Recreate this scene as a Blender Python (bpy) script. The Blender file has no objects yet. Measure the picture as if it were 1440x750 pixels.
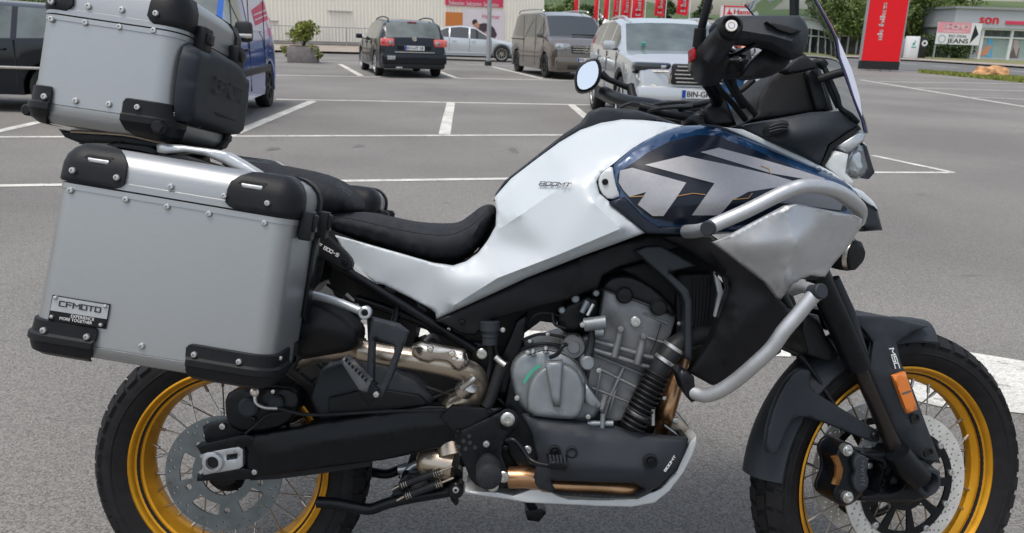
import bpy, bmesh, random, math
import numpy as np
from math import sin, cos, tan, pi, radians, sqrt, atan2, hypot
from mathutils import Vector, Matrix
from mathutils.geometry import delaunay_2d_cdt
random.seed(7)
SC = bpy.context.scene
COL = SC.collection

# ---------------------------------------------------------------- camera
FPX, PITCH, ROLL, LEAN = 1150.0, radians(16.1), radians(2.0), radians(12)
def rx(a): c, s = cos(a), sin(a); return np.array([[1, 0, 0], [0, c, -s], [0, s, c]])
def rz(a): c, s = cos(a), sin(a); return np.array([[c, -s, 0], [s, c, 0], [0, 0, 1]])
CR = rx(pi/2-PITCH) @ rz(ROLL)
CAM = np.array([0.64811908, -1.63584037, 1.30325732])
cd = bpy.data.cameras.new('camera'); cam = bpy.data.objects.new('camera', cd); COL.objects.link(cam)
cam.matrix_world = Matrix.Translation(CAM) @ Matrix(CR.tolist()).to_4x4()
cd.sensor_width = 36; cd.lens = 36*FPX/1440; cd.clip_end = 3000; cd.clip_start = 0.05
cd.dof.use_dof = True; cd.dof.focus_distance = 1.8; cd.dof.aperture_fstop = 11
SC.camera = cam

# ---------------------------------------------------------------- world, sun, exposure
W = bpy.data.worlds.new('World'); SC.world = W; W.use_nodes = True
wn = W.node_tree.nodes; wl = W.node_tree.links
sky = wn.new('ShaderNodeTexSky'); sky.sky_type = 'NISHITA'; sky.sun_disc = False
SUN_EL, SUN_AZ = radians(72), radians(-135)      # azimuth from +y towards +x
sky.sun_elevation = SUN_EL; sky.sun_rotation = SUN_AZ
sky.air_density = 1.3; sky.dust_density = 3.5; sky.ozone_density = 1.0
hs = wn.new('ShaderNodeHueSaturation'); hs.inputs['Saturation'].default_value = .62; wl.new(sky.outputs[0], hs.inputs['Color']); wl.new(hs.outputs[0], wn['Background'].inputs[0]); wn['Background'].inputs[1].default_value = 0.15
sd = bpy.data.lights.new('sun', 'SUN'); sd.energy = 1.3; sd.angle = radians(16); sd.color = (1.0, .95, .88)
so = bpy.data.objects.new('sun', sd); COL.objects.link(so)
sdir = Vector((sin(SUN_AZ)*cos(SUN_EL), cos(SUN_AZ)*cos(SUN_EL), sin(SUN_EL)))
so.rotation_euler = sdir.to_track_quat('Z', 'Y').to_euler(); so.location = (0, 0, 30)
SC.view_settings.view_transform = 'Standard'; SC.view_settings.look = 'None'
SC.view_settings.exposure = 0.45; SC.view_settings.gamma = 1

# ---------------------------------------------------------------- picture <-> place
LM = np.array([[1, 0, 0], [0, cos(LEAN), sin(LEAN)], [0, -sin(LEAN), cos(LEAN)]])   # bike frame -> place
def ray(x, y): return CR @ np.array([(x-720)/FPX, -(y-375)/FPX, -1.0])
def G(x, y, z=0.0):
    r = ray(x, y); t = (z-CAM[2])/r[2]; return CAM+t*r
def at(x, y, Y):
    r = ray(x, y); return CAM+(Y-CAM[1])/r[1]*r
class Frame:
    """a plane family: points at signed distance d towards the viewer's side, in bike coordinates"""
    def __init__(s, O, N): s.O = np.array(O, float); s.N = np.array(N, float)/np.linalg.norm(N); s.Nw = LM @ s.N; s.Ow = LM @ s.O
    def P(s, x, y, d=0.0):
        r = ray(x, y); t = (d - s.Nw @ (CAM-s.Ow))/(s.Nw @ r); return LM.T @ (CAM+t*r)
FB = Frame((0, 0, 0), (0, -1, 0))
STEER = radians(16)
FWC = np.array([1.541, 0.0, 0.342])
FS = Frame(FWC, (sin(STEER), -cos(STEER), 0))

# ---------------------------------------------------------------- objects
BASES = {}
def link(o, parent=None):
    COL.objects.link(o)
    if parent is not None:
        o.parent = parent; BASES[o.name] = BASES.get(parent.name, np.zeros(3))
    return o
def tag(o, label=None, cat=None, group=None, kind=None):
    if label: o['label'] = label
    if cat: o['category'] = cat
    if group: o['group'] = group
    if kind: o['kind'] = kind
    return o
def empty(name, label, cat, loc=(0, 0, 0), rot=(0, 0, 0), group=None):
    o = bpy.data.objects.new(name, None); COL.objects.link(o); o.empty_display_size = .1
    o.location = loc; o.rotation_euler = rot
    return tag(o, label, cat, group)
def bike_root(name, label, cat, base, group=None):
    b = np.array(base, float)
    o = empty(name, label, cat, tuple(LM @ b), (-LEAN, 0, 0), group); BASES[o.name] = b; return o
def mk(name, V, F, mat, parent=None, smooth=True, angle=35, mi=None):
    me = bpy.data.meshes.new(name)
    V = np.asarray(V, float)
    me.from_pydata([tuple(v) for v in V], [], [tuple(int(i) for i in f) for f in F])
    mats = mat if isinstance(mat, (list, tuple)) else [mat]
    for m in mats: me.materials.append(m)
    if mi is not None: me.polygons.foreach_set('material_index', mi)
    bm = bmesh.new(); bm.from_mesh(me); bmesh.ops.recalc_face_normals(bm, faces=bm.faces); bm.to_mesh(me); bm.free()
    if smooth:
        me.polygons.foreach_set('use_smooth', [True]*len(me.polygons)); me.set_sharp_from_angle(angle=radians(angle))
    o = bpy.data.objects.new(name, me); link(o, parent)
    if parent is not None:
        b = BASES.get(parent.name, np.zeros(3))
        if np.any(b): me.transform(Matrix.Translation(-Vector(b)))
    return o
def mirror(o, parent=None):
    me = o.data.copy(); b = BASES.get(o.parent.name, np.zeros(3)) if o.parent else np.zeros(3)
    me.transform(Matrix.Translation((0, -2*b[1], 0)) @ Matrix.Scale(-1, 4, (0, 1, 0))); me.flip_normals()
    c = bpy.data.objects.new(o.name.split('.')[0], me); link(c, parent or o.parent); return c

# ---------------------------------------------------------------- shape helpers
def inside(P, poly):
    P = np.asarray(P, float); x, y = P[:, 0], P[:, 1]; c = np.zeros(len(P), bool); n = len(poly); j = n-1
    for i in range(n):
        xi, yi = poly[i][:2]; xj, yj = poly[j][:2]
        if yi != yj:
            k = ((yi > y) != (yj > y)) & (x < (xj-xi)*(y-yi)/(yj-yi)+xi); c ^= k
        j = i
    return c
def dist_poly(P, polys):
    P = np.asarray(P, float)[:, :2]; best = np.full(len(P), 1e9)
    for poly in polys:
        A = np.array([p[:2] for p in poly], float); B = np.roll(A, -1, 0)
        for a, b in zip(A, B):
            ab = b-a; L = ab @ ab
            if L < 1e-12: continue
            t = np.clip(((P-a) @ ab)/L, 0, 1); q = a+t[:, None]*ab
            best = np.minimum(best, np.hypot(*(P-q).T))
    return best
def chaikin(p, n=2, closed=True):
    p = np.array(p, float)
    for _ in range(n):
        q = np.roll(p, -1, 0) if closed else p[1:]
        a = p if closed else p[:-1]
        r = np.empty((2*len(a), p.shape[1])); r[0::2] = .75*a+.25*q; r[1::2] = .25*a+.75*q
        if not closed: r = np.vstack([p[:1], r, p[-1:]])
        p = r
    return p
def resample(p, step):
    p = np.array(p, float); out = []
    for i in range(len(p)):
        a, b = p[i], p[(i+1) % len(p)]; n = max(1, int(round(np.hypot(*(b-a)[:2])/step)))
        for k in range(n): out.append(a+(b-a)*k/n)
    return np.array(out)
def tri(outline, holes=(), extra=(), edges=()):
    pts = []; E = []
    for poly in [outline]+list(holes):
        s = len(pts); pts += [tuple(p[:2]) for p in poly]; n = len(poly)
        E += [(s+i, s+(i+1) % n) for i in range(n)]
    s = len(pts); pts += [tuple(p[:2]) for p in extra]; E += [(s+a, s+b) for a, b in edges]
    r = delaunay_2d_cdt([Vector(p) for p in pts], E, [], 0, 1e-5)
    V = np.array([tuple(v) for v in r[0]]); F = np.array([f for f in r[2] if len(f) == 3])
    C = V[F].mean(1); k = inside(C, outline)
    for h in holes: k &= ~inside(C, h)
    return V, F[k]
class Field:
    """piecewise linear depth over picture points, from an outline and inner control points"""
    def __init__(s, outline, ctrl=(), creases=()):
        out = [tuple(p) for p in outline]; allp = np.array(out+[tuple(c) for c in ctrl], float)
        V, F = tri(out, extra=ctrl, edges=creases)
        d = np.array([allp[np.argmin(np.hypot(allp[:, 0]-v[0], allp[:, 1]-v[1])), 2] for v in V])
        s.V, s.F, s.d = V, F, d
    def __call__(s, P):
        P = np.asarray(P, float)[:, :2]; out = np.zeros(len(P)); best = np.full(len(P), -1e9)
        for f in s.F:
            a, b, c = s.V[f]; den = (b[1]-c[1])*(a[0]-c[0])+(c[0]-b[0])*(a[1]-c[1])
            if abs(den) < 1e-9: continue
            l1 = ((b[1]-c[1])*(P[:, 0]-c[0])+(c[0]-b[0])*(P[:, 1]-c[1]))/den
            l2 = ((c[1]-a[1])*(P[:, 0]-c[0])+(a[0]-c[0])*(P[:, 1]-c[1]))/den
            l3 = 1-l1-l2; m = np.minimum(np.minimum(l1, l2), l3)
            k = m > best; best[k] = m[k]
            L1, L2 = np.clip(l1, 0, 1), np.clip(l2, 0, 1); L3 = np.clip(l3, 0, 1); S = L1+L2+L3
            v = (L1*s.d[f[0]]+L2*s.d[f[1]]+L3*s.d[f[2]])/S; out[k] = v[k]
        return out
def close_solid(V, F, back):
    """front sheet V,F and the matching back points -> one closed solid"""
    n = len(V); F = [tuple(f) for f in F]; cnt = {}
    for f in F:
        for i in range(3):
            a, b = f[i], f[(i+1) % 3]; cnt[(a, b)] = cnt.get((a, b), 0)+1
    walls = [(a, b, b+n, a+n) for (a, b) in cnt if (b, a) not in cnt]
    return np.vstack([V, back]), F+[(f[2]+n, f[1]+n, f[0]+n) for f in F]+walls
def seg_d(e, p, q):
    e = np.array(e); t = min(1, max(0, (e-p) @ (q-p)/((q-p) @ (q-p)))); return float(np.linalg.norm(e-p-t*(q-p)))
def R(name, outline, mat, parent, d=None, t=.01, ctrl=(), creases=(), holes=(), sm=0, step=9, ep=0, er=0, soft=0, fr=FB, field=None, lift=0, sym=False, angle=None, mir=False, post=0, crisp=False):
    """a solid whose near face follows a depth field; traced outline in picture pixels, real depth in metres"""
    if angle is None: angle = 62 if ep else 35
    if d is not None: outline = [tuple(p[:2])+((p[2] if len(p) > 2 else d),) for p in outline]
    if field is None: field = Field(outline, ctrl, creases)
    o2 = np.array([p[:2] for p in outline], float)
    if sm: o2 = chaikin(o2, sm)
    o2 = resample(o2, step); H = [resample(h, step) for h in holes]
    ext = []
    curved = len(ctrl) or ep
    if curved:
        lo, hi = o2.min(0), o2.max(0); gx = np.arange(lo[0], hi[0], step); gy = np.arange(lo[1], hi[1], step*.87)
        g = np.array([(x+(j % 2)*step/2, y) for j, y in enumerate(gy) for x in gx])
        if len(g):
            g = g[inside(g, o2)]
            for h in H:
                if len(g): g = g[~inside(g, h)]
            if len(g): g = g[dist_poly(g, [o2]+H) > max(step*.55, ep*1.02)]
            ext += [tuple(p) for p in g]
        if ep:
            for poly in [o2]+H:
                A = (poly-np.roll(poly, 1, 0)); B = (np.roll(poly, -1, 0)-poly); T = A+B; N = np.stack([-T[:, 1], T[:, 0]], 1)
                N /= np.maximum(np.linalg.norm(N, axis=1), 1e-9)[:, None]
                area = 0.5*np.sum(poly[:, 0]*np.roll(poly[:, 1], -1)-np.roll(poly[:, 0], -1)*poly[:, 1])
                sg = 1 if area > 0 else -1
                if poly is not o2: sg = -sg
                for k in (.1, .33, .62, 1.0):
                    q = poly+N*sg*ep*k; dd = dist_poly(q, [o2]+H); ok = inside(q, o2) & (dd > ep*k*.85)
                    for h in H: ok &= ~inside(q, h)
                    ext += [tuple(p) for p in q[ok]]
        ce = []; cl = [(np.array(ctrl[p][:2], float), np.array(ctrl[q][:2], float)) for p, q in creases] if crisp else []
        if cl: ext = [e for e in ext if min(seg_d(e, p, q) for p, q in cl) > step*.55]
        if creases:
            cs = np.array([c[:2] for c in list(outline)+list(ctrl)])
            for a, b in creases:
                pa, pb = np.array(ctrl[a][:2]), np.array(ctrl[b][:2]); n = max(2, int(np.hypot(*(pb-pa))/step))
                last = None
                for k in range(n+1):
                    q = pa+(pb-pa)*k/n
                    if inside([q], o2)[0] and dist_poly([q], [o2])[0] > 1:
                        ext.append(tuple(q)); cur = len(ext)-1
                        if crisp and last is not None: ce.append((last, cur))
                        last = cur
    V2, F = tri([tuple(p) for p in o2], [[tuple(p) for p in h] for h in H], ext, ce if curved else ())
    dd = field(V2)+lift
    if soft:
        nb = [[] for _ in V2]
        for f in F:
            for i in range(3): nb[f[i]].append(f[(i+1) % 3]); nb[f[i]].append(f[i-1])
        fixed = np.zeros(len(dd), bool)
        if crisp: fixed = np.array([min(seg_d(v, np.array(ctrl[p][:2], float), np.array(ctrl[q][:2], float)) for p, q in creases) < 1.2 for v in V2])
        for _ in range(soft): dd = np.array([.5*dd[i]+.5*np.mean(dd[nb[i]]) if nb[i] and not fixed[i] else dd[i] for i in range(len(dd))])
    if ep:
        q = np.clip(dist_poly(V2, [o2]+H)/ep, 0, 1); dd = dd-er*(1-np.sqrt(1-(1-q)**2))
    V = np.array([fr.P(p[0], p[1], z) for p, z in zip(V2, dd)])
    if post:
        bd = dist_poly(V2, [o2]+H) > .01; nb2 = [set() for _ in V2]
        for f in F:
            for i in range(3): nb2[f[i]] |= {f[(i+1) % 3], f[i-1]}
        for _ in range(post): dd = np.array([.4*dd[i]+.6*np.mean(dd[list(nb2[i])]) if bd[i] else dd[i] for i in range(len(dd))])
        V = np.array([fr.P(p[0], p[1], z) for p, z in zip(V2, dd)])
    if sym: back = V*np.array([1, -1, 1])
    else: back = V-fr.N*t
    V, F = close_solid(V, F, back)
    o = mk(name, V, F, mat, parent, angle=angle)
    if crisp:
        near = np.array([[seg_d(v, np.array(ctrl[p][:2], float), np.array(ctrl[q][:2], float)) < .3 for p, q in creases] for v in V2]); nv = len(V2)
        for e in o.data.edges:
            i, j = e.vertices
            if i < nv and j < nv and np.any(near[i] & near[j]): e.use_edge_sharp = True
    if mir: mirror(o)
    return o
def catmull(P, n=6):
    P = np.array(P, float); Q = np.vstack([2*P[0]-P[1], P, 2*P[-1]-P[-2]]); out = []
    for i in range(1, len(Q)-2):
        for k in range(n):
            t = k/n; a, b, c, d = Q[i-1:i+3]
            out.append(.5*((2*b)+(c-a)*t+(2*a-5*b+4*c-d)*t*t+(3*b-a-3*c+d)*t**3))
    out.append(P[-1]); return np.array(out)
def sweep(P, r, seg=14, cap=True, flat=1.0, up=None):
    """tube along 3-D points; r one number or one per point"""
    P = np.asarray(P, float); n = len(P); r = np.full(n, r) if np.isscalar(r) else np.asarray(r, float)
    T = np.gradient(P, axis=0); T /= np.maximum(np.linalg.norm(T, axis=1), 1e-9)[:, None]
    u = np.array(up if up is not None else ((0, 0, 1) if abs(T[0][2]) < .9 else (1, 0, 0)), float); V = []; F = []
    for i in range(n):
        u = u-T[i]*(u @ T[i]); u /= np.linalg.norm(u); v = np.cross(T[i], u)
        for k in range(seg):
            a = 2*pi*k/seg; V.append(P[i]+r[i]*(cos(a)*u*flat+sin(a)*v))
    for i in range(n-1):
        for k in range(seg): a = i*seg+k; b = i*seg+(k+1) % seg; F.append((a, b, b+seg, a+seg))
    if cap: F.append(tuple(range(seg-1, -1, -1))); F.append(tuple(range((n-1)*seg, n*seg)))
    return np.array(V), F
def join(parts):
    V = []; F = []; n = 0
    for v, f in parts: V.append(np.asarray(v, float)); F += [tuple(i+n for i in q) for q in f]; n += len(v)
    return np.vstack(V), F
def tube(name, pts, r, mat, parent, n=6, seg=14, smooth=True, fr=FB, mir=False, flat=1.0, scale_px=True):
    """pts = (px, py, d [, radius px]); r in pixels at the tube's distance unless scale_px is False"""
    P3 = []; RR = []
    for p in pts:
        q = fr.P(p[0], p[1], p[2]); P3.append(q); rr = p[3] if len(p) > 3 else r
        RR.append(rr*np.linalg.norm(LM @ q-CAM)/FPX if scale_px else rr)
    P3 = np.array(P3); RR = np.array(RR)
    if smooth and len(P3) > 2:
        D = catmull(np.hstack([P3, RR[:, None]]), n); P3, RR = D[:, :3], D[:, 3]
    V, F = sweep(P3, RR, seg, flat=flat); o = mk(name, V, F, mat, parent)
    if mir: mirror(o)
    return o
def lathe_vf(prof, seg=32, closed=False, a0=0, a1=2*pi):
    """profile (radius, offset) around the y axis; offset positive = towards -y"""
    full = abs(a1-a0-2*pi) < 1e-6; m = seg if full else seg+1; V = []; F = []; n = len(prof)
    for k in range(m):
        a = a0+(a1-a0)*k/seg
        for r, o in prof: V.append((r*cos(a), -o, r*sin(a)))
    for k in range(seg):
        k2 = (k+1) % m
        for i in range(n if closed else n-1):
            j = (i+1) % n; F.append((k*n+i, k*n+j, k2*n+j, k2*n+i))
    if closed and not full: F.append(tuple(range(n))); F.append(tuple(range((m-1)*n, m*n))[::-1])
    return np.array(V), F
def orient(V, c, n):
    """turn a y-axis lathe so that its -y side looks along n and sits at c"""
    n = np.array(n, float)/np.linalg.norm(n); z = np.array((0, 0, 1.0)) if abs(n[2]) < .9 else np.array((1.0, 0, 0))
    x = np.cross(z, -n); x /= np.linalg.norm(x); z2 = np.cross(x, -n)
    return np.asarray(V) @ np.array([x, -n, z2])+np.array(c)
def disc(name, x, y, d, prof_px, mat, parent, seg=24, fr=FB, n=None, mir=False, closed=False):
    """turned part: profile (radius px, offset m) with its axis along the frame's normal"""
    c = fr.P(x, y, d); k = np.linalg.norm(LM @ c-CAM)/FPX
    V, F = lathe_vf([(max(r, .01)*k, o) for r, o in prof_px], seg, closed)
    o = mk(name, orient(V, c, n if n is not None else fr.N), F, mat, parent)
    if mir: mirror(o)
    return o
def bolt(x, y, d, r, mat, parent, fr=FB, name='bolt', sock=True, mir=False):
    p = [(r, -.002), (r, .001), (r*.82, .003), (r*.5, .0035)]+([(r*.42, .0035), (r*.38, .001), (0, .001)] if sock else [(0, .0035)])
    return disc(name, x, y, d, p, mat, parent, 14, fr, mir=mir)
_fonts = {}
def glyphs(s):
    if s in _fonts: return _fonts[s]
    cu = bpy.data.curves.new('txt', 'FONT'); cu.body = s; cu.resolution_u = 3
    o = bpy.data.objects.new('txt', cu); COL.objects.link(o); bpy.context.view_layer.update()
    me = bpy.data.meshes.new_from_object(o.evaluated_get(bpy.context.evaluated_depsgraph_get()))
    V = np.array([tuple(v.co) for v in me.vertices]); F = [tuple(p.vertices) for p in me.polygons]
    bpy.data.objects.remove(o); bpy.data.curves.remove(cu); bpy.data.meshes.remove(me)
    lo, hi = V.min(0), V.max(0); V = V[:, :2]; V[:, 0] = (V[:, 0]-lo[0])/(hi[0]-lo[0]); V[:, 1] = V[:, 1]/.69
    _fonts[s] = (V, F); return _fonts[s]
def write_px(s, p0, p1, h, mat, parent, d=0, field=None, lift=.0012, fr=FB, slant=0, name='lettering', bold=0, stroke=False):
    V, F = stroke_glyphs(s) if stroke else glyphs(s); p0, p1 = np.array(p0, float), np.array(p1, float); b = p1-p0; u = np.array([b[1], -b[0]])/np.hypot(*b)
    out = []
    for sh in ([0] if not bold else [-bold, 0, bold]):
        Q = p0+V[:, :1]*b+V[:, 1:]*h*u+(V[:, 1:]*slant*h+sh)*(b/np.hypot(*b))
        D = (field(Q) if field else np.full(len(Q), d))+lift+.0002*abs(sh+.5*(sh<0))+(np.arange(len(Q))//4*1e-5 if stroke else 0)
        out.append((np.array([fr.P(q[0], q[1], z) for q, z in zip(Q, D)]), F))
    V, F = join(out); return mk(name, V, F, mat, parent, smooth=False)
def write3(s, o, right, up, w, h, mat, parent, name='lettering', bold=0):
    V, F = glyphs(s); o = np.array(o, float); right = np.array(right, float); up = np.array(up, float); n = np.cross(right, up)
    parts = [(o+right*(V[:, :1]*w+sh*h)+up*V[:, 1:]*h+n*abs(sh)*.01*h, F) for sh in ([0] if not bold else [-bold, 0, bold])]
    V, F = join(parts); return mk(name, V, F, mat, parent, smooth=False)
STROKES = {'C': [[(1, 1), (0, 1), (0, 0), (1, 0)]], 'F': [[(1, 1), (0, 1), (0, 0)], [(0, .5), (.85, .5)]], 'M': [[(0, 0), (0, 1), (.5, .45), (1, 1), (1, 0)]], 'O': [[(0, 0), (0, 1), (1, 1), (1, 0), (0, 0)]],
 'T': [[(0, 1), (1, 1)], [(.5, 1), (.5, 0)]], '8': [[(0, 0), (0, 1), (1, 1), (1, 0), (0, 0)], [(0, .5), (1, .5)]], '0': [[(0, 0), (0, 1), (1, 1), (1, 0), (0, 0)]], '-': [[(.15, .5), (.85, .5)]], 'S': [[(1, 1), (0, 1), (0, .5), (1, .5), (1, 0), (0, 0)]], ' ': []}
def stroke_glyphs(s, wd=.22, gap=.34):
    V = []; F = []; x = 0
    for ch in s:
        cw = 1.25 if ch == 'M' else (.5 if ch == ' ' else 1.0)
        for pl in STROKES[ch]:
            for (a, b) in zip(pl, pl[1:]):
                a = np.array([x+a[0]*cw, a[1]]); b = np.array([x+b[0]*cw, b[1]]); d = (b-a)/np.linalg.norm(b-a); n = np.array([-d[1], d[0]])*wd/2; a = a-d*wd/2; b = b+d*wd/2
                k = len(V); V += [a+n, b+n, b-n, a-n]; F.append((k, k+1, k+2, k+3))
        x += cw+gap
    V = np.array(V); V[:, 0] = (V[:, 0]+wd/2)/(x-gap+wd); V[:, 1] = np.clip((V[:, 1]+wd/2)/(1+wd), 0, 1); return V, F
def boxvf(c, s, R3=None):
    c = np.array(c, float); s = np.array(s, float)/2
    V = np.array([(x, y, z) for x in (-1, 1) for y in (-1, 1) for z in (-1, 1)], float)*s
    if R3 is not None: V = V @ np.array(R3).T
    return V+c, [(0, 1, 3, 2), (4, 6, 7, 5), (0, 4, 5, 1), (2, 3, 7, 6), (0, 2, 6, 4), (1, 5, 7, 3)]
def bevel_obj(o, w, seg=2):
    bm = bmesh.new(); bm.from_mesh(o.data)
    bmesh.ops.bevel(bm, geom=[e for e in bm.edges if len(e.link_faces) == 2 and e.calc_face_angle(0) > .5], offset=w, segments=seg, profile=.5, affect='EDGES', clamp_overlap=True)
    bm.to_mesh(o.data); bm.free(); o.data.polygons.foreach_set('use_smooth', [True]*len(o.data.polygons)); o.data.set_sharp_from_angle(angle=radians(40)); return o
def box(name, c, s, mat, parent=None, R3=None, bev=0):
    V, F = boxvf(c, s, R3); o = mk(name, V, F, mat, parent, smooth=False)
    if bev: bevel_obj(o, bev)
    return o

# ---------------------------------------------------------------- materials
def M(name, col, rough=.5, metal=0, noise=0, nscale=30, bump=0, bscale=200, coat=0, spec=.5, emit=0, alpha=1, trans=0, ior=1.45, col2=None, stretch=None, rvar=0):
    m = bpy.data.materials.new(name); m.use_nodes = True; nt = m.node_tree; b = nt.nodes['Principled BSDF']; I = b.inputs
    I['Base Color'].default_value = (*col, 1); I['Roughness'].default_value = rough; I['Metallic'].default_value = metal
    I['Specular IOR Level'].default_value = spec; I['Coat Weight'].default_value = coat; I['Coat Roughness'].default_value = .05
    I['IOR'].default_value = ior; I['Transmission Weight'].default_value = trans
    if emit: I['Emission Color'].default_value = (*col, 1); I['Emission Strength'].default_value = emit
    tc = nt.nodes.new('ShaderNodeTexCoord'); src = tc.outputs['Object']
    if stretch:
        mp = nt.nodes.new('ShaderNodeMapping'); mp.inputs['Scale'].default_value = stretch; nt.links.new(src, mp.inputs[0]); src = mp.outputs[0]
    if noise or rvar:
        n = nt.nodes.new('ShaderNodeTexNoise'); n.inputs['Scale'].default_value = nscale; n.inputs['Detail'].default_value = 6; nt.links.new(src, n.inputs['Vector'])
        if noise:
            mx = nt.nodes.new('ShaderNodeMix'); mx.data_type = 'RGBA'
            c2 = col2 or tuple(min(1, c*(1+noise)) for c in col); c1 = col if col2 else tuple(c*(1-noise) for c in col)
            mx.inputs[6].default_value = (*c1, 1); mx.inputs[7].default_value = (*c2, 1)
            mr = nt.nodes.new('ShaderNodeMapRange'); mr.inputs[1].default_value = .3; mr.inputs[2].default_value = .7
            nt.links.new(n.outputs[0], mr.inputs[0]); nt.links.new(mr.outputs[0], mx.inputs[0]); nt.links.new(mx.outputs[2], I['Base Color'])
        if rvar:
            r2 = nt.nodes.new('ShaderNodeMapRange'); r2.inputs[1].default_value = .3; r2.inputs[2].default_value = .7; r2.inputs[3].default_value = rough-rvar; r2.inputs[4].default_value = rough+rvar
            nt.links.new(n.outputs[0], r2.inputs[0]); nt.links.new(r2.outputs[0], I['Roughness'])
    if bump:
        n = nt.nodes.new('ShaderNodeTexNoise'); n.inputs['Scale'].default_value = bscale; n.inputs['Detail'].default_value = 4; nt.links.new(src, n.inputs['Vector'])
        bp = nt.nodes.new('ShaderNodeBump'); bp.inputs['Strength'].default_value = bump; bp.inputs['Distance'].default_value = .002
        nt.links.new(n.outputs[0], bp.inputs['Height']); nt.links.new(bp.outputs[0], I['Normal'])
    return m
ALU = M('brushed_aluminium', (.36, .37, .375), .40, .75, noise=.025, nscale=110, bump=.05, bscale=420, stretch=(.4, 1, 2.5), rvar=.04)
ALU_L = M('satin_aluminium', (.48, .49, .50), .44, .75, noise=.04, nscale=90, bump=.04, bscale=300, rvar=.05)
SILVER = M('silver_paint', (.52, .54, .55), .38, .6, rvar=.04, nscale=40, noise=.03)
STEEL = M('zinc_bolt', (.50, .50, .48), .34, .9, noise=.1, nscale=200)
CHROME = M('bright_steel', (.62, .58, .52), .27, 1, rvar=.06, nscale=25, noise=.06)
CHAMP = M('champagne_steel', (.42, .36, .29), .28, .9, noise=.15, nscale=18, rvar=.07)
BRONZE = M('heat_tinted_steel', (.40, .23, .12), .3, .9, noise=.3, nscale=14, rvar=.08)
PLASTIC = M('black_grained_plastic', (.008, .0085, .010), .45, 0, spec=.28, bump=.25, bscale=900, noise=.2, nscale=40, rvar=.06)
PLASTIC2 = M('matte_charcoal_plastic', (.025, .029, .035), .52, 0, spec=.28, bump=.15, bscale=900, noise=.12, nscale=20, rvar=.05)
BLACKM = M('black_frame_paint', (.005, .006, .008), .32, 0, spec=.28, noise=.2, nscale=50, rvar=.06)
DARKIN = M('dark_interior', (.006, .006, .007), .65)
RUBBER = M('tyre_rubber', (.011, .011, .012), .72, 0, spec=.28, noise=.3, nscale=35, bump=.3, bscale=500)
RUB2 = M('rubber_hose', (.016, .017, .019), .48, 0, spec=.28, noise=.2, nscale=80, bump=.1)
WHITE = M('white_gloss_paint', (.47, .51, .535), .36, 0, coat=.25, noise=.015, nscale=8)
WHITE_M = M('pale_grey_paint', (.55, .57, .57), .42, .1, noise=.05, nscale=30)
NAVY = M('deep_blue_gloss', (.010, .040, .105), .16, .35, coat=1, noise=.15, nscale=20)
NAVY2 = M('near_black_blue_gloss', (.002, .005, .013), .28, 0, coat=.15, spec=.35)
GREYDEC = M('silver_grey_decal', (.30, .30, .315), .42, .25, coat=.2, noise=.05, nscale=120)
GREYD2 = M('dark_grey_decal', (.10, .105, .115), .35, .3, coat=.5)
GOLDL = M('copper_line_decal', (.50, .28, .10), .35, .3)
GOLD = M('gold_anodised', (.62, .29, .015), .36, .6, noise=.08, nscale=30, rvar=.05, bump=.03)
SEATM = M('seat_vinyl', (.026, .028, .032), .8, 0, spec=.2, bump=.35, bscale=1400, noise=.15, nscale=60)
ENG = M('engine_casting', (.18, .185, .19), .42, .55, bump=.35, bscale=700, noise=.2, nscale=22, rvar=.07)
ENG2 = M('clutch_cover_paint', (.22, .24, .255), .4, .5, bump=.3, bscale=800, noise=.12, nscale=30, rvar=.06)
DISCM = M('drilled_disc_steel', (.66, .66, .63), .38, .55, noise=.12, nscale=25, rvar=.08)
DISCD = M('dark_disc_steel', (.16, .18, .19), .38, .8, noise=.12, nscale=30, rvar=.06)
AMBER = M('amber_reflector', (.62, .17, .02), .3, 0, coat=.8, bump=.3, bscale=1500)
MIRR = M('mirror_glass', (.85, .87, .88), .02, 1)
SPOKE = M('spoke_steel', (.40, .38, .35), .32, .95)
SPOKED = M('spoke_nipple_dark', (.05, .045, .04), .4, .6)
WPRINT = M('white_print', (.75, .75, .74), .5)
BPRINT = M('black_print', (.012, .012, .014), .5)
DPRINT = M('dark_blue_print', (.03, .05, .08), .4)
GREENP = M('green_sticker', (.05, .32, .22), .3, 0)
REDM = M('red_plastic', (.30, .008, .015), .35)
LENS = M('clear_lens', (.75, .78, .80), .04, 0, trans=.85, coat=.5)
LENSIN = M('headlight_reflector', (.55, .57, .58), .12, .9, noise=.2, nscale=40)
SCREEN = M('clear_screen', (.72, .77, .80), .02, 0, trans=1, ior=1.05)

# ================================================================ motorcycle
BK = bike_root('motorcycle', 'white and dark blue touring enduro motorcycle with gold spoked wheels on its side stand', 'motorcycle', (0.77, 0, 0))

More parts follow.
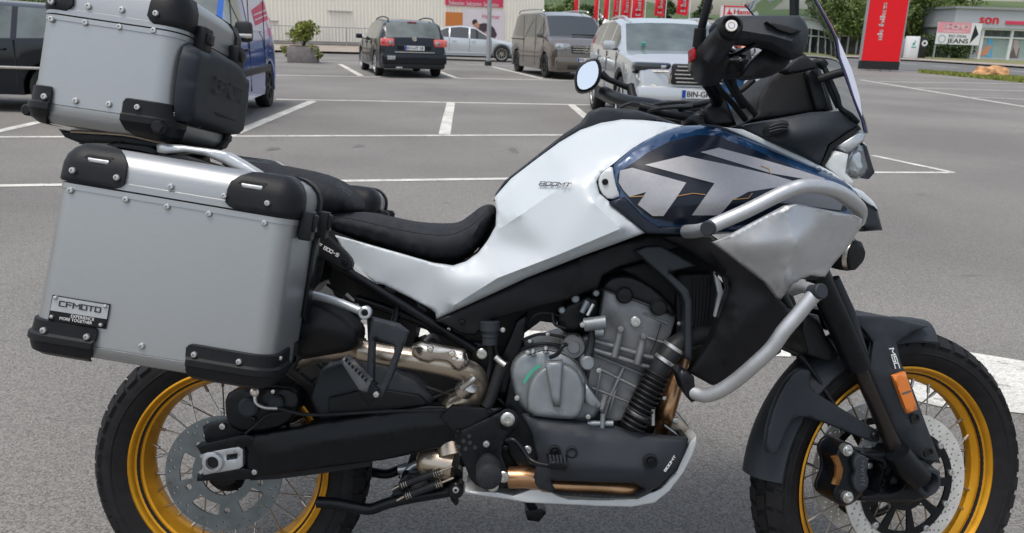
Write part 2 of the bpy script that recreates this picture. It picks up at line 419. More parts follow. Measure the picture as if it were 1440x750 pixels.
# ---- wheels
def wheel(fr_center, zrot, rt, wt, lip, rw, disc_fn, nsp, lean_sp):
    """wheel axis = y; hub is the part, the rest are its sub-parts"""
    Mx = Matrix.Translation(Vector(fr_center)-Vector(BASES[BK.name])) @ Matrix.Rotation(zrot, 4, 'Z')
    hub = mk('wheel', *lathe_vf([(.012, .085), (.03, .085), (.034, .07), (.05, .062), (.052, .05), (.034, .044), (.034, -.044), (.052, -.05), (.05, -.062), (.03, -.085), (.012, -.085)], 28, True), BLACKM)
    hub.parent = BK; hub.matrix_local = Mx; BASES[hub.name] = np.zeros(3)
    h = wt/2
    side = [(lip-.006, rw-.004), (lip+.006, rw+.004), (lip+.022, h*.93), ((lip+rt)/2, h), (rt-.022, h*.95), (rt-.010, h*.80), (rt-.004, h*.5), (rt, h*.2)]
    prof = side+[(r, -a) for r, a in side[::-1]]+[(lip-.02, -rw+.01), (lip-.02, rw-.01)]
    mk('tyre', *lathe_vf(prof, 96, True), RUBBER, hub)
    # raised rim line on the side wall
    for s in (1, -1):
        V, F = lathe_vf([(lip+.030, s*(h*.97)), (lip+.033, s*(h*.97+.0022)), (lip+.036, s*(h*.97))], 96); mk('sidewall_rib', V, F, RUBBER, hub)
    # tread blocks: real blocks joined (far past the limit together)
    parts = []
    N = 46
    def tp(a, off):   # point on tyre crown at lateral a (fraction of h)
        pr = [(rt, 0), (rt-.0005, .2), (rt-.004, .5), (rt-.010, .8), (rt-.022, .95), (rt-.040, 1.0)]
        aa = min(abs(a), 1.0); r = np.interp(aa, [p[1] for p in pr], [p[0] for p in pr])
        nx = np.array([1, 0]) if aa < .3 else np.array([cos((aa-.3)*1.7), sin((aa-.3)*1.7)])
        return r+off*nx[0], (aa*h+off*nx[1])*(1 if a >= 0 else -1)
    for k in range(N):
        for j, (a0, a1, ph, dl, sk) in enumerate([(-.98, -.52, .5, .80, -.25), (-.46, -.03, 0, .74, .3), (.03, .46, .5, .74, -.3), (.52, .98, 0, .80, .25)]):
            t0 = (k+ph)*2*pi/N; dt = dl*2*pi/N; P8 = []
            for off in (-.004, .0065):
                sh = .9 if off > 0 else 1
                for (a, tt) in ((a0, 0), (a1, sk), (a1, sk+1), (a0, 1)):
                    am = (a0+a1)/2; a_ = am+(a-am)*sh; q = t0+dt*(.5+(tt-.5-sk/2*0)*sh); r, o = tp(a_, off); P8.append((r*cos(q), -o, r*sin(q)))
            parts.append((P8, [(0, 1, 2, 3), (7, 6, 5, 4), (0, 4, 5, 1), (1, 5, 6, 2), (2, 6, 7, 3), (3, 7, 4, 0)]))
    V, F = join(parts); tr = mk('tread_blocks', V, F, RUBBER, hub, smooth=False); tr['kind'] = 'stuff'
    # gold rim: stepped barrel
    w = rw
    rp = [(lip, w+.004), (lip-.004, w+.006), (lip-.009, w+.002), (lip-.012, w-.006), (lip-.019, w-.010), (lip-.021, w-.018), (lip-.026, w-.020), (lip-.034, w*.25), (lip-.036, 0)]
    rp = rp+[(r, -a) for r, a in rp[::-1][1:]]+[(lip-.012, -w*.6), (lip-.016, 0), (lip-.012, w*.6)]
    mk('rim', *lathe_vf(rp, 120, True), GOLD, hub)
    # spokes
    meshes = {}
    for k in range(nsp):
        sgn = 1 if k % 2 else -1; side_ = 1 if (k//2) % 2 else -1; key = (sgn, side_)
        th = 2*pi*k/nsp
        if key not in meshes:
            a = np.array([.047*cos(sgn*lean_sp), -side_*.055, .047*sin(sgn*lean_sp)]); rr = lip-.030
            b = np.array([rr, -side_*.008, 0.0]); d = (b-a)/np.linalg.norm(b-a)
            V, F = join([sweep([a, b], .0019, 6), sweep([b-d*.022, b], .0036, 8)]); o = mk('spoke', V, F, SPOKE, hub); meshes[key] = o.data
        else:
            o = bpy.data.objects.new('spoke', meshes[key]); link(o, hub)
        o.rotation_euler = (0, -th, 0)
    disc_fn(hub)
    return hub
def ring(r, n=48, ph=0): return [(r*cos(2*pi*(i+ph)/n), r*sin(2*pi*(i+ph)/n)) for i in range(n)]
def slab(name, outl, holes, y0, t, mat, parent, bev=0):
    V2, F = tri(outl, holes); V = np.array([(v[0], -y0, v[1]) for v in V2]); V, F = close_solid(V, F, V+np.array([0, t, 0]))
    return mk(name, V, F, mat, parent, angle=30)
def sector(r0, r1, a0, a1, n=8):
    return [(r1*cos(a0+(a1-a0)*i/n), r1*sin(a0+(a1-a0)*i/n)) for i in range(n+1)]+[(r0*cos(a1+(a0-a1)*i/n), r0*sin(a1+(a0-a1)*i/n)) for i in range(n+1)]
def drill(rows, rad): return [[(r*cos(a)+rad*cos(j*pi/3), r*sin(a)+rad*sin(j*pi/3)) for j in range(6)] for r, n, ph in rows for a in [2*pi*(i+ph)/n for i in range(n)]]
def front_discs(hub):
    for s in (1, -1):
        y = .060 if s > 0 else -.055
        slab('brake_disc', ring(.162, 96), [ring(.122, 96)]+drill([(.128, 30, 0), (.135, 30, .3), (.143, 30, .6), (.152, 30, .9)], .0032), y, .0045, DISCM, hub)
        arms = [sector(.060, .108, 2*pi*(i+.14)/9, 2*pi*(i+.86)/9) for i in range(9)]
        slab('disc_carrier', ring(.124, 72), [ring(.045, 36)]+arms, y+.003, .005, BLACKM, hub)
        if s > 0:
            for i in range(10):
                a = 2*pi*(i+.3)/10; V, F = lathe_vf([(.0075, 0), (.0075, .006), (.005, .007), (.004, .004), (0, .004)], 14)
                mk('rivet', V+np.array([.119*cos(a), -y-.002, .119*sin(a)]), F, STEEL, hub)
def rear_disc(hub):
    h1 = [sector(.070, .098, 2*pi*(i+.12)/5, 2*pi*(i+.66)/5) for i in range(5)]
    h2 = [[(.084*cos(a)+.007*cos(j*pi/4), .084*sin(a)+.007*sin(j*pi/4)) for j in range(8)] for a in [2*pi*(i+.83)/5 for i in range(5)]]
    slab('brake_disc', ring(.130, 84), [ring(.05, 30)]+h1+h2+drill([(.121, 30, 0), (.110, 15, .3)], .003), .088, .005, DISCD, hub)
rw_c = FB.P(333, 649, 0)
wheel(rw_c, 0, .309, .150, .228, .056, rear_disc, 32, 1.1)
wheel(FWC, STEER, .343, .112, .266, .036, front_discs, 32, 1.1)

# ---- swingarm, chain guard, axle
R('swingarm', [(284, 634), (340, 614), (400, 604), (453, 592), (540, 580), (600, 570), (650, 570), (700, 590), (700, 625), (650, 624), (600, 634), (560, 643), (540, 647), (453, 658), (397, 666), (356, 670), (346, 664), (346, 632)], PLASTIC2 if 0 else BLACKM, BK, d=.145, t=.03, ctrl=[(453, 622, .155), (560, 606, .155), (640, 596, .15), (380, 640, .15)], creases=[(0, 1), (1, 2), (0, 3)], ep=5, er=.008, step=10, mir=True)
R('swingarm_web', [(330, 622), (640, 575), (700, 590), (700, 622), (400, 655), (346, 662)], BLACKM, BK, d=.10, t=.02, mir=True)
SA = R('swingarm_end', [(276, 627), (345, 611), (360, 614), (360, 627), (338, 630), (284, 641)], BLACKM, BK, d=.148, t=.03, ep=2, er=.003, mir=True)
R('swingarm_end', [(277, 668), (284, 665), (338, 657), (360, 662), (355, 674), (277, 677)], BLACKM, BK, d=.148, t=.03, ep=2, er=.003, mir=True)
AX = R('axle_block', [(280, 641), (292, 636), (336, 628), (342, 632), (342, 656), (336, 660), (283, 669), (279, 664), (287, 660), (288, 650)], ALU_L, BK, d=.150, t=.035, ep=2, er=.003, holes=[[(319, 640), (334, 638), (334, 645), (319, 647)]])
disc('axle_nut', 300, 650, .150, [(14, 0), (14, .004), (12.5, .007), (10, .008), (8.5, .008), (8, -.02), (0, -.02)], ALU_L, BK, 6 if 0 else 24)
disc('axle_hole', 300, 650, .1505, [(8, .0), (0, .0005)], DARKIN, BK)
bolt(358, 664, .147, 4, STEEL, BK)
R('chain_guard', [(345, 650), (397, 664), (453, 656), (520, 648), (520, 656), (453, 666), (390, 674), (352, 676)], PLASTIC, BK, d=.13, t=.06)
# rear inner fender and its brake calliper
R('rear_hugger', [(452, 520), (500, 503), (540, 512), (585, 535), (612, 562), (600, 573), (540, 582), (453, 594), (436, 560)], PLASTIC2, BK, d=.12, t=.24, ctrl=[(520, 545, .135), (575, 560, .13)], ep=5, er=.01, step=12)
R('hugger_panel', [(462, 560), (520, 545), (590, 556), (604, 570), (540, 578), (462, 588)], PLASTIC, BK, d=.14, t=.01, ep=3, er=.004)
R('brake_calliper', [(316, 556), (336, 545), (380, 541), (418, 546), (424, 570), (404, 600), (360, 610), (330, 606), (318, 590)], BLACKM, BK, d=.14, t=.05, sm=1, ep=6, er=.014, ctrl=[(370, 575, .15)], step=8)
R('calliper_bracket', [(285, 600), (330, 590), (400, 596), (410, 606), (340, 616), (290, 626)], BLACKM, BK, d=.12, t=.02, ep=2, er=.004)
bolt(313, 600, .125, 4.5, STEEL, BK); bolt(312, 578, .12, 3.5, STEEL, BK); bolt(356, 590, .15, 4, BLACKM, BK)
disc('calliper_piston_cap', 350, 572, .15, [(13, 0), (13, .006), (10, .010), (0, .010)], PLASTIC2, BK); disc('calliper_piston_cap', 388, 566, .15, [(11, 0), (11, .006), (8, .010), (0, .010)], PLASTIC2, BK)
tube('brake_hose', [(359, 553, .16), (360, 566, .165), (372, 573, .165), (390, 574, .16)], 2.6, STEEL, BK)
tube('brake_hose', [(390, 574, .16), (430, 583, .15), (480, 582, .15), (560, 578, .15), (640, 576, .16), (668, 566, .16), (690, 548, .15)], 2.4, RUB2, BK)
tube('sensor_cable', [(345, 610, .15), (362, 596, .155), (376, 584, .155), (400, 580, .15)], 1.2, RUB2, BK)
disc('banjo_bolt', 359, 551, .165, [(6, 0), (6, .006), (3, .01), (0, .01)], CHROME, BK, 12)
bolt(384, 551, .15, 3, CHROME, BK)

# ---- frame spine and dark inner body, with the gaps the ground shows through
R('frame_core', [(440, 335), (520, 375), (610, 450), (700, 440), (800, 400), (905, 350), (1000, 345), (1010, 440), (990, 500), (968, 520), (955, 560), (940, 612), (820, 620), (700, 630), (650, 600), (600, 565), (560, 560), (520, 540), (516, 450), (470, 415)], DARKIN, BK, d=.06, t=.12,
  holes=[[(586, 460), (600, 464), (607, 472), (610, 484), (600, 487), (590, 482), (580, 486)], [(657, 499), (666, 506), (672, 520), (664, 520)],
         [(736, 470), (760, 452), (788, 456), (800, 470), (790, 488), (760, 492), (738, 490)], [(519, 445), (534, 452), (530, 470), (519, 474)]])
R('side_frame_cover', [(613, 451), (740, 392), (816, 362), (908, 330), (985, 329), (972, 345), (946, 352), (905, 366), (870, 376), (848, 388), (842, 404), (789, 424), (720, 442), (690, 452), (668, 472), (650, 470)], PLASTIC, BK, d=.16, t=.03, ctrl=[(720, 420, .17), (816, 382, .17), (905, 347, .17)], ep=3, er=.006, soft=4, mir=True)
tube('cover_seam', [(817, 363, .184), (815, 385, .186), (798, 420, .176)], .9, DARKIN, BK)
tube('frame_tube', [(452, 362, .13), (500, 388, .13), (562, 426, .13), (620, 462, .13), (668, 492, .13)], 7, BLACKM, BK, mir=True)
tube('frame_tube', [(500, 420, .10), (560, 440, .10), (640, 475, .10), (672, 500, .10)], 6, BLACKM, BK, mir=True)
tube('frame_tube', [(560, 430, .10), (552, 470, .11), (560, 500, .10)], 6, BLACKM, BK, mir=True)
for x, y in ((545, 410), (590, 436), (640, 466)): R('tube_bracket', [(x-8, y-14), (x+6, y-10), (x+10, y+2), (x-2, y+6)], BLACKM, BK, d=.135, t=.02, ep=1.5, er=.003)
bolt(678, 498, .15, 8, STEEL, BK); bolt(631, 463, .135, 3, STEEL, BK); bolt(650, 453, .165, 4, BLACKM, BK)
R('frame_plate', [(660, 480), (690, 484), (700, 510), (690, 560), (672, 568), (668, 530)], BLACKM, BK, d=.12, t=.02, ep=2, er=.003)
R('frame_plate', [(726, 452), (742, 440), (736, 480), (722, 520), (712, 560), (700, 560), (706, 500)], BLACKM, BK, d=.13, t=.03, ep=3, er=.006)
R('frame_plate', [(716, 535), (722, 532), (748, 600), (762, 640), (756, 672), (736, 668), (716, 640), (704, 600)], BLACKM, BK, d=.15, t=.03, ep=3, er=.005)
tube('brake_pedal_rod', [(708, 508, .17), (700, 530, .17), (690, 560, .17), (684, 572, .17)], 8, RUB2, BK)
tube('switch_tip', [(697, 502, .172), (703, 508, .175), (711, 514, .18)], 4.5, STEEL, BK)
# rear brake reservoir
disc('reservoir_cap', 0, 0, 0, [(1, 0), (0, 0)], PLASTIC, None) if 0 else None
def upright(name, x, y0, y1, d, prof, mat, parent):
    a, b = FB.P(x, y1, d), FB.P(x, y0, d); k = np.linalg.norm(LM @ a-CAM)/FPX
    P3 = [a+(b-a)*t for t, r in prof]; V, F = sweep(P3, [max(r, .05)*k for t, r in prof], 20); return mk(name, V, F, mat, parent)
upright('brake_fluid_reservoir', 689, 452, 485, .17, [(0, 9), (.02, 11), (.35, 11), (.36, 12), (.42, 12), (.43, 11.5), (.6, 11.5), (.61, 14), (.98, 14), (1, 13)], PLASTIC2, BK)
bolt(707, 464, .165, 4, STEEL, BK)
tube('reservoir_hose', [(689, 485, .16), (690, 510, .15), (684, 540, .15), (676, 556, .15)], 3.5, RUB2, BK); tube('reservoir_hose', [(696, 485, .15), (698, 510, .14), (694, 540, .14)], 3, RUB2, BK)

# ---- exhaust
tube('exhaust_pipe', [(640, 640, .12, 26), (634, 600, .10, 22), (640, 575, .12, 20), (668, 555, .14, 18), (668, 530, .17, 16), (645, 518, .20, 16), (600, 508, .21, 16), (540, 499, .21, 15), (505, 492, .21, 15)], 20, CHAMP, BK, seg=20)
tube('silencer', [(512, 490, .20, 14), (500, 488, .20, 18), (480, 480, .205, 30), (450, 471, .205, 40), (415, 471, .205, 46), (380, 478, .205, 46), (330, 490, .205, 42), (300, 496, .205, 30)], 40, CHAMP, BK, seg=28)
R('silencer_cover', [(412, 431), (427, 424), (453, 424), (482, 437), (506, 456), (511, 468), (507, 487), (490, 495), (453, 501), (420, 507), (409, 500), (398, 470), (400, 445)], PLASTIC, BK, d=.285, t=.03, ctrl=[(440, 460, .325), (480, 468, .31), (415, 465, .32)], ep=12, er=.035, step=7, soft=3, sm=1)
HS = R('heat_shield', [(576, 492), (581, 484), (592, 480), (654, 492), (660, 511), (656, 519), (645, 523), (637, 520), (632, 513), (628, 510), (611, 509), (603, 512), (590, 509), (581, 502)], CHROME, BK, d=.245, t=.006, ctrl=[(600, 494, .262), (648, 505, .262)], ep=8, er=.018, step=5, soft=2)
bolt(605, 491, .264, 5, CHROME, HS); bolt(636, 498, .264, 5, CHROME, HS)
disc('pipe_clamp', 662, 540, .19, [(14, -.03), (14, .0), (11, .003), (0, .003)], CHROME, BK, 20, n=(.5, -.6, .6))
tube('clamp_bolt', [(650, 546, .20), (662, 536, .21), (668, 531, .21)], 4.5, STEEL, BK)
tube('oxygen_sensor_wire', [(597, 482, .18), (607, 474, .17), (615, 482, .16), (605, 500, .15)], 5, RUB2, BK)
tube('exhaust_pipe', [(716, 672, .16, 15), (740, 672, .165, 14.5), (762, 676, .165, 13)], 14, BRONZE, BK, seg=20)
tube('exhaust_pipe', [(762, 682, .16, 10), (800, 684, .165, 10), (850, 686, .165, 10), (885, 688, .16, 10), (900, 682, .14, 9), (915, 660, .10, 9)], 10, BRONZE, BK, seg=20)
tube('exhaust_pipe', [(960, 500, .05, 12), (948, 540, .08, 13), (938, 575, .10, 13), (930, 605, .08, 12), (925, 640, .04, 12)], 12, BRONZE, BK, seg=20)
tube('exhaust_pipe', [(640, 655, .12, 22), (612, 650, .11, 24), (600, 655, .10, 20)], 20, CHAMP, BK, seg=20)

# ---- passenger foot rest bracket and rack rail
FR_ = R('passenger_footrest_bracket', [(521, 447), (560, 457), (574, 468), (566, 490), (552, 530), (537, 562), (523, 556), (515, 545), (518, 480)], PLASTIC2, BK, d=.30, t=.02, holes=[[(527, 476), (554, 486), (554, 498), (534, 543), (525, 541)]], ep=3, er=.005, step=7)
R('footpeg', [(478, 507), (484, 503), (492, 508), (521, 538), (516, 552), (505, 549)], GREYD2, BK, d=.335, t=.03, ep=2, er=.004)
R('footpeg_hinge', [(505, 545), (520, 537), (534, 548), (530, 560), (518, 572), (508, 560)], BLACKM, BK, d=.31, t=.03, ep=2, er=.004); bolt(529, 555, .312, 4.5, STEEL, BK)
for k in range(7): x = 486+k*4.6; y = 505+k*4.7; R('peg_rib', [(x, y-2), (x+3, y+1), (x-9, y+9), (x-12, y+6)] if 0 else [(x, y-1), (x+3, y+2), (x+1, y+5), (x-2, y+2)], BLACKM, BK, d=.338, t=.01)
tube('case_rail', [(395, 408, .26), (414, 412, .27), (440, 415, .28), (475, 425, .29), (508, 438, .30)], 5.8, SILVER, BK, mir=True)
tube('case_rail', [(412, 424, .27), (428, 420, .28), (440, 418, .28)], 3.5, SILVER, BK)
disc('rail_eye', 513, 440, .305, [(9, -.012), (9, .004), (7, .006), (5.5, .006), (5.5, 0), (0, 0)], SILVER, BK)
bolt(513, 440, .306, 4.5, BLACKM, BK)
R('rear_light_bracket', [(478, 424), (488, 412), (505, 428), (500, 440)], SILVER, BK, d=.08, t=.004)
R('tail_unit', [(230, 236), (340, 250), (440, 300), (470, 330), (500, 372), (470, 360), (440, 330), (360, 300), (250, 285)], PLASTIC, BK, d=.10, t=.20, ep=6, er=.02, sm=1)
R('case_bracket', [(436, 330), (446, 322), (462, 345), (452, 395), (436, 415), (428, 400)], BLACKM, BK, d=.15, t=.10, ep=3, er=.005)
R('case_bracket', [(424, 372), (436, 366), (440, 400), (436, 424), (420, 410)], PLASTIC, BK, d=.28, t=.02, ep=3, er=.004)
NPl = R('model_plate', [(438, 322), (450, 320), (472, 342), (493, 362), (497, 375), (488, 383), (474, 377), (440, 353)], PLASTIC, BK, d=.20, t=.02, sm=1, ep=3, er=.004)
write_px('CF 800-S', (443, 344), (475, 362), 5.2, WPRINT, BK, d=.20, lift=.0015, stroke=True)
bolt(485, 369, .201, 4.5, BLACKM, BK)

# ---- seats
R('rider_seat', [(449, 300), (455, 297), (508, 298), (552, 308), (584, 314), (625, 316), (646, 313), (663, 301), (675, 291), (687, 287), (694, 289), (698, 298), (697, 310), (684, 333), (669, 354), (655, 365), (634, 370), (608, 370), (567, 360), (508, 339), (473, 329), (458, 322)], SEATM, BK, d=.125, ctrl=[(520, 322, .15), (600, 345, .15), (650, 340, .145), (680, 312, .12)], ep=16, er=.07, step=6, soft=6, post=8, sym=True, sm=1)
R('passenger_seat', [(340, 227), (376, 229), (418, 236), (452, 245), (474, 257), (491, 274), (499, 288), (501, 297), (470, 302), (440, 300), (380, 292), (345, 262)], SEATM, BK, d=.12, ctrl=[(420, 265, .15), (465, 280, .14)], ep=16, er=.06, step=6, soft=6, post=8, sym=True, sm=1)
write_px('CFMOTO', (473, 262), (492, 276), 7, GREYD2, BK, d=.139, lift=.002)
for q in ([(452, 303, .085), (500, 309, .118), (560, 323, .130), (620, 331, .130), (655, 322, .125), (682, 300, .095)],): tube('seat_seam', [(x, y, d+.022) for x, y, d in q], .7, DARKIN, BK, seg=6)
R('seat_base', [(450, 312), (470, 326), (540, 352), (608, 374), (650, 372), (690, 338), (690, 350), (650, 384), (600, 384), (520, 362), (462, 334)], DARKIN, BK, d=.11, t=.22)

# ---- white side panel
wp = [(471, 331, .12), (490, 336, .13), (514, 343, .14), (560, 356, .15), (608, 370, .155), (637, 374, .16), (655, 368, .16), (672, 356, .155), (686, 338, .15), (697, 318, .145), (698, 298, .135), (695, 278, .12), (719, 251, .11), (757, 222, .105), (787, 200, .10), (816, 183, .10), (845, 173, .10), (875, 168, .10), (904, 169, .11), (933, 172, .12), (962, 177, .13), (936, 184, .16), (912, 196, .185), (887, 211, .20), (864, 230, .21), (847, 242, .215), (839, 256, .215), (843, 272, .22), (857, 284, .225), (909, 327, .235), (860, 345, .22), (816, 361, .205), (740, 391, .18), (680, 419, .165), (614, 449, .15), (612, 440, .15), (606, 435, .15), (575, 418, .145), (540, 401, .14), (528, 398, .14), (493, 373, .125)]
wc = [(636, 431, .180), (700, 391, .210), (781, 360, .236), (872, 322, .262), (826, 262, .232), (833, 284, .244), (800, 256, .208), (730, 304, .198), (658, 351, .183), (845, 212, .178), (790, 225, .16), (880, 192, .155), (560, 376, .152), (720, 272, .135), (640, 392, .190)]
wcr = [(0, 1), (1, 2), (2, 3), (5, 3), (6, 7), (7, 8)]
WF = Field(wp, wc, wcr)
R('side_panel', wp, WHITE, BK, field=WF, ctrl=wc, creases=wcr, t=.012, step=5, ep=3, er=.005, soft=14, crisp=True, angle=70, mir=True)
write_px('800MT', (757, 261), (801, 263), 6, BPRINT, BK, field=WF, lift=.011, slant=.5, stroke=True)
R('rear_panel_wedge', [(494, 372), (530, 396), (540, 400), (527, 399), (512, 400), (497, 378)], WHITE_M, BK, d=.135, t=.02)
# tank pad and tank body
R('tank_pad', [(694, 283), (697, 272), (710, 254), (757, 217), (792, 189), (816, 173), (828, 157), (845, 151), (892, 154), (912, 160), (948, 172), (960, 178), (933, 174), (904, 171), (875, 170), (845, 175), (816, 185), (787, 202), (757, 224), (719, 253), (700, 274)], PLASTIC2, BK, d=.09, ep=3, er=.012, sym=True)
R('fuel_tank', [(700, 290), (757, 230), (816, 188), (875, 172), (960, 180), (1009, 184), (1095, 220), (1190, 280), (1190, 320), (1000, 330), (909, 330), (800, 365), (700, 400), (650, 400)], DARKIN, BK, d=.085, ep=10, er=.03, sym=True)

# ---- blue front fairing
bp = [(862, 232, .213), (887, 211, .205), (912, 196, .19), (936, 184, .165), (962, 177, .135), (985, 176, .13), (1009, 179, .13), (1034, 185, .135), (1064, 198, .14), (1095, 212, .145), (1126, 226, .15), (1156, 239, .15), (1187, 254, .15), (1205, 270, .15), (1214, 300, .15), (1190, 310, .17), (1104, 318, .20), (1030, 328, .22), (967, 330, .232), (909, 328, .238), (857, 284, .228), (870, 277, .226), (863, 262, .222), (860, 246, .218)]
bc = [(905, 240, .235), (960, 225, .225), (1020, 215, .20), (1100, 240, .195), (1160, 262, .185), (930, 290, .255), (1000, 285, .26), (1080, 280, .235), (1150, 290, .21)]
BF = Field(bp, bc, [(0, 1), (1, 2), (2, 3), (3, 4)])
FA = R('blue_fairing', bp, NAVY, BK, field=BF, ctrl=bc, t=.012, step=7, ep=6, er=.012, soft=10, angle=75, mir=True)
def decal(pts, mat, lift=.002, t=.001, name='decal', step=9): return R(name, pts, mat, BK, field=lambda P: BF(P)*.0+SF(P), lift=lift, t=t, step=step, ctrl=[(0, 0, 0)], mir=False)
# smoothed copy of the fairing's depth for the decals
_g = [(x, y) for x in range(850, 1225, 9) for y in range(170, 336, 9)]
_g = np.array([p for p, k in zip(_g, inside(_g, bp)) if k], float); _z = BF(_g)
_dd = np.hypot(_g[:, None, 0]-_g[None, :, 0], _g[:, None, 1]-_g[None, :, 1])
_w = np.exp(-(_dd/12)**2); _z2 = (_w @ _z)/_w.sum(1)
def SF(P):
    P = np.asarray(P, float)[:, :2]; q = np.exp(-((np.hypot(P[:, None, 0]-_g[None, :, 0], P[:, None, 1]-_g[None, :, 1]))/9)**2)+1e-12
    return (q @ _z2)/q.sum(1)+.002
decal([(869, 245), (880, 236), (912, 214), (942, 199), (979, 190), (1015, 191), (1022, 197), (1064, 212), (1125, 239), (1171, 258), (1196, 280), (1190, 297), (1104, 305), (1040, 316), (970, 318), (915, 306), (893, 290), (878, 272), (868, 258)], NAVY2, lift=.001, name='fairing_inlay')
decal([(985, 214), (1011, 208), (1064, 222), (1120, 238), (1160, 251), (1156, 256), (1085, 244)], GREYDEC, lift=.0025)
decal([(907, 232), (962, 219), (1020, 231), (1086, 246), (1120, 256), (1090, 264), (1052, 270), (1030, 282), (1012, 303), (973, 303), (1005, 258)], GREYDEC, lift=.0025)
decal([(872, 240), (889, 236), (965, 257), (950, 280), (933, 304), (918, 304), (897, 288), (909, 270), (885, 277), (877, 268), (870, 257)], GREYDEC, lift=.0025)
decal([(1090, 270), (1130, 264), (1170, 270), (1188, 282), (1182, 296), (1120, 288), (1092, 285)], GREYD2, lift=.0025)
for pl in ([(886, 277), (905, 276)], [(952, 276), (975, 272), (992, 274)], [(1030, 281), (1052, 279), (1058, 272)], [(1070, 233), (1082, 238), (1084, 245)]):
    q = [(x, y, float(SF([(x, y)])[0])+.004) for x, y in pl]; tube('accent_line', q, .55, GOLDL, BK, smooth=False, seg=6)
R('fairing_trim', [(861, 232), (846, 243), (841, 256), (845, 271), (857, 282), (877, 275), (867, 262), (863, 246)], WHITE_M, BK, d=.222, t=.012, ep=2, er=.003, sm=1); bolt(851, 256, .2235, 4.5, BLACKM, BK)
R('lower_trim', [(857, 285), (878, 277), (905, 305), (925, 318), (1000, 322), (1000, 331), (909, 329)], NAVY2, BK, d=.243, t=.012, ep=2, er=.003)
R('fairing_upper_strip', [(1016, 179), (1045, 182), (1090, 203), (1130, 221), (1170, 242), (1205, 267), (1212, 280), (1206, 276), (1187, 257), (1156, 241), (1126, 228), (1095, 214), (1064, 200), (1034, 187)], WHITE, BK, d=.145, t=.04, ep=2, er=.004, mir=True)
R('tank_cap_trim', [(985, 174), (1009, 176), (1040, 184), (1010, 184), (985, 178)], NAVY2, BK, d=.12, t=.2)
# beak
R('beak', [(1206, 268), (1222, 280), (1234, 296), (1241, 324), (1212, 326), (1206, 300)], PLASTIC2, BK, d=.11, ep=4, er=.03, sym=True)
R('beak_cap', [(1200, 262), (1214, 270), (1228, 283), (1236, 296), (1231, 294), (1218, 286), (1206, 276)], WHITE, BK, d=.115, ep=2, er=.01, sym=True)

# ---- radiator shroud, air duct
sp = [(925, 332, .21), (1000, 330, .25), (1060, 370, .27), (1094, 418, .27), (1124, 452, .25), (1110, 480, .24), (1060, 522, .22), (1020, 548, .20), (999, 541, .20), (968, 524, .19), (997, 478, .21), (1010, 445, .215), (1022, 405, .22), (1018, 392, .22), (1000, 377, .22), (965, 352, .21)]
R('radiator_shroud', sp, PLASTIC, BK, ctrl=[(1030, 400, .245), (1060, 440, .265), (1035, 470, .25), (1020, 510, .225), (1000, 355, .245)], creases=[(4, 0), (0, 2), (2, 3)], t=.02, ep=5, er=.012, step=9, soft=1, mir=True)
R('air_duct', [(893, 353), (909, 347), (930, 346), (979, 374), (941, 383), (952, 393), (968, 407), (973, 425), (973, 508), (963, 505), (963, 428), (958, 414), (945, 400)], PLASTIC2, BK, d=.20, t=.05, ep=3, er=.007, step=7, mir=True)
R('duct_lip', [(1004, 384), (1013, 396), (1017, 412), (1008, 447), (1004, 445), (1010, 414)], SILVER, BK, d=.19, t=.01)
R('radiator', [(950, 385), (1010, 385), (1005, 450), (985, 490), (950, 500)], DARKIN, BK, d=.14, t=.28, ep=3, er=.01)
for k in range(6): tube('radiator_fin', [(975+k*5, 390, .143), (974+k*4.5, 440, .143), (972+k*3, 480, .143)], .8, BLACKM, BK, seg=6)
tube('coolant_hose', [(1000, 470, .13, 13), (975, 475, .15, 14), (950, 488, .17, 15), (932, 512, .18, 15), (922, 530, .18, 14)], 14, RUB2, BK)
tube('coolant_hose', [(922, 530, .175, 14), (912, 550, .17, 14), (898, 580, .16, 14), (888, 605, .15, 14)], 14, PLASTIC, BK)
ps = [(924-k*3.1, 526+k*6.6, .178) for k in range(12)]
for x, y, d in ps: c = FB.P(x, y, d); V, F = lathe_vf([(.0262, -.003), (.0285, 0), (.0262, .003)], 24); mk('hose_ring', orient(V, c, (-.42, 0, -.9)), F, PLASTIC, BK)
R('bracket', [(952, 524), (962, 520), (976, 530), (978, 552), (985, 562), (972, 566), (962, 552)], BLACKM, BK, d=.30, t=.06, ep=2, er=.003)

# ---- crash bars
UB = [(997, 321, .40), (1006, 316, .40), (1049, 297, .395), (1095, 274, .385), (1112, 267, .38), (1130, 262, .375), (1156, 263, .36), (1178, 270, .34), (1196, 282, .31), (1208, 296, .27), (1206, 310, .22)]
tube('crash_bar', UB, 10, ALU_L, BK, seg=20, mir=True)
tube('crash_bar', [(1152, 411, .41), (1143, 417, .41), (1120, 445, .405), (1102, 466, .40), (1085, 490, .39), (1062, 512, .375), (1035, 535, .35), (1012, 550, .33), (992, 556, .31), (975, 552, .29)], 10, ALU_L, BK, seg=20, mir=True)
tube('crash_bar', [(966, 326, .27), (980, 325, .34), (997, 321, .40)], 9.5, ALU_L, BK, seg=20, mir=True)
tube('crash_bar', [(1115, 408, .30), (1130, 404, .35), (1152, 411, .40)], 8, ALU_L, BK, seg=20, mir=True)
disc('bar_end_cap', 996, 321, .41, [(10.5, -.02), (10.5, .004), (9, .006), (0, .006)], PLASTIC2, BK, n=(-.45, -.88, -.1))
disc('bar_end_cap', 1153, 410, .42, [(10.5, -.02), (10.5, .004), (9, .006), (0, .006)], PLASTIC2, BK, n=(.35, -.9, .2))
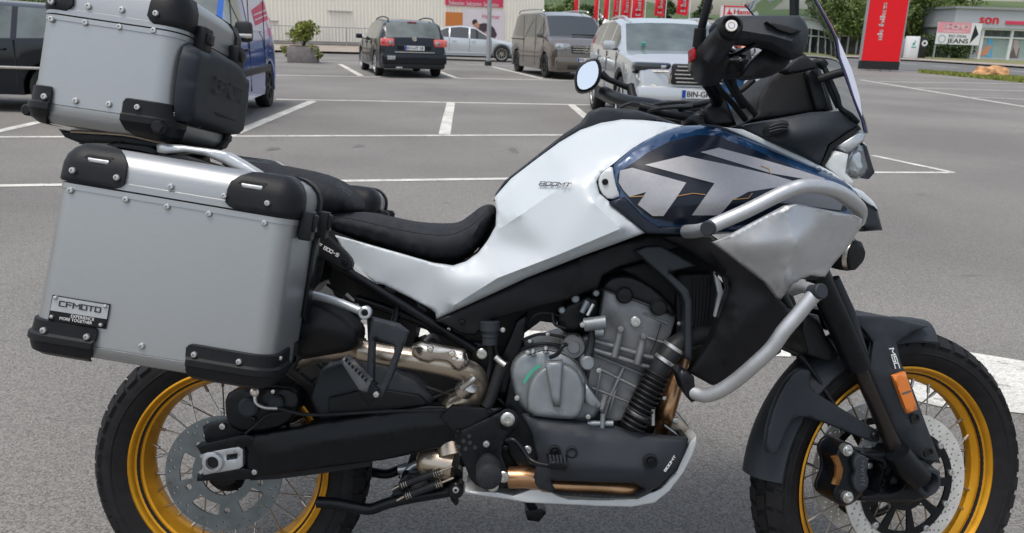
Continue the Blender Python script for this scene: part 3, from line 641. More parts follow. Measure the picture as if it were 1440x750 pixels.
cp = [(1001, 341, .30), (1023, 332, .31), (1060, 312, .33), (1104, 289, .345), (1121, 287, .35), (1160, 295, .345), (1202, 303, .32), (1212, 308, .31), (1212, 318, .30), (1204, 330, .30), (1195, 345, .295), (1170, 374, .29), (1160, 390, .29), (1140, 388, .31), (1124, 394, .315), (1108, 410, .30), (1098, 421, .29), (1092, 419, .29), (1075, 397, .30)]
R('crash_plate', cp, ALU_L, BK, ctrl=[(1106, 299, .356), (1118, 342, .366), (1099, 402, .322), (1192, 320, .316), (1150, 366, .318), (1055, 348, .338), (1150, 312, .345)], creases=[(0, 1), (1, 2)], crisp=True, t=.006, ep=2, er=.004, step=5, soft=10, angle=85, mir=True)
# fog lamp
tube('fog_lamp', [(1160, 352, .20, 20), (1182, 356, .22, 22), (1195, 358, .235, 22)], 22, PLASTIC, BK, smooth=False, seg=28)
tube('fog_lamp_ring', [(1194, 358, .234, 21), (1200, 359, .24, 20)], 20, CHROME, BK, smooth=False, seg=28)
tube('fog_lamp_lens', [(1199, 359, .24, 20), (1205, 360, .245, 19), (1209, 361, .25, 12)], 20, PLASTIC, BK, smooth=False, seg=28)

# ---- engine
R('engine_case', [(735, 500), (830, 470), (900, 480), (925, 520), (905, 560), (880, 604), (740, 592), (715, 560)], ENG, BK, d=.10, t=.22, ep=6, er=.01)
for x0, y0, x1, y1 in ((838, 500, 906, 528), (832, 545, 884, 566), (858, 430, 880, 436), (896, 470, 938, 484), (846, 515, 838, 560), (868, 540, 856, 585)): tube('casting_rib', [(x0, y0, .158), ((x0+x1)/2, (y0+y1)/2, .162), (x1, y1, .158)], 1.8, ENG, BK, seg=8)
hp = [(850, 406, .15), (856, 398, .15), (875, 392, .15), (893, 397, .15), (925, 416, .15), (951, 443, .15), (944, 470, .15), (924, 507, .15), (902, 532, .15), (888, 562, .15), (874, 592, .15), (856, 594, .15), (827, 560, .15), (826, 536, .15), (834, 500, .15), (832, 471, .15), (844, 447, .15), (847, 425, .15)]
R('cylinder_head', hp, ENG, BK, ctrl=[(860, 430, .165), (920, 450, .162), (900, 500, .16)], t=.28, ep=2, er=.004, step=8)
R('cam_cover', [(847, 405), (856, 393), (872, 388), (894, 390), (926, 410), (952, 440), (948, 446), (925, 432), (880, 417), (850, 408)], PLASTIC, BK, d=.172, t=.30, ep=4, er=.012, sm=1)
for x, y in ((878, 415), (926, 432)): disc('cam_plug', x, y, .170, [(12, -.01), (12, .005), (10.5, .008), (9.5, .005), (0, .006)], PLASTIC, BK)
bolt(894, 453, .166, 8, STEEL, BK); disc('boss', 894, 453, .160, [(9.5, -.005), (9.5, .005), (0, .005)], ENG, BK)
for a, b in (((836, 479), (918, 504)), ((833, 491), (912, 517))): tube('casting_rib', [(a[0], a[1], .165), ((a[0]+b[0])/2, (a[1]+b[1])/2, .170), (b[0], b[1], .165)], 3.6, ENG, BK)
for a, b in (((873, 463), (864, 502)), ((905, 473), (896, 512))): tube('oil_gallery', [(a[0], a[1], .175), (b[0], b[1], .175)], 5.2, ENG, BK, smooth=False); bolt(a[0], a[1], .185, 5, ENG, BK, sock=False)
tube('casting_rib', [(878, 515, .16), (858, 560, .16), (850, 585, .16)], 2.5, ENG, BK); tube('casting_rib', [(845, 520, .16), (895, 545, .16)], 2.2, ENG, BK); tube('casting_rib', [(905, 440, .162), (938, 455, .16)], 1.8, ENG, BK)
tube('thermostat_housing', [(822, 457, .18), (853, 453, .19)], 9.5, ENG2, BK, smooth=False); tube('thermostat_housing', [(838, 466, .18), (850, 467, .185)], 7.5, ENG2, BK, smooth=False)
bolt(819, 457, .20, 4, STEEL, BK)
tube('coolant_pipe', [(833, 465, .17), (830, 490, .175), (826, 505, .18)], 5.5, RUB2, BK)
disc('water_pump_neck', 826, 510, .18, [(10, -.02), (10, .008), (8, .012), (0, .012)], ENG2, BK)
# clutch cover
R('clutch_cover', [(716, 524), (722, 506), (738, 494), (768, 489), (798, 497), (817, 514), (828, 536), (830, 556), (846, 572), (834, 592), (800, 592), (743, 584), (728, 566), (722, 548)], ENG2, BK, d=.165, t=.06, ep=6, er=.015, step=7, ctrl=[(780, 540, .185)], sm=1, soft=1)
R('clutch_boss', [(743, 584), (740, 562), (744, 540), (757, 520), (778, 510), (800, 513), (817, 528), (823, 552), (820, 575), (812, 590), (780, 589)], ENG2, BK, d=.205, t=.03, ep=6, er=.012, step=7, sm=1)
R('cover_ridge', [(766, 510), (792, 508), (790, 540), (788, 573), (778, 572), (772, 545)], ENG2, BK, d=.222, t=.02, ep=4, er=.008)
R('cover_web', [(824, 540), (846, 570), (838, 576), (822, 566)], ENG2, BK, d=.19, t=.02, ep=2, er=.004)
for k in range(7):
    a0, a1 = radians(196+k*0), 0
pts = [(737, 545), (741, 533), (750, 522), (760, 514)]
R('green_sticker', [(735, 538), (741, 527), (750, 517), (759, 512), (761, 516), (752, 521), (744, 531), (738, 540)], GREENP, BK, d=.186, t=.001)
write_px('CFMOTO', (763, 578), (796, 584), 4.2, GREYDEC, BK, d=.206, lift=.0015, stroke=True)
for x, y in ((742, 496), (842, 521), (827, 586), (727, 560), (750, 588)): bolt(x, y, .178, 4, STEEL, BK)
for x, y, h in ((750, 492, 9), (768, 488, 9)): tube('cover_lug', [(x, y, .175), (x-1, y+h, .18)], 3.6, ENG2, BK, smooth=False)
tube('clutch_lever_arm', [(773, 503, .20), (784, 498, .205), (790, 488, .205), (797, 484, .20)], 3, BLACKM, BK)
disc('starter_motor', 806, 487, .13, [(17, -.05), (17, .01), (15, .014), (9, .014), (8, .018), (0, .018)], ENG, BK)
tube('drain_pipe', [(826, 596, .17), (862, 596, .17)], 4.5, ENG2, BK, smooth=False); tube('drain_pipe', [(846, 575, .18), (852, 556, .18)], 4, ENG, BK); tube('drain_pipe', [(848, 582, .18), (847, 602, .18)], 3.5, ENG2, BK)
for (x, y, d, r) in ((948, 489, .172, 16), (936, 507, .182, 16), (897, 582, .162, 15.5)): c = FB.P(x, y, d); k = np.linalg.norm(LM @ c-CAM)/FPX; V, F = lathe_vf([(r*k, -.004), (r*k*1.03, -.003), (r*k*1.03, .003), (r*k, .004)], 24); mk('hose_clamp', orient(V, c, (-.5, 0, -.85)), F, STEEL, BK)
for q in ([(846, 408, .176), (880, 419, .176), (926, 436, .172), (948, 446, .168)], [(742, 500, .185), (768, 493, .188), (798, 501, .188), (816, 517, .186)], [(930, 455, .165), (922, 480, .165), (914, 500, .165)]): tube('gasket_line', q, .7, DARKIN, BK, seg=6)
for x, y in ((900, 502), (903, 541), (885, 572), (955, 455), (948, 480), (934, 560), (770, 470), (745, 480)): bolt(x, y, .15, 3.2, STEEL, BK)
R('generator_cover', [(868, 590), (882, 572), (905, 570), (920, 590), (916, 608), (876, 608)], PLASTIC, BK, d=.15, t=.1, ep=5, er=.02, sm=1)
tube('hose_bracket', [(918, 575, .175), (918, 598, .175)], 3, STEEL, BK)
# throttle bodies, hoses between frame and head
R('throttle_body', [(780, 440), (800, 425), (822, 415), (842, 410), (846, 440), (835, 460), (800, 470), (785, 462)], BLACKM, BK, d=.12, t=.2, ep=5, er=.02, sm=1)
for x, y, r in ((809, 420, 6), (790, 436, 5), (826, 430, 5), (838, 412, 5)): disc('throttle_plug', x, y, .135, [(r, -.01), (r, .006), (r*.7, .009), (0, .009)], ENG2, BK, 14)
tube('connector', [(826, 424, .15), (818, 440, .155)], 4, ENG2, BK, smooth=False); tube('connector', [(834, 428, .15), (826, 444, .155)], 3, STEEL, BK, smooth=False)
for q in ([(735, 478, .13), (760, 470, .14), (790, 474, .14), (800, 480, .12)], [(732, 492, .12), (758, 484, .13), (785, 486, .13), (800, 494, .12)], [(742, 462, .11), (750, 445, .13), (765, 440, .13), (790, 445, .12)], [(776, 440, .13), (780, 456, .14), (795, 462, .14)], [(725, 500, .11), (745, 497, .12), (770, 500, .13)], [(800, 470, .13), (812, 474, .14), (818, 486, .13)]):
    tube('cable', q, 2.2, RUB2, BK, seg=8)
R('wiring_cover', [(868, 378), (905, 368), (950, 380), (962, 420), (952, 440), (925, 412), (895, 392)], DARKIN, BK, d=.12, t=.2, ep=4, er=.01)

# ---- bash plate
bpo = [(735, 584), (790, 590), (825, 596), (836, 601), (855, 603), (868, 603), (880, 607), (900, 611), (948, 617), (967, 617), (961, 639), (951, 657), (927, 684), (897, 700), (847, 701), (788, 697), (758, 688), (748, 676), (757, 650), (748, 612)]
R('engine_guard', bpo, PLASTIC2, BK, d=.19, t=.02, holes=[[(775, 676), (893, 680), (907, 689), (890, 698), (780, 692)]], ctrl=[(760, 602, .205), (825, 612, .21), (868, 622, .21), (930, 632, .20), (790, 655, .225), (900, 660, .225), (950, 640, .19)], creases=[(0, 1), (1, 2), (2, 3), (4, 5)], ep=3, er=.008, step=9, soft=1)
for x, y, r in ((780, 635, 5), (915, 649, 6)): disc('bolt_seat', x, y, .222, [(r*1.7, -.004), (r*1.7, .002), (r*1.3, .003), (r*1.2, -.001), (0, -.001)], PLASTIC, BK); bolt(x, y, .223, r*.8, BLACKM, BK)
disc('bolt_seat', 804, 636, .220, [(8, -.004), (8, .002), (6.5, .003), (6, -.003), (0, -.003)], DARKIN, BK)
write_px('800MT', (936, 664), (951, 642), 3.4, WPRINT, BK, d=.205, lift=.006, stroke=True)
R('guard_front', [(961, 617), (968, 617), (962, 640), (950, 668), (930, 688), (916, 694), (930, 682), (951, 657), (958, 640)], DARKIN, BK, d=.17, t=.30)
skp = [(654, 690), (700, 692), (722, 697), (747, 688), (771, 689), (784, 697), (800, 702), (847, 703), (897, 701), (927, 687), (951, 661), (961, 641), (970, 622), (979, 612), (980, 622), (974, 640), (961, 665), (942, 690), (921, 707), (889, 713), (847, 712), (740, 707), (712, 702), (655, 694)]
R('skid_plate', skp, WHITE_M, BK, d=.17, t=.34, ep=1.5, er=.006, step=6)
R('lower_core', [(700, 600), (760, 600), (764, 690), (690, 690), (680, 640)], DARKIN, BK, d=.13, t=.2)
R('oil_cooler_box', [(933, 602), (946, 582), (955, 587), (978, 612), (968, 618), (935, 612)], CHAMP, BK, d=.10, t=.2, ep=2, er=.004); bolt(950, 592, .105, 5, STEEL, BK)
tube('cooler_strut', [(934, 598, .12), (955, 614, .12)], 1.6, STEEL, BK, smooth=False)

# ---- footrest plate, pedal, centre stand, side stand
FP_ = R('footrest_plate', [(636, 612), (650, 604), (706, 578), (715, 576), (726, 583), (728, 596), (721, 608), (710, 618), (706, 639), (712, 656), (716, 672), (712, 684), (697, 692), (682, 689), (664, 680), (654, 656), (646, 634)], BLACKM, BK, d=.185, t=.014, sm=1, ep=3, er=.005, step=7)
R('heel_guard', [(618, 587), (636, 570), (706, 575), (644, 614), (630, 600)], PLASTIC, BK, d=.178, t=.01, ep=3, er=.004)
for x, y, r, m in ((714, 590, 10, STEEL), (684, 625, 5, STEEL), (708, 671, 8, STEEL), (693, 684, 8, STEEL), (688, 580, 4, BLACKM), (644, 608, 4, BLACKM), (742, 633, 6, STEEL), (711, 630, 4, BLACKM)): bolt(x, y, .188, r, m, BK)
disc('bolt_collar', 714, 590, .182, [(15, 0), (15, .004), (12, .006), (0, .006)], BLACKM, BK)
for x, y in ((660, 614), (652, 621), (645, 629), (655, 632), (668, 630), (661, 623)): disc('plate_dimple', x, y, .186, [(3.2, 0), (2.6, .0015), (0, .0015)], PLASTIC2, BK, 12)
pr = [(13, -.12), (15, -.1)]
V, F = lathe_vf([(.020, -.10), (.022, -.02)]+sum([[(.026, -.02+k*.012), (.026, -.013+k*.012), (.023, -.012+k*.012)] for k in range(6)], [])+[(.024, .055), (.018, .058), (0, .058)], 18)
mk('rider_footpeg', orient(V, FB.P(687, 661, .24), (0.05, -1, .05)), F, RUB2, BK)
R('footpeg_carrier', [(668, 654), (674, 646), (700, 645), (703, 664), (690, 676), (672, 672)], BLACKM, BK, d=.21, t=.03, ep=2, er=.004)
tube('brake_pedal', [(712, 620, .20), (722, 619, .205), (732, 628, .21), (744, 645, .22), (756, 652, .23), (772, 655, .24)], 3.6, BLACKM, BK)
R('pedal_pad', [(769, 648), (799, 650), (796, 662), (774, 661)], BLACKM, BK, d=.27, t=.05, ep=1.5, er=.003)
for k in range(5): R('pedal_tooth', [(773+k*5, 648), (776+k*5, 648.2), (775.5+k*5, 652), (773.5+k*5, 652)], PLASTIC2, BK, d=.275, t=.04)
tube('centre_stand', [(446, 706, .12), (470, 708, .12), (500, 714, .12), (522, 716, .12), (545, 708, .12), (580, 700, .12), (640, 690, .13)], 7.5, BLACKM, BK, mir=True)
R('centre_stand_arm', [(545, 706), (560, 684), (565, 668), (640, 655), (650, 664), (650, 688), (632, 694), (560, 712)], BLACKM, BK, d=.10, t=.03, ep=2, er=.004, holes=[[(574, 686), (600, 676), (604, 680), (580, 690)]], mir=True)
tube('centre_stand_crossbar', [(560, 690, .10), (560, 690, -.10)], 8, BLACKM, BK, smooth=False)
for a, b in (((556, 685), (634, 658)), ((563, 700), (636, 674))):
    tube('return_spring', [(a[0]+6, a[1]-2, .155), (b[0]-18, b[1]+6, .155)], 5, RUB2, BK, smooth=False)
    for t in (0, .06, .12, .88, .94, 1.0): x = a[0]+(b[0]-a[0])*(.12+.66*t); y = a[1]+(b[1]-a[1])*(.12+.66*t); disc('spring_coil', x, y, .155, [(5.5, -.001), (6, 0), (5.5, .001)], CHROME, BK, 14, n=(.94, 0, .33))
    tube('spring_hook', [(a[0]-5, a[1]+4, .155), (a[0]+8, a[1]-3, .155)], 1.6, CHAMP, BK, smooth=False); tube('spring_hook', [(b[0]-20, b[1]+7, .155), (b[0]+2, b[1]-2, .155)], 1.6, CHAMP, BK, smooth=False)
disc('stand_pivot', 641, 689, .14, [(11, -.03), (11, .006), (9, .009), (5, .009), (5, .014), (0, .014)], BLACKM, BK); bolt(641, 689, .152, 5, STEEL, BK)
R('stand_tab', [(632, 696), (643, 698), (645, 708), (641, 712), (634, 704)], BLACKM, BK, d=.13, t=.02)
tube('linkage_rod', [(566, 672, .06), (580, 656, .06), (600, 648, .06)], 5, SILVER, BK); tube('linkage_rod', [(560, 660, .05), (600, 655, .05), (630, 650, .05)], 6, SILVER, BK)
tube('side_stand', [(715, 680, -.13), (735, 695, -.16), (748, 712, -.19), (752, 722, -.20)], 6.5, BLACKM, BK)
_p = FB.P(752, 722, -.20); _g0 = LM @ _p
o = R('side_stand_foot', [(738, 719), (762, 715), (768, 722), (758, 734), (742, 732)], BLACKM, BK, d=-.18, t=.05, ep=1.5, er=.003)

# ---- cables under the seat, extra clutter
for q in ([(460, 400, .08), (480, 415, .09), (500, 430, .08)], [(600, 545, .10), (640, 556, .12), (680, 552, .12)], [(690, 580, .10), (700, 560, .12), (730, 600, .12)], [(610, 560, .11), (650, 545, .12), (664, 560, .13)]):
    tube('cable', q, 2.5, RUB2, BK, seg=8)

# ---- front fork, fender, calliper
def leg(name, pts, mat, seg=24):
    """one fork member on the near side and its twin across the wheel"""
    P3 = [FS.P(x, y, d) for x, y, d, r in pts]; k = [r*np.linalg.norm(LM @ p-CAM)/FPX for p, (x, y, d, r) in zip(P3, pts)]
    V, F = sweep(P3, k, seg); mk(name, V, F, mat, BK); q = V-2*((V-FWC) @ FS.N)[:, None]*FS.N; mk(name, q, F, mat, BK)
leg('fork_tube', [(1113, 305, .10, 16), (1152, 392, .10, 16.5), (1206, 512, .10, 16.5), (1208, 518, .10, 15)], BLACKM)
leg('fork_slider', [(1206, 512, .10, 10), (1234, 575, .10, 10), (1262, 640, .10, 10)], M('smoked_fork_chrome', (.035, .030, .028), .22, .6))
leg('fork_lit_side', [(1172, 392, .105, 8), (1194, 440, .105, 8), (1217, 512, .105, 7)], PLASTIC2)  # lighter grey strip standing in for the lit side of the fork tube
for y in (372,): 
    x = 1084+(y-241)*.452; a_, b_ = FS.P(x, y, .13), FS.P(x, y, .13)-FS.N*.26; V, F = sweep([a_, b_], .033, 16); mk('fork_clamp', V, F, BLACKM, BK)
ff = dict(fr=FS)
R('fork_foot', [(1246, 628), (1276, 634), (1304, 650), (1322, 664), (1318, 684), (1306, 700), (1288, 706), (1254, 707), (1221, 706), (1206, 704), (1206, 698), (1232, 693), (1238, 668), (1240, 652), (1222, 645), (1206, 640), (1208, 634), (1240, 636)], BLACKM, BK, d=.10, t=.035, ep=5, er=.012, step=7, holes=[[(1247, 660), (1262, 656), (1272, 668), (1270, 684), (1254, 692), (1236, 693)]], **ff)
tube('fork_foot_casting', [(1262, 636, .12, 15), (1276, 656, .12, 17), (1292, 672, .12, 16)], 16, BLACKM, BK, fr=FS)
disc('axle_clamp', 1303, 677, .125, [(18, -.03), (18, .006), (16, .01), (12.5, .01), (11, -.02), (0, -.02)], PLASTIC2, BK, fr=FS)
CAL = R('front_calliper', [(1172, 640), (1182, 624), (1196, 622), (1204, 634), (1215, 643), (1219, 660), (1217, 691), (1201, 708), (1184, 714), (1168, 700), (1172, 684), (1178, 672), (1178, 654)], BLACKM, BK, d=.135, t=.06, sm=1, ep=5, er=.015, step=6, **ff)
R('calliper_cap', [(1201, 645), (1209, 638), (1219, 643), (1222, 655), (1218, 664), (1222, 675), (1219, 688), (1208, 694), (1200, 686), (1199, 674), (1203, 664), (1199, 655)], PLASTIC2, CAL, d=.146, t=.02, sm=1, ep=3, er=.005, step=5, **ff)
write_px('J.JUAN', (1215, 684), (1216, 648), 5, GREYD2, BK, d=.1465, fr=FS, name='lettering')
R('brake_pad_holder', [(1170, 643), (1179, 641), (1186, 660), (1184, 672), (1180, 683), (1171, 681), (1176, 670), (1176, 655)], M('calliper_gold', (.22, .10, .03), .45, .6), BK, d=.138, t=.006, ep=1, er=.001, **ff)
for x, y in ((1190.5, 633), (1191, 699)): disc('calliper_bolt', x, y, .14, [(7.5, -.01), (7.5, .004), (5.5, .005), (5.5, .009), (3, .010), (0, .008)], STEEL, BK, 14, FS)
# fender: curved shell over the wheel plus traced side stays
fend = []
nA, nB = 26, 12
for i in range(nA+1):
    a = radians(80+ (176-80)*i/nA); row = []
    for j in range(nB+1):
        b = -1+2*j/nB; rr = .374-.045*abs(b)**2.6; row.append((rr*cos(a), -b*.064, rr*sin(a)))
    fend.append(row)
V = np.array([p for r in fend for p in r]); F = [(i*(nB+1)+j, i*(nB+1)+j+1, (i+1)*(nB+1)+j+1) for i in range(nA) for j in range(nB)]+[(i*(nB+1)+j, (i+1)*(nB+1)+j+1, (i+1)*(nB+1)+j) for i in range(nA) for j in range(nB)]
back = V*np.array([.985, .96, .985]); V, F = close_solid(V, F, back)
cS, sS = cos(STEER), sin(STEER); RS = np.array([[cS, -sS, 0], [sS, cS, 0], [0, 0, 1]])
mk('front_fender', V @ RS.T+FWC, F, PLASTIC2, BK)
R('fender_stay', [(1139, 534), (1140, 548), (1174, 569), (1228, 602), (1238, 609), (1236, 622), (1222, 621), (1165, 597), (1126, 584), (1110, 596), (1100, 622), (1092, 640), (1076, 636), (1082, 590), (1100, 545), (1120, 520), (1140, 520)], PLASTIC2, BK, d=.085, t=.012, ep=3, er=.006, sm=1, **ff)
bolt(1230, 613, .09, 5, BLACKM, BK, FS)
R('fender_side', [(1187, 443), (1249, 445), (1306, 459), (1284, 467), (1261, 482), (1266, 508), (1284, 548), (1302, 596), (1323, 652), (1301, 648), (1271, 636), (1253, 605), (1240, 565), (1221, 521), (1227, 482), (1214, 464)], PLASTIC2, BK, d=.098, t=.012, ctrl=[(1245, 470, .105), (1258, 530, .118), (1280, 600, .122)], creases=[(0, 1), (1, 2)], ep=3, er=.006, step=8, **ff)
R('fender_tip', [(1187, 443), (1249, 445), (1306, 459), (1286, 466), (1262, 478), (1225, 480), (1190, 470)], PLASTIC2, BK, d=.085, t=.17, ep=4, er=.02, **ff)
write_px('MSC', (1250, 490), (1259, 519), 7, WPRINT, BK, d=.113, lift=.009, fr=FS, stroke=True, slant=.2)
RFL = R('reflector', [(1256, 529), (1273, 523), (1291, 576), (1276, 582)], AMBER, BK, d=.128, t=.008, ep=1.5, er=.002, **ff)
R('reflector_divider', [(1268, 553), (1281, 549), (1282, 551), (1269, 555.5)], GREYD2, BK, d=.1285, t=.004, **ff)
for x, y in ((1287, 589), (1306, 637)): disc('bolt_well', x, y, .124, [(6.5, -.004), (6.5, .002), (5, .002), (4.5, -.002), (0, -.002)], DARKIN, BK, 16, FS)
R('fork_leg_gusset', [(1128, 440), (1150, 443), (1160, 470), (1180, 500), (1165, 510), (1135, 500), (1126, 465)], PLASTIC, BK, d=.075, t=.15, ep=4, er=.015, **ff)
tube('brake_hose', [(1094, 487, .10), (1115, 496, .11), (1127, 503, .12), (1145, 525, .12), (1162, 552, .12), (1178, 580, .12), (1185, 610, .13)], 2.6, RUB2, BK)
tube('hose_clip', [(1123, 500, .125), (1131, 507, .125)], 4.5, PLASTIC, BK, smooth=False)
R('hose_bracket', [(1078, 495), (1092, 480), (1100, 486), (1098, 496), (1084, 505)], BLACKM, BK, d=.08, t=.02)

# ---- cowl, headlight, screen
cw = [(1039, 176, .15), (1097, 166, .15), (1140, 158, .15), (1183, 156, .14), (1205, 172, .13), (1208, 177, .13), (1185, 190, .14), (1165, 203, .15), (1153, 232, .15), (1130, 221, .15), (1090, 203, .15), (1050, 184, .14)]
R('cowl', cw, PLASTIC2, BK, ctrl=[(1112, 192, .19), (1106, 170, .165), (1160, 180, .18)], sym=True, step=7, ep=3, er=.008, soft=5)
R('cowl_gap', [(1208, 177), (1186, 191), (1167, 204), (1155, 232), (1160, 236), (1172, 208), (1190, 196), (1211, 182)], DARKIN, BK, d=.135, t=.27)
R('vent_scoop', [(1078, 178), (1095, 168), (1108, 170), (1110, 178), (1100, 188), (1082, 192)], DARKIN, BK, d=.19, t=.05, ep=3, er=.01, sm=1)
for k in range(3): tube('vent_slat', [(1082, 178+k*4, .192), (1096, 174+k*4, .197), (1107, 174+k*4, .192)], 1.2, PLASTIC2, BK, seg=8)
R('cowl_lower', [(1173, 207), (1211, 183), (1218, 187), (1215, 198), (1193, 216)], SILVER, BK, d=.135, sym=True, ep=3, er=.01)
HL = R('headlight', [(1193, 216), (1214, 198), (1220, 206), (1229, 243), (1216, 250), (1199, 253), (1189, 242)], LENS, BK, d=.12, sym=True, ep=4, er=.025, sm=1)
R('headlight_bowl', [(1196, 218), (1212, 204), (1218, 214), (1223, 240), (1204, 246), (1192, 238)], LENSIN, BK, d=.105, sym=True, ep=4, er=.02)
R('headlight_bezel', [(1160, 233), (1174, 212), (1193, 217), (1189, 243), (1200, 255), (1196, 262), (1176, 247)], WHITE_M, BK, d=.14, t=.28, ep=2, er=.005)
R('headlight_side', [(1212, 200), (1219, 206), (1230, 243), (1222, 252), (1212, 250), (1220, 236)], PLASTIC2, BK, d=.122, t=.012, ep=2, er=.004)
# screen: curved sheet, near edge traced
edge = [(1217, 187), (1213, 170), (1203, 145), (1191, 112), (1180, 80), (1176, 56), (1162, 28), (1146, 0), (1128, -30), (1112, -50)]
SV = []; nE = len(edge); nT = 14
for (x, y) in edge:
    e = FB.P(x, y, .165)
    for j in range(nT+1):
        t = 1-2*j/nT; SV.append((e[0]+.055*(1-t*t), -.165*t*1.0, e[2]+.01*(1-t*t)))
SV = np.array(SV); SFc = []
for i in range(nE-1):
    for j in range(nT): a = i*(nT+1)+j; SFc += [(a, a+1, a+nT+2), (a, a+nT+2, a+nT+1)]
V, F = close_solid(SV, SFc, SV-np.array([.0035, 0, 0])); mk('windscreen', V, F, SCREEN, BK, angle=60)
tube('screen_edge', [(x, y, .166) for x, y in edge], 1.3, M('tinted_screen_edge', (.035, .03, .09), .25, 0), BK, seg=8, mir=True)
R('screen_reflection', [(1182, 80), (1193, 110), (1205, 148), (1213, 168), (1209, 136), (1198, 98), (1184, 66), (1178, 52)], M('painted_reflection', (.55, .58, .68), .3, 0), BK, d=.166, t=.003)  # pale lavender strip painted in as a reflection along the screen's near edge
tube('screen_mount', [(1151, 112, .14), (1170, 106, .15), (1188, 101, .16)], 5.5, PLASTIC, BK, mir=True)
tube('screen_mount', [(1142, 92, .13), (1154, 88, .14), (1160, 94, .14)], 6, PLASTIC, BK)
tube('screen_linkage', [(1154, 84, .14), (1165, 108, .145), (1177, 135, .145), (1182, 152, .14), (1196, 162, .14), (1206, 172, .13)], 3.4, PLASTIC, BK, mir=True)
tube('screen_linkage', [(1158, 105, .12), (1170, 135, .12), (1178, 152, .12)], 2.4, PLASTIC, BK)
tube('instrument_mast', [(1117, -60, .0), (1117, -10, .0), (1117, 28, .0)], 6, PLASTIC, BK, smooth=False)
R('instrument_housing', [(1064, 140), (1085, 105), (1120, 84), (1150, 90), (1160, 112), (1172, 155), (1098, 166), (1050, 172), (1062, 160)], DARKIN, BK, d=.10, t=.22, ep=5, er=.02)
R('dash_bracket', [(1098, 100), (1130, 75), (1145, 88), (1152, 95), (1130, 100), (1110, 104)], PLASTIC, BK, d=.16, t=.02, ep=3, er=.006)
R('dash_support', [(1132, 100), (1150, 96), (1166, 152), (1148, 158)], PLASTIC, BK, d=.12, t=.03, ep=3, er=.006)

# ---- handlebar and controls
HG = R('hand_guard', [(1007, 45), (1006, 34), (1010, 26), (1020, 22), (1047, 22), (1124, 22), (1132, 30), (1138, 43), (1136, 61), (1128, 78), (1110, 76), (1079, 61), (1055, 57), (1038, 56), (1028, 61), (1016, 58)], PLASTIC2, BK, d=.40, t=.05, ctrl=[(1036, 42, .412), (1085, 50, .424), (1112, 58, .428), (1128, 46, .408)], creases=[(0, 1), (1, 2), (2, 3)], crisp=True, ep=3, er=.008, step=6, soft=3, angle=13)
R('guard_recess', [(1078, 30), (1106, 36), (1128, 43), (1112, 48), (1094, 42)], DARKIN, HG, d=.428, t=.02, ep=1.5, er=.002)
R('guard_blade', [(1041, 112), (1062, 110), (1084, 107), (1102, 98), (1113, 86), (1108, 76), (1090, 72), (1078, 66), (1060, 80), (1046, 98)], PLASTIC, BK, d=.36, t=.02, sm=1, ep=4, er=.008, ctrl=[(1080, 90, .375)])
disc('bar_end_weight', 1028, 38, .43, [(15, -.03), (15, .004), (13, .008), (11.5, .006), (11.2, -.001), (0, -.001)], PLASTIC, BK, n=(-.1, -.97, .2))
disc('bar_end_bolt', 1028, 38, .435, [(8.5, -.01), (8.5, .004), (7.5, .006), (4.5, .006), (3.8, .001), (0, .001)], CHROME, BK, 24, n=(-.1, -.97, .2))
disc('bar_end_bolt_head', 1028, 38, .436, [(4.6, .002), (3.8, .006), (0, .006)], STEEL, BK, 16, n=(-.1, -.97, .2))
tube('grip', [(1022, 46, .42, 15), (1015, 56, .40, 17), (1007, 66, .36, 18), (1003, 74, .33, 18)], 18, RUB2, BK, seg=24)
tube('throttle_housing', [(1006, 66, .335, 19), (1001, 76, .32, 24), (999, 86, .30, 25), (997, 96, .27, 24), (996, 103, .24, 18)], 26, PLASTIC, BK, seg=24)
tube('throttle_housing', [(1000, 92, .28, 17), (1018, 96, .27, 15), (1034, 98, .26, 12)], 16, PLASTIC, BK)
for y_, r_ in ((70, 20.5), (79, 25.5), (91, 26.8)): tube('housing_ring', [(1004-(y_-68)*.35, y_-1.2, .335-(y_-66)*.0025), (1003.6-(y_-68)*.35, y_+1.2, .330-(y_-66)*.0025)], r_, BLACKM, BK, smooth=False, seg=28)
R('kill_switch', [(972, 69), (978, 66), (980, 82), (973, 85)], REDM, BK, d=.33, t=.03, ep=1.5, er=.003)
tube('handlebar', [(984, 96, .26), (992, 112, .20), (1004, 130, .12), (1008, 142, .05), (1000, 152, 0), (975, 158, -.06), (940, 152, -.14), (915, 147, -.2), (885, 143, -.28), (862, 136, -.36), (850, 130, -.42)], 8.5, BLACKM, BK, seg=18)
tube('handlebar_brace', [(900, 150, -.1), (940, 160, -.08), (985, 166, .0)], 7, BLACKM, BK)
R('bar_clamp', [(992, 150), (1008, 138), (1020, 137), (1036, 176), (1000, 178), (990, 170)], BLACKM, BK, d=.05, t=.12, ep=4, er=.01)
R('bar_riser', [(970, 165), (985, 154), (1000, 165), (996, 180), (972, 178)], BLACKM, BK, d=.04, t=.10, ep=3, er=.01)
for q in ([(1000, 105, .22), (1012, 125, .15), (1030, 145, .10), (1048, 168, .06)], [(1030, 100, .24), (1032, 118, .18), (1040, 135, .14), (1058, 156, .10), (1072, 172, .08)], [(1018, 92, .26), (1020, 110, .2), (1045, 150, .1)], [(955, 152, -.05), (985, 146, 0), (1010, 140, .03), (1040, 128, .05), (1060, 112, .05)]):
    tube('cable', q, 4.2, RUB2, BK, seg=10)
for q in ([(900, 152, -.15), (930, 146, -.1), (965, 144, -.05), (1000, 150, 0)], [(905, 158, -.1), (935, 152, -.05), (975, 150, 0)], [(870, 152, -.2), (890, 145, -.2), (915, 150, -.15)]): tube('cable', q, 2.6, RUB2, BK, seg=8)
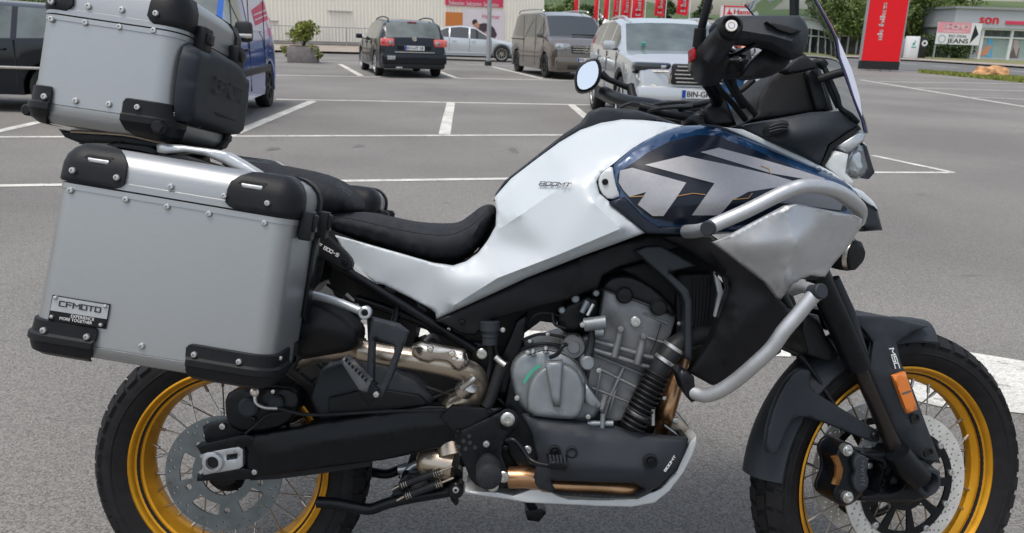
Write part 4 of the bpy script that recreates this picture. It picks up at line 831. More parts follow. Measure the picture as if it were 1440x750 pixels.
tube('brake_lever', [(1012, 84, .30), (1035, 76, .33), (1055, 66, .37), (1072, 60, .38)], 3, BLACKM, BK)
tube('brake_lever', [(1026, 70, .30), (1040, 76, .32), (1047, 80, .33)], 3.2, BLACKM, BK)
R('master_cylinder', [(1018, 86), (1048, 80), (1062, 88), (1050, 104), (1022, 104)], PLASTIC, BK, d=.30, t=.04, ep=3, er=.008)
bolt(1042, 84, .305, 3, STEEL, BK)
tube('mirror_stem', [(1006, -60, .34), (999, -10, .34), (989, 30, .33), (984, 50, .32)], 5.5, BLACKM, BK, smooth=False)
tube('mirror_stem', [(985, 40, .33, 8), (983, 66, .32, 9)], 8, PLASTIC, BK, smooth=False)
# left mirror beyond the tank
MR = R('mirror', [(808, 110), (811, 96), (822, 86), (838, 81), (844, 86), (847, 98), (845, 112), (838, 124), (822, 131), (811, 128)], PLASTIC, BK, d=-.40, t=.03, sm=1, ep=3, er=.008)
R('mirror_glass', [(811, 110), (814, 98), (823, 89), (836, 85), (840, 90), (842, 100), (840, 111), (834, 121), (822, 127), (813, 124)], MIRR, MR, d=-.392, t=.004, sm=1)
tube('mirror_stem', [(845, 104, -.42, 6), (856, 112, -.42, 4), (884, 124, -.42, 4)], 4, PLASTIC, BK, smooth=False)
tube('mirror_stem', [(886, 120, -.42, 6), (889, 134, -.41, 6), (892, 148, -.40, 8)], 6, PLASTIC, BK, smooth=False)
tube('clutch_perch', [(868, 148, -.38), (880, 146, -.38), (905, 150, -.36)], 6, PLASTIC, BK)

# ---- grab rail and rack
R('grab_rail', [(220, 204), (226, 202), (255, 204), (308, 211), (317, 213), (340, 226), (362, 240), (381, 252), (372, 256), (345, 245), (328, 238), (312, 229), (287, 219), (261, 215), (233, 217), (221, 214)], SILVER, BK, d=.20, t=.035, ep=4, er=.010, step=7, mir=True)
R('rail_rubber', [(224, 217), (261, 218), (312, 234), (339, 243), (328, 246), (290, 240), (262, 232), (235, 224)], RUB2, BK, d=.195, t=.03, ep=2, er=.005, mir=True)
R('rack_plate', [(150, 203), (165, 200), (220, 206), (222, 222), (200, 222), (170, 214)], BLACKM, BK, d=.15, t=.30, ep=2, er=.005)
tube('rack_post', [(164, 192, .10), (164, 206, .10)], 6, STEEL, BK, smooth=False, mir=True)
R('rack_base', [(82, 181), (94, 184), (176, 189), (222, 199), (262, 205), (258, 214), (176, 203), (111, 201), (91, 193)], BLACKM, BK, d=.13, t=.26, ep=2, er=.004)
tube('rack_edge', [(100, 185, .135), (176, 190, .135), (222, 200, .135), (240, 204, .135)], 2.2, CHAMP, BK, seg=8)
for x in (115, 122, 129): tube('rack_knob', [(x, 196, .12), (x, 203, .12)], 3, BLACKM, BK, smooth=False)

# ================================================================ luggage cases
class Case:
    def __init__(s, root, near, far, seamL, seamR, left, right, r):
        s.root = root; s.near, s.far, s.r = near, far, r
        a, b = FB.P(*seamL, near), FB.P(*seamR, near); u = b-a; u[1] = 0; s.u = u/np.linalg.norm(u); s.w = np.array([-s.u[2], 0, s.u[0]]); s.nv = np.array([0, -1., 0])
        L = [s.uw(*p) for p in left]; Rr = [s.uw(*p) for p in right]
        s.fmin = lambda w: L[0][0]+(w-L[0][1])*(L[1][0]-L[0][0])/(L[1][1]-L[0][1])
        s.fmax = lambda w: Rr[0][0]+(w-Rr[0][1])*(Rr[1][0]-Rr[0][0])/(Rr[1][1]-Rr[0][1])
    def uw(s, x, y, n=None): p = FB.P(x, y, s.near if n is None else n); return p @ s.u, p @ s.w
    def pt(s, u, w, n): return s.u*u+s.w*w+s.nv*n
    def ring(s, w, off=0, k=6):
        a, b, c, d = s.fmin(w)-off, s.fmax(w)+off, s.far-off, s.near+off; r = max(s.r+off, .004); out = []
        for cx, cy, a0 in ((b-r, d-r, 0), (a+r, d-r, 90), (a+r, c+r, 180), (b-r, c+r, 270)):
            for i in range(k+1): q = radians(a0+90*i/k); out.append(s.pt(cx+r*cos(q), w, cy+r*sin(q)))
        return out
    def shell(s, name, levels, mat, parent, angle=40):
        rings = [s.ring(w, o) for w, o in levels]; m = len(rings[0]); V = np.array([p for q in rings for p in q])
        F = [(i*m+k, i*m+(k+1) % m, (i+1)*m+(k+1) % m, (i+1)*m+k) for i in range(len(rings)-1) for k in range(m)]+[tuple(range(m)), tuple(range((len(rings)-1)*m, len(rings)*m))]
        return mk(name, V, F, mat, parent, angle=angle)
    def guard(s, name, corner, levels, L2, mat, parent, th=.006):
        """wraps a corner; levels = (w, offset, length along the near face)"""
        rows = []
        for w, off, L1 in levels:
            for o in (off, off-th):
                a, b, c, d = s.fmin(w)-o, s.fmax(w)+o, s.far-o, s.near+o; r = s.r+o
                if corner == 'nl': base = [(s.fmin(w)+L1, d)]+[(a+r+r*cos(radians(90+90*i/6)), d-r+r*sin(radians(90+90*i/6))) for i in range(7)]+[(a, d-L2)]
                if corner == 'nr': base = [(s.fmax(w)-L1, d)]+[(b-r+r*cos(radians(90-90*i/6)), d-r+r*sin(radians(90-90*i/6))) for i in range(7)]+[(b, d-L2)]
                if corner == 'fr': base = [(s.fmax(w)-L1, c)]+[(b-r+r*cos(radians(-90+90*i/6)), c+r+r*sin(radians(-90+90*i/6))) for i in range(7)]+[(b, c+L2)]
                if corner == 'fl': base = [(s.fmin(w)+L1, c)]+[(a+r+r*cos(radians(270-90*i/6)), c+r+r*sin(radians(270-90*i/6))) for i in range(7)]+[(a, c+L2)]
                rows.append([s.pt(u, w, n) for u, n in base])
        m = len(rows[0]); V = np.array([p for q in rows for p in q]); nl = len(levels); F = []
        o_ = lambda i, k: (2*i)*m+k
        n_ = lambda i, k: (2*i+1)*m+k
        for i in range(nl-1):
            for k in range(m-1): F += [(o_(i, k), o_(i, k+1), o_(i+1, k+1), o_(i+1, k)), (n_(i, k), n_(i+1, k), n_(i+1, k+1), n_(i, k+1))]
            F += [(o_(i, 0), o_(i+1, 0), n_(i+1, 0), n_(i, 0)), (o_(i, m-1), n_(i, m-1), n_(i+1, m-1), o_(i+1, m-1))]
        for k in range(m-1): F += [(o_(0, k), n_(0, k), n_(0, k+1), o_(0, k+1)), (o_(nl-1, k), o_(nl-1, k+1), n_(nl-1, k+1), n_(nl-1, k))]
        return mk(name, V, F, mat, parent, angle=38)
    def block(s, name, u, w, n, du, dw, dn, mat, parent, bev=.003):
        R3 = np.array([s.u, s.w, s.nv]).T; V, F = boxvf((0, 0, 0), (du, dw, dn)); o = mk(name, V @ R3.T+s.pt(u, w, n), F, mat, parent, smooth=False)
        if bev: bevel_obj(o, bev)
        return o
def side_case(root):
    c = Case(root, .50, .30, (81, 253), (320, 293), ((78, 253), (38, 470)), ((413, 306), (383, 500)), .034)
    wb, wsb, ws, wt = c.uw(200, 521)[1], c.uw(187, 497)[1], c.uw(200, 273)[1], c.uw(179, 213)[1]
    c.shell('case_body', [(wb, -.028), (wb+.003, -.017), (wb+.010, -.007), (wb+.020, -.001), (wsb-.001, 0), (wsb, -.0015), (wsb+.0015, .0), (ws-.012, 0), (ws-.0115, .0018), (ws-.002, .0018), (ws-.001, -.004)], ALU, root)
    lid = c.shell('lid', [(ws-.0005, -.004), (ws+.001, .002), (ws+.012, .002), (ws+.013, .0), (wt-.034, 0), (wt-.022, -.003), (wt-.010, -.012), (wt-.003, -.023), (wt, -.036)], ALU, root)
    gl = [(wt+.004, -.034, .06), (wt+.001, -.021, .085), (wt-.008, -.008, .10), (wt-.020, .001, .112), (wt-.034, .005, .115), (ws+.010, .006, .115), (ws+.004, .006, .108), (ws+.001, .004, .10)]
    for cn in ('nl', 'nr', 'fr', 'fl'): c.guard('corner_guard', cn, gl, .055, PLASTIC, root)
    hg = wb-.006
    gb = lambda L: [(hg, -.030, L*.86), (hg+.002, -.014, L*.93), (hg+.010, .002, L*.97), (hg+.020, .006, L), (hg+.026, .007, L), (hg+.030, .012, L), (hg+.040, .012, L), (hg+.044, .007, L*1.02), (hg+.058, .006, L*1.03), (hg+.064, .006, L*1.0), (hg+.066, .002, L*.96)]
    c.guard('corner_guard', 'nl', gb(.115), .06, PLASTIC, root); c.guard('corner_guard', 'nr', gb(.140), .10, PLASTIC, root); c.guard('corner_guard', 'fr', gb(.1), .06, PLASTIC, root); c.guard('corner_guard', 'fl', gb(.1), .06, PLASTIC, root)
    # tie-down loops with silver bars on the lid guards
    for px, py in ((137, 226), (353, 262)):
        u, w = c.uw(px, py); R3 = None
        a = [(px-24, py-2), (px-13, py-10), (px+22, py-4), (px+27, py+8), (px+20, py+6), (px-15, py+1)]
        R('loop_frame', a, DARKIN, root, d=.502, t=.014, ep=1.5, er=.003)
        R('loop_bar', [(px-15, py-5), (px+18, py), (px+17, py+7), (px-16, py+1.5)], ALU_L, root, d=.505, t=.01, ep=2, er=.004)
    for x, y in ((102, 240), (164, 250), (315, 276), (376, 286), (240, 263)): bolt(x, y, .508 if x != 240 else .502, 4.3, STEEL, root, name='rivet')
    for x, y in ((99, 268), (177, 281), (235, 291), (294, 301), (372, 314), (61, 465), (122, 474), (199, 487), (273, 499), (336, 509)): bolt(x, y, .5015 if y < 460 or x == 199 else .508, 4.3, STEEL, root, name='rivet')
    for x, y in ((421, 292), (386, 508), (394, 504)): bolt(x, y, .47, 3, STEEL, root, name='rivet')
    # badge plate
    bd = R('badge_plate', [(73.5, 415), (154, 428), (148, 463), (67.5, 451)], PLASTIC, root, d=.504, t=.004, ep=1, er=.001)
    R('badge_face', [(74.5, 416.5), (153, 429.5), (150, 449), (70.5, 436.5)], ALU_L, root, d=.5047, t=.001)
    write_px('CFMOTO', (82, 431), (141, 440.5), 8.2, BPRINT, root, d=.505, lift=.0009, stroke=True)
    write_px('EXPERIENCE', (99.5, 446.5), (132, 451.5), 4.2, WPRINT, root, d=.505, lift=.0006)
    write_px('MORE TOGETHER', (83.5, 449.5), (129, 456.5), 4.2, WPRINT, root, d=.505, lift=.0006)
    for x, y in ((78, 419), (148, 431), (73, 445.5), (142, 457)): bolt(x, y, .505, 2.6, STEEL, root, name='rivet', sock=False)
    # latch and hinge on the front face
    u, w = c.fmax(ws)+.012, ws
    for n in (.455, .345): c.block('latch', u+.002, w-.010, n, .022, .05, .030, PLASTIC, root); c.block('latch_tongue', u+.014, w-.004, n, .008, .03, .020, BLACKM, root)
    um = c.fmax(wsb+.06); c.block('mount_rib', um+.004, wsb+.16, .33, .010, .16, .03, BLACKM, root); c.block('mount_plate', um+.0, wsb+.12, .302, -.2 if 0 else .01, .2, .02, BLACKM, root)
    return c
bs = FB.P(230, 520, .4)
SR = bike_root('side_case', 'brushed aluminium side case with nameplate hung over the rear wheel', 'pannier', (bs[0], -.4, bs[2]))
side_case(SR)
S2 = bike_root('side_case', 'far side aluminium case, mostly hidden, showing a lid corner behind the seat', 'pannier', (bs[0], .4, bs[2]))
for ch in [o for o in COL.objects if o.parent == SR]:
    if ch.name.split('.')[0] in ('lettering', 'badge_plate', 'badge_face'): continue
    me = ch.data.copy(); me.transform(Matrix.Scale(-1, 4, (0, 1, 0))); me.flip_normals(); c_ = bpy.data.objects.new(ch.name.split('.')[0], me); link(c_, S2)

TR = bike_root('top_case', 'brushed aluminium top case with black backrest pad on the tail rack', 'top case', (-.12, 0, FB.P(150, 188, 0)[2]))
T = Case(TR, .21, -.155, (56, 15), (205, 37), ((54, 18), (38, 129)), ((254, 47), (241, 152)), .042)
wb, wsb, ws = T.uw(120, 180)[1], T.uw(130, 155)[1], T.uw(130, 27)[1]; wt = ws+.085
T.shell('case_body', [(wb, -.028), (wb+.003, -.017), (wb+.010, -.007), (wb+.020, -.001), (wsb-.001, 0), (wsb, -.0015), (wsb+.0015, 0), (ws-.012, 0), (ws-.0115, .0018), (ws-.002, .0018), (ws-.001, -.004)], ALU, TR)
T.shell('lid', [(ws-.0005, -.004), (ws+.001, .002), (ws+.012, .002), (ws+.013, .0), (wt-.034, 0), (wt-.022, -.003), (wt-.010, -.012), (wt-.003, -.023), (wt, -.036)], ALU, TR)
gl = [(wt+.004, -.034, .04), (wt-.008, -.008, .06), (wt-.034, .005, .065), (ws+.022, .006, .068), (ws+.014, .006, .062), (ws+.008, .003, .055)]
for cn, L2 in (('nl', .05), ('nr', .07), ('fr', .07), ('fl', .05)): T.guard('corner_guard', cn, gl, L2, PLASTIC, TR)
hg = wb-.004
gb = lambda L: [(hg, -.030, L*.6), (hg+.002, -.014, L*.75), (hg+.012, .003, L*.9), (hg+.024, .007, L*.98), (hg+.030, .012, L), (hg+.042, .012, L), (hg+.046, .007, L), (hg+.066, .006, L), (hg+.074, .006, L*.95), (hg+.076, .002, L*.9)]
T.guard('corner_guard', 'nl', gb(.052), .05, PLASTIC, TR); T.guard('corner_guard', 'nr', gb(.095), .07, PLASTIC, TR); T.guard('corner_guard', 'fr', gb(.06), .07, PLASTIC, TR); T.guard('corner_guard', 'fl', gb(.05), .05, PLASTIC, TR)
disc('bumper_stud', 223, 179, .222, [(9, -.01), (9, .006), (7, .010), (0, .010)], PLASTIC, TR, 6)
disc('bumper_stud', 40, 155, .16, [(7, -.01), (7, .006), (5, .010), (0, .010)], PLASTIC, TR, 12)
for x, y in ((72, 27), (120, 32), (168, 38), (216, 43), (106, 142), (153, 147)): bolt(x, y, .2115, 4, STEEL, TR, name='rivet')
for x, y in ((124, 9), (171, 14)): bolt(x, y, .212, 4, STEEL, TR, name='rivet')
for x, y in ((72, 2), (219, 19), (62, 136), (193, 151)): bolt(x, y, .219, 4, STEEL, TR, name='rivet')
for x, y, n in ((245, 161, .19), (266, 170, .12), (280, 177, .08)): bolt(x, y, n, 3, STEEL, TR, name='rivet')
for n in (.125, -.08):
    um = T.fmax(ws)
    T.block('latch', um+.012, ws-.006, n, .026, .07, .046, PLASTIC, TR, .005); T.block('latch_base', um+.016, ws-.052, n, .034, .035, .040, PLASTIC, TR, .005); T.block('latch_hook', um+.026, ws+.006, n, .010, .022, .03, ALU_L if 0 else BLACKM, TR, .002)
# backrest pad on the front face
um = T.fmax(ws-.13); R3 = np.array([T.u, T.w, T.nv]).T
def pad(name, pts, u0, u1, mat, er):
    """outline in (n, w) on the front face, thickness along u"""
    o2 = resample(chaikin(pts, 2), .008); g = np.array([(x, y) for x in np.arange(-.3, .3, .012) for y in np.arange(-.3, .3, .012)])
    g = g[inside(g, o2)]; g = g[dist_poly(g, [o2]) > .004]; V2, F = tri([tuple(p) for p in o2], extra=[tuple(p) for p in g]); q = np.clip(dist_poly(V2, [o2])/er, 0, 1)
    dd = u1-(u1-u0)*(1-np.sqrt(1-(1-q)**2)); fu = lambda w: T.fmax(w)
    V = np.array([T.pt(fu(ws-.11+p[1])+z, ws-.11+p[1], p[0]) for p, z in zip(V2, dd)]); B = np.array([T.pt(fu(ws-.11+p[1])+.001, ws-.11+p[1], p[0]) for p in V2])
    V, F = close_solid(V, F, B); return mk(name, V, F, mat, TR, angle=60)
pad('backrest_pad', [(.205, .095), (.205, -.062), (.15, -.068), (-.115, -.068), (-.155, -.060), (-.155, .080), (-.105, .085), (-.075, .105), (.10, .105), (.13, .095)], .004, .034, PLASTIC2, .018)
# raised lettering and groove on the pad
Vg, Fg = stroke_glyphs('CFMOTO', .2)
for sh in (0,): 
    V = np.array([T.pt(T.fmax(ws-.10)+.0415+i//4*1e-5, ws-.098+.034*q[1], .10-.19*q[0]) for i, q in enumerate(Vg)]); mk('lettering', V, Fg, BPRINT, TR, smooth=False)
T.block('pad_groove', T.fmax(ws-.14)+.030, ws-.140, 0.0, .012, .008, .13, DARKIN, TR, .002)

# ================================================================ the place around
def Mg(name, c1, c2, rough, fine, big, bump, patch=None):
    """asphalt / ground: two noise scales of grain plus wide stains"""
    m = bpy.data.materials.new(name); m.use_nodes = True; nt = m.node_tree; N = nt.nodes.new; Lk = nt.links.new; b = nt.nodes['Principled BSDF']; b.inputs['Roughness'].default_value = rough
    tc = N('ShaderNodeTexCoord'); o = tc.outputs['Object']
    v = N('ShaderNodeTexVoronoi'); v.inputs['Scale'].default_value = fine; Lk(o, v.inputs['Vector'])
    n1 = N('ShaderNodeTexNoise'); n1.inputs['Scale'].default_value = fine*.6; n1.inputs['Detail'].default_value = 3; Lk(o, n1.inputs['Vector'])
    n2 = N('ShaderNodeTexNoise'); n2.inputs['Scale'].default_value = big; n2.inputs['Detail'].default_value = 5; Lk(o, n2.inputs['Vector'])
    sx = N('ShaderNodeSeparateColor'); Lk(v.outputs['Color'], sx.inputs[0])
    mr = N('ShaderNodeMapRange'); mr.inputs[1].default_value = .0; mr.inputs[2].default_value = 1; Lk(sx.outputs[0], mr.inputs[0])
    m1 = N('ShaderNodeMix'); m1.data_type = 'RGBA'; m1.inputs[6].default_value = (*c1, 1); m1.inputs[7].default_value = (*c2, 1); Lk(mr.outputs[0], m1.inputs[0])
    r2 = N('ShaderNodeMapRange'); r2.inputs[1].default_value = .35; r2.inputs[2].default_value = .7; r2.inputs[3].default_value = .80; r2.inputs[4].default_value = 1.16; Lk(n2.outputs[0], r2.inputs[0])
    mm = N('ShaderNodeMix'); mm.data_type = 'RGBA'; mm.blend_type = 'MULTIPLY'; mm.inputs[0].default_value = 1; Lk(m1.outputs[2], mm.inputs[6]); Lk(r2.outputs[0], mm.inputs[7]); last = mm.outputs[2]
    if patch:      # wear (paint) or spots (asphalt): colour, noise scale, threshold, strength
        n3 = N('ShaderNodeTexNoise'); n3.inputs['Scale'].default_value = patch[1]; n3.inputs['Detail'].default_value = 6; n3.inputs['Roughness'].default_value = .65; Lk(o, n3.inputs['Vector'])
        r3 = N('ShaderNodeMapRange'); r3.inputs[1].default_value = patch[2]; r3.inputs[2].default_value = patch[2]+.05; r3.inputs[3].default_value = 0; r3.inputs[4].default_value = patch[3]; Lk(n3.outputs[0], r3.inputs[0])
        m3 = N('ShaderNodeMix'); m3.data_type = 'RGBA'; Lk(r3.outputs[0], m3.inputs[0]); Lk(last, m3.inputs[6]); m3.inputs[7].default_value = (*patch[0], 1); last = m3.outputs[2]
    Lk(last, b.inputs['Base Color'])
    bp = N('ShaderNodeBump'); bp.inputs['Strength'].default_value = bump; bp.inputs['Distance'].default_value = .004; Lk(n1.outputs[0], bp.inputs['Height'])
    Lk(bp.outputs[0], b.inputs['Normal']); return m
ASPH = Mg('worn_asphalt', (.100, .095, .087), (.245, .234, .217), .9, 210, .35, .9, ((.07, .067, .062), 1.7, .645, .55))
ASPH2 = Mg('road_asphalt', (.07, .07, .07), (.16, .16, .155), .85, 90, .2, .5)
LINEW = Mg('worn_line_paint', (.44, .43, .39), (.68, .67, .62), .7, 120, 3, .3, ((.20, .19, .175), 9, .585, .75))
PAVE = Mg('pavement', (.22, .19, .16), (.36, .31, .26), .85, 40, 1, .4)
GRASSM = M('grass', (.10, .13, .03), .8, noise=.3, nscale=1.5, col2=(.22, .20, .09))
LEAF = M('leaves', (.035, .065, .012), .6, noise=.2, nscale=1.2, col2=(.12, .17, .03))
LEAFD = M('dark_leaves', (.018, .040, .012), .6, noise=.2, nscale=1.0, col2=(.06, .10, .025))
LEAFY = M('yellow_green_leaves', (.10, .13, .015), .6, noise=.2, nscale=6, col2=(.26, .28, .05))
BARK = M('bark', (.09, .065, .045), .85, noise=.3, nscale=10, bump=.5, bscale=30)
CREAM = M('cream_cladding', (.87, .83, .73), .55, noise=.03, nscale=.6)
GLASSD = M('car_glass', (.015, .02, .022), .05, 0, spec=.8, coat=.5)
GLASSL = M('car_glass_light', (.07, .09, .085), .05, 0, spec=.8, coat=.4, noise=.5, nscale=2.5)
TRIM = M('black_trim', (.015, .015, .016), .5)
CTYRE = M('car_tyre', (.016, .016, .017), .75)
REDL = M('red_lamp', (.50, .015, .02), .15, coat=1, noise=.5, nscale=14, col2=(.85, .22, .2))
LAMPG = M('lamp_glass', (.12, .125, .13), .1, .4, coat=1, noise=.2, nscale=12, col2=(.65, .67, .68))
PLATE = M('plate_white', (.72, .73, .72), .4)
EUB = M('plate_blue', (.01, .06, .35), .4)
HRED = M('flag_red', (.72, .015, .03), .55, noise=.06, nscale=2)
BRED = M('banner_red', (.80, .004, .012), .5, noise=.03, nscale=2)
PINK = M('faded_red_sign', (.62, .05, .11), .5)
PALEP = M('poster_pale', (.72, .66, .68), .5, noise=.05, nscale=1)
ORANGE = M('orange_poster', (.60, .20, .045), .5)
GALV = M('galvanised', (.36, .37, .38), .5, .5, noise=.1, nscale=6)
WHT = M('white_coating', (.72, .73, .73), .5, noise=.04, nscale=2)
GREYB = M('grey_fascia', (.42, .44, .47), .5, noise=.04, nscale=1)
SKIN = M('skin', (.55, .28, .17), .5)
DENIM = M('denim', (.03, .11, .24), .8, noise=.25, nscale=40)

def poly_sheet(name, pts, mat, z, kind='structure', label=None, sub=0):
    V = [(p[0], p[1], z) for p in pts]; o = mk(name, V, [tuple(range(len(V)))], mat, smooth=False); o['kind'] = kind
    if label: o['label'] = label
    return o
gr = mk('ground', [(-900, -60, 0), (900, -60, 0), (900, 900, 0), (-900, 900, 0)], [(0, 1, 2, 3)], ASPH, smooth=False); gr['kind'] = 'structure'
def stripe(p, q, wpx=None, w=.12):
    a, b = G(*p)[:2], G(*q)[:2]; d = (b-a)/np.linalg.norm(b-a); n = np.array([-d[1], d[0]])*w/2
    k = max(1, int(np.linalg.norm(b-a)/.5)); L = []; Rr = []
    for i in range(k+1):
        c = a+(b-a)*i/k; j = random.uniform(-.006, .006); L.append(c+n*(1+j*8)); Rr.append(c-n*(1-j*8))
    poly_sheet('painted_line', L+Rr[::-1], LINEW, .004)
for p, q, w in [((-160, 264), (740, 251.5), .10), ((-200, 194), (800, 190.3), .11), ((388, 140), (850, 148.3), .13), ((340, 105), (1000, 117), .16), ((380, 86), (600, 89), .14), ((640, 90), (760, 95), .14),
                ((440, 142.5), (322, 191), .16), ((634, 145), (625, 189.5), .15), ((804, 148), (846, 184), .14), ((478, 90.5), (508, 107), .16), ((596, 93), (642, 110), .15), ((692, 94), (762, 111), .15),
                ((-60, 198), (56, 172), .14), ((1210, 112.5), (1500, 160), .15), ((1236, 115), (1500, 119), .15), ((1289, 124), (1500, 130), .14), ((1366, 137), (1500, 142), .13),
                ((1226, 219), (1341, 243.2), .085), ((1180, 243), (1340, 243.2), .085)]: stripe(p, q, w=w)
poly_sheet('painted_stripe', [G(*p) for p in ((1262, 512), (1272, 496), (1295, 489), (1335, 492), (1440, 509), (1560, 526), (1560, 600), (1440, 583), (1400, 579), (1320, 573), (1276, 562), (1262, 540))], LINEW, .0042)
poly_sheet('painted_line', [G(*p) for p in ((440, 455), (600, 461), (767, 467), (1110, 484), (1112, 503), (970, 499), (800, 496), (680, 506), (560, 500), (440, 490))], LINEW, .0042)
for x, y, s in ((150/3.41+340, 715/3.41, 12), (1300/3.41+340, 717/3.41, 10), (655, 134, 12), (724, 214, 9), (505, 206, 11)):
    c = G(x, y); pts = [(c[0]+s*.006*cos(a)*random.uniform(.7, 1.2), c[1]+s*.011*sin(a)*random.uniform(.7, 1.2), 0) for a in [2*pi*i/14 for i in range(14)]]
    poly_sheet('tar_patch', pts, M('tar', (.05, .05, .05), .8) if x < 200 else ASPH2, .003)

# far road, kerbs, verges
def strip(name, near, far, mat, z, kind='structure', label=None): return poly_sheet(name, [G(*p) for p in near]+[G(*p) for p in far[::-1]], mat, z, kind, label)
strip('road', [(1080, 90), (1200, 93.5), (1290, 100.5), (1440, 112), (1700, 134)], [(1080, 80), (1200, 82.5), (1290, 87), (1440, 96.5), (1700, 115)], ASPH2, .005)
strip('grass_verge', [(1290, 102.5), (1350, 108), (1440, 117), (1700, 146)], [(1290, 99.5), (1350, 103), (1440, 109), (1700, 131)], GRASSM, .009)
strip('pavement', [(1080, 80), (1200, 82.5), (1290, 87), (1440, 96.5), (1700, 115)], [(1080, 78), (1200, 80.5), (1290, 84), (1440, 93), (1700, 110)], PAVE, .12)
strip('grass_strip', [(1080, 78), (1200, 80.5), (1290, 84), (1440, 93), (1700, 110)], [(1080, 71), (1200, 74), (1290, 77), (1440, 84), (1700, 97)], GRASSM, .13)
strip('pavement', [(250, 70), (385, 74), (560, 78), (700, 82), (790, 85)], [(250, 60), (385, 64.5), (560, 69), (700, 73), (790, 76)], PAVE, .10)
for (p, q, w) in (((1310, 93), (1350, 95.5), .14), ((1420, 100), (1460, 103), .14), ((1250, 88), (1290, 91), .14)): 
    a, b = G(*p)[:2], G(*q)[:2]; d = (b-a)/np.linalg.norm(b-a); n = np.array([-d[1], d[0]])*w; poly_sheet('painted_line', [a+n, b+n, b-n, a-n], LINEW, .010)
# tufts on the verge
def blades(name, cells, h, mat, label):
    V = []; F = []
    for (x, y) in cells:
        a = random.uniform(0, pi); dx, dy = .05*cos(a), .05*sin(a); hh = h*random.uniform(.5, 1.3); k = len(V); V += [(x-dx, y-dy, 0), (x+dx, y+dy, 0), (x+random.uniform(-.06, .06), y+random.uniform(-.06, .06), hh)]; F.append((k, k+1, k+2))
    o = mk(name, V, F, mat, smooth=False); o['kind'] = 'stuff'; o['label'] = label; return o
cells = []
for _ in range(5000):
    x = random.uniform(1292, 1480); t = (x-1290)/150; y0, y1 = 102.3+14.5*t, 99.6+9.4*t; c = G(x, random.uniform(y1, y0)); cells.append(c[:2])
blades('verge_grass', cells, .10, LEAFY, 'yellowing grass tufts along the road edge')

# ---- hills
def hill(name, y0, y1, prof, mat, n=60, m=14):
    V = []; F = []
    for j in range(m+1):
        t = j/m; Y = y0+(y1-y0)*t
        for i in range(n+1):
            px = prof[0][0]+(prof[-1][0]-prof[0][0])*i/n; top = np.interp(px, [p[0] for p in prof], [p[1] for p in prof]); q = at(px, top, y1); xx = CAM[0]+(q[0]-CAM[0])*(Y-CAM[1])/(y1-CAM[1])
            V.append((xx, Y, -1+(q[2]+1)*(1-cos(pi*t))/2+(1.5*sin(i*.9+j)+sin(i*2.3))*t*(1-t)*2))
    F = [(j*(n+1)+i, j*(n+1)+i+1, (j+1)*(n+1)+i+1, (j+1)*(n+1)+i) for j in range(m) for i in range(n)]
    o = mk(name, V, F, mat); o['kind'] = 'structure'; return o
def vineyard():
    m = M('vineyard_slope', (.035, .065, .018), .9, noise=.2, nscale=.02, col2=(.085, .115, .035)); nt = m.node_tree; b = nt.nodes['Principled BSDF']; lk = b.inputs['Base Color'].links[0]; src = lk.from_socket
    tc = nt.nodes.new('ShaderNodeTexCoord'); w = nt.nodes.new('ShaderNodeTexWave'); w.bands_direction = 'X'; w.inputs['Scale'].default_value = .12; w.inputs['Distortion'].default_value = 3; w.inputs['Detail'].default_value = 1; nt.links.new(tc.outputs['Object'], w.inputs['Vector'])
    mr = nt.nodes.new('ShaderNodeMapRange'); mr.inputs[3].default_value = .75; mr.inputs[4].default_value = 1.25; nt.links.new(w.outputs[0], mr.inputs[0])
    mx = nt.nodes.new('ShaderNodeMix'); mx.data_type = 'RGBA'; mx.blend_type = 'MULTIPLY'; mx.inputs[0].default_value = 1; nt.links.new(src, mx.inputs[6]); nt.links.new(mr.outputs[0], mx.inputs[7]); nt.links.new(mx.outputs[2], b.inputs['Base Color']); return m
VY = vineyard()
hill('vineyard_hill', 230, 620, [(-900, -10), (200, -20), (700, -22), (860, -2), (900, 3), (938, 11), (965, 18), (1000, 21), (1040, 25), (1070, 23), (1085, 14), (1120, 12), (1160, 10), (1250, 10), (1340, 5), (1400, 3), (1500, 6), (1700, 12), (2600, 30)], VY)

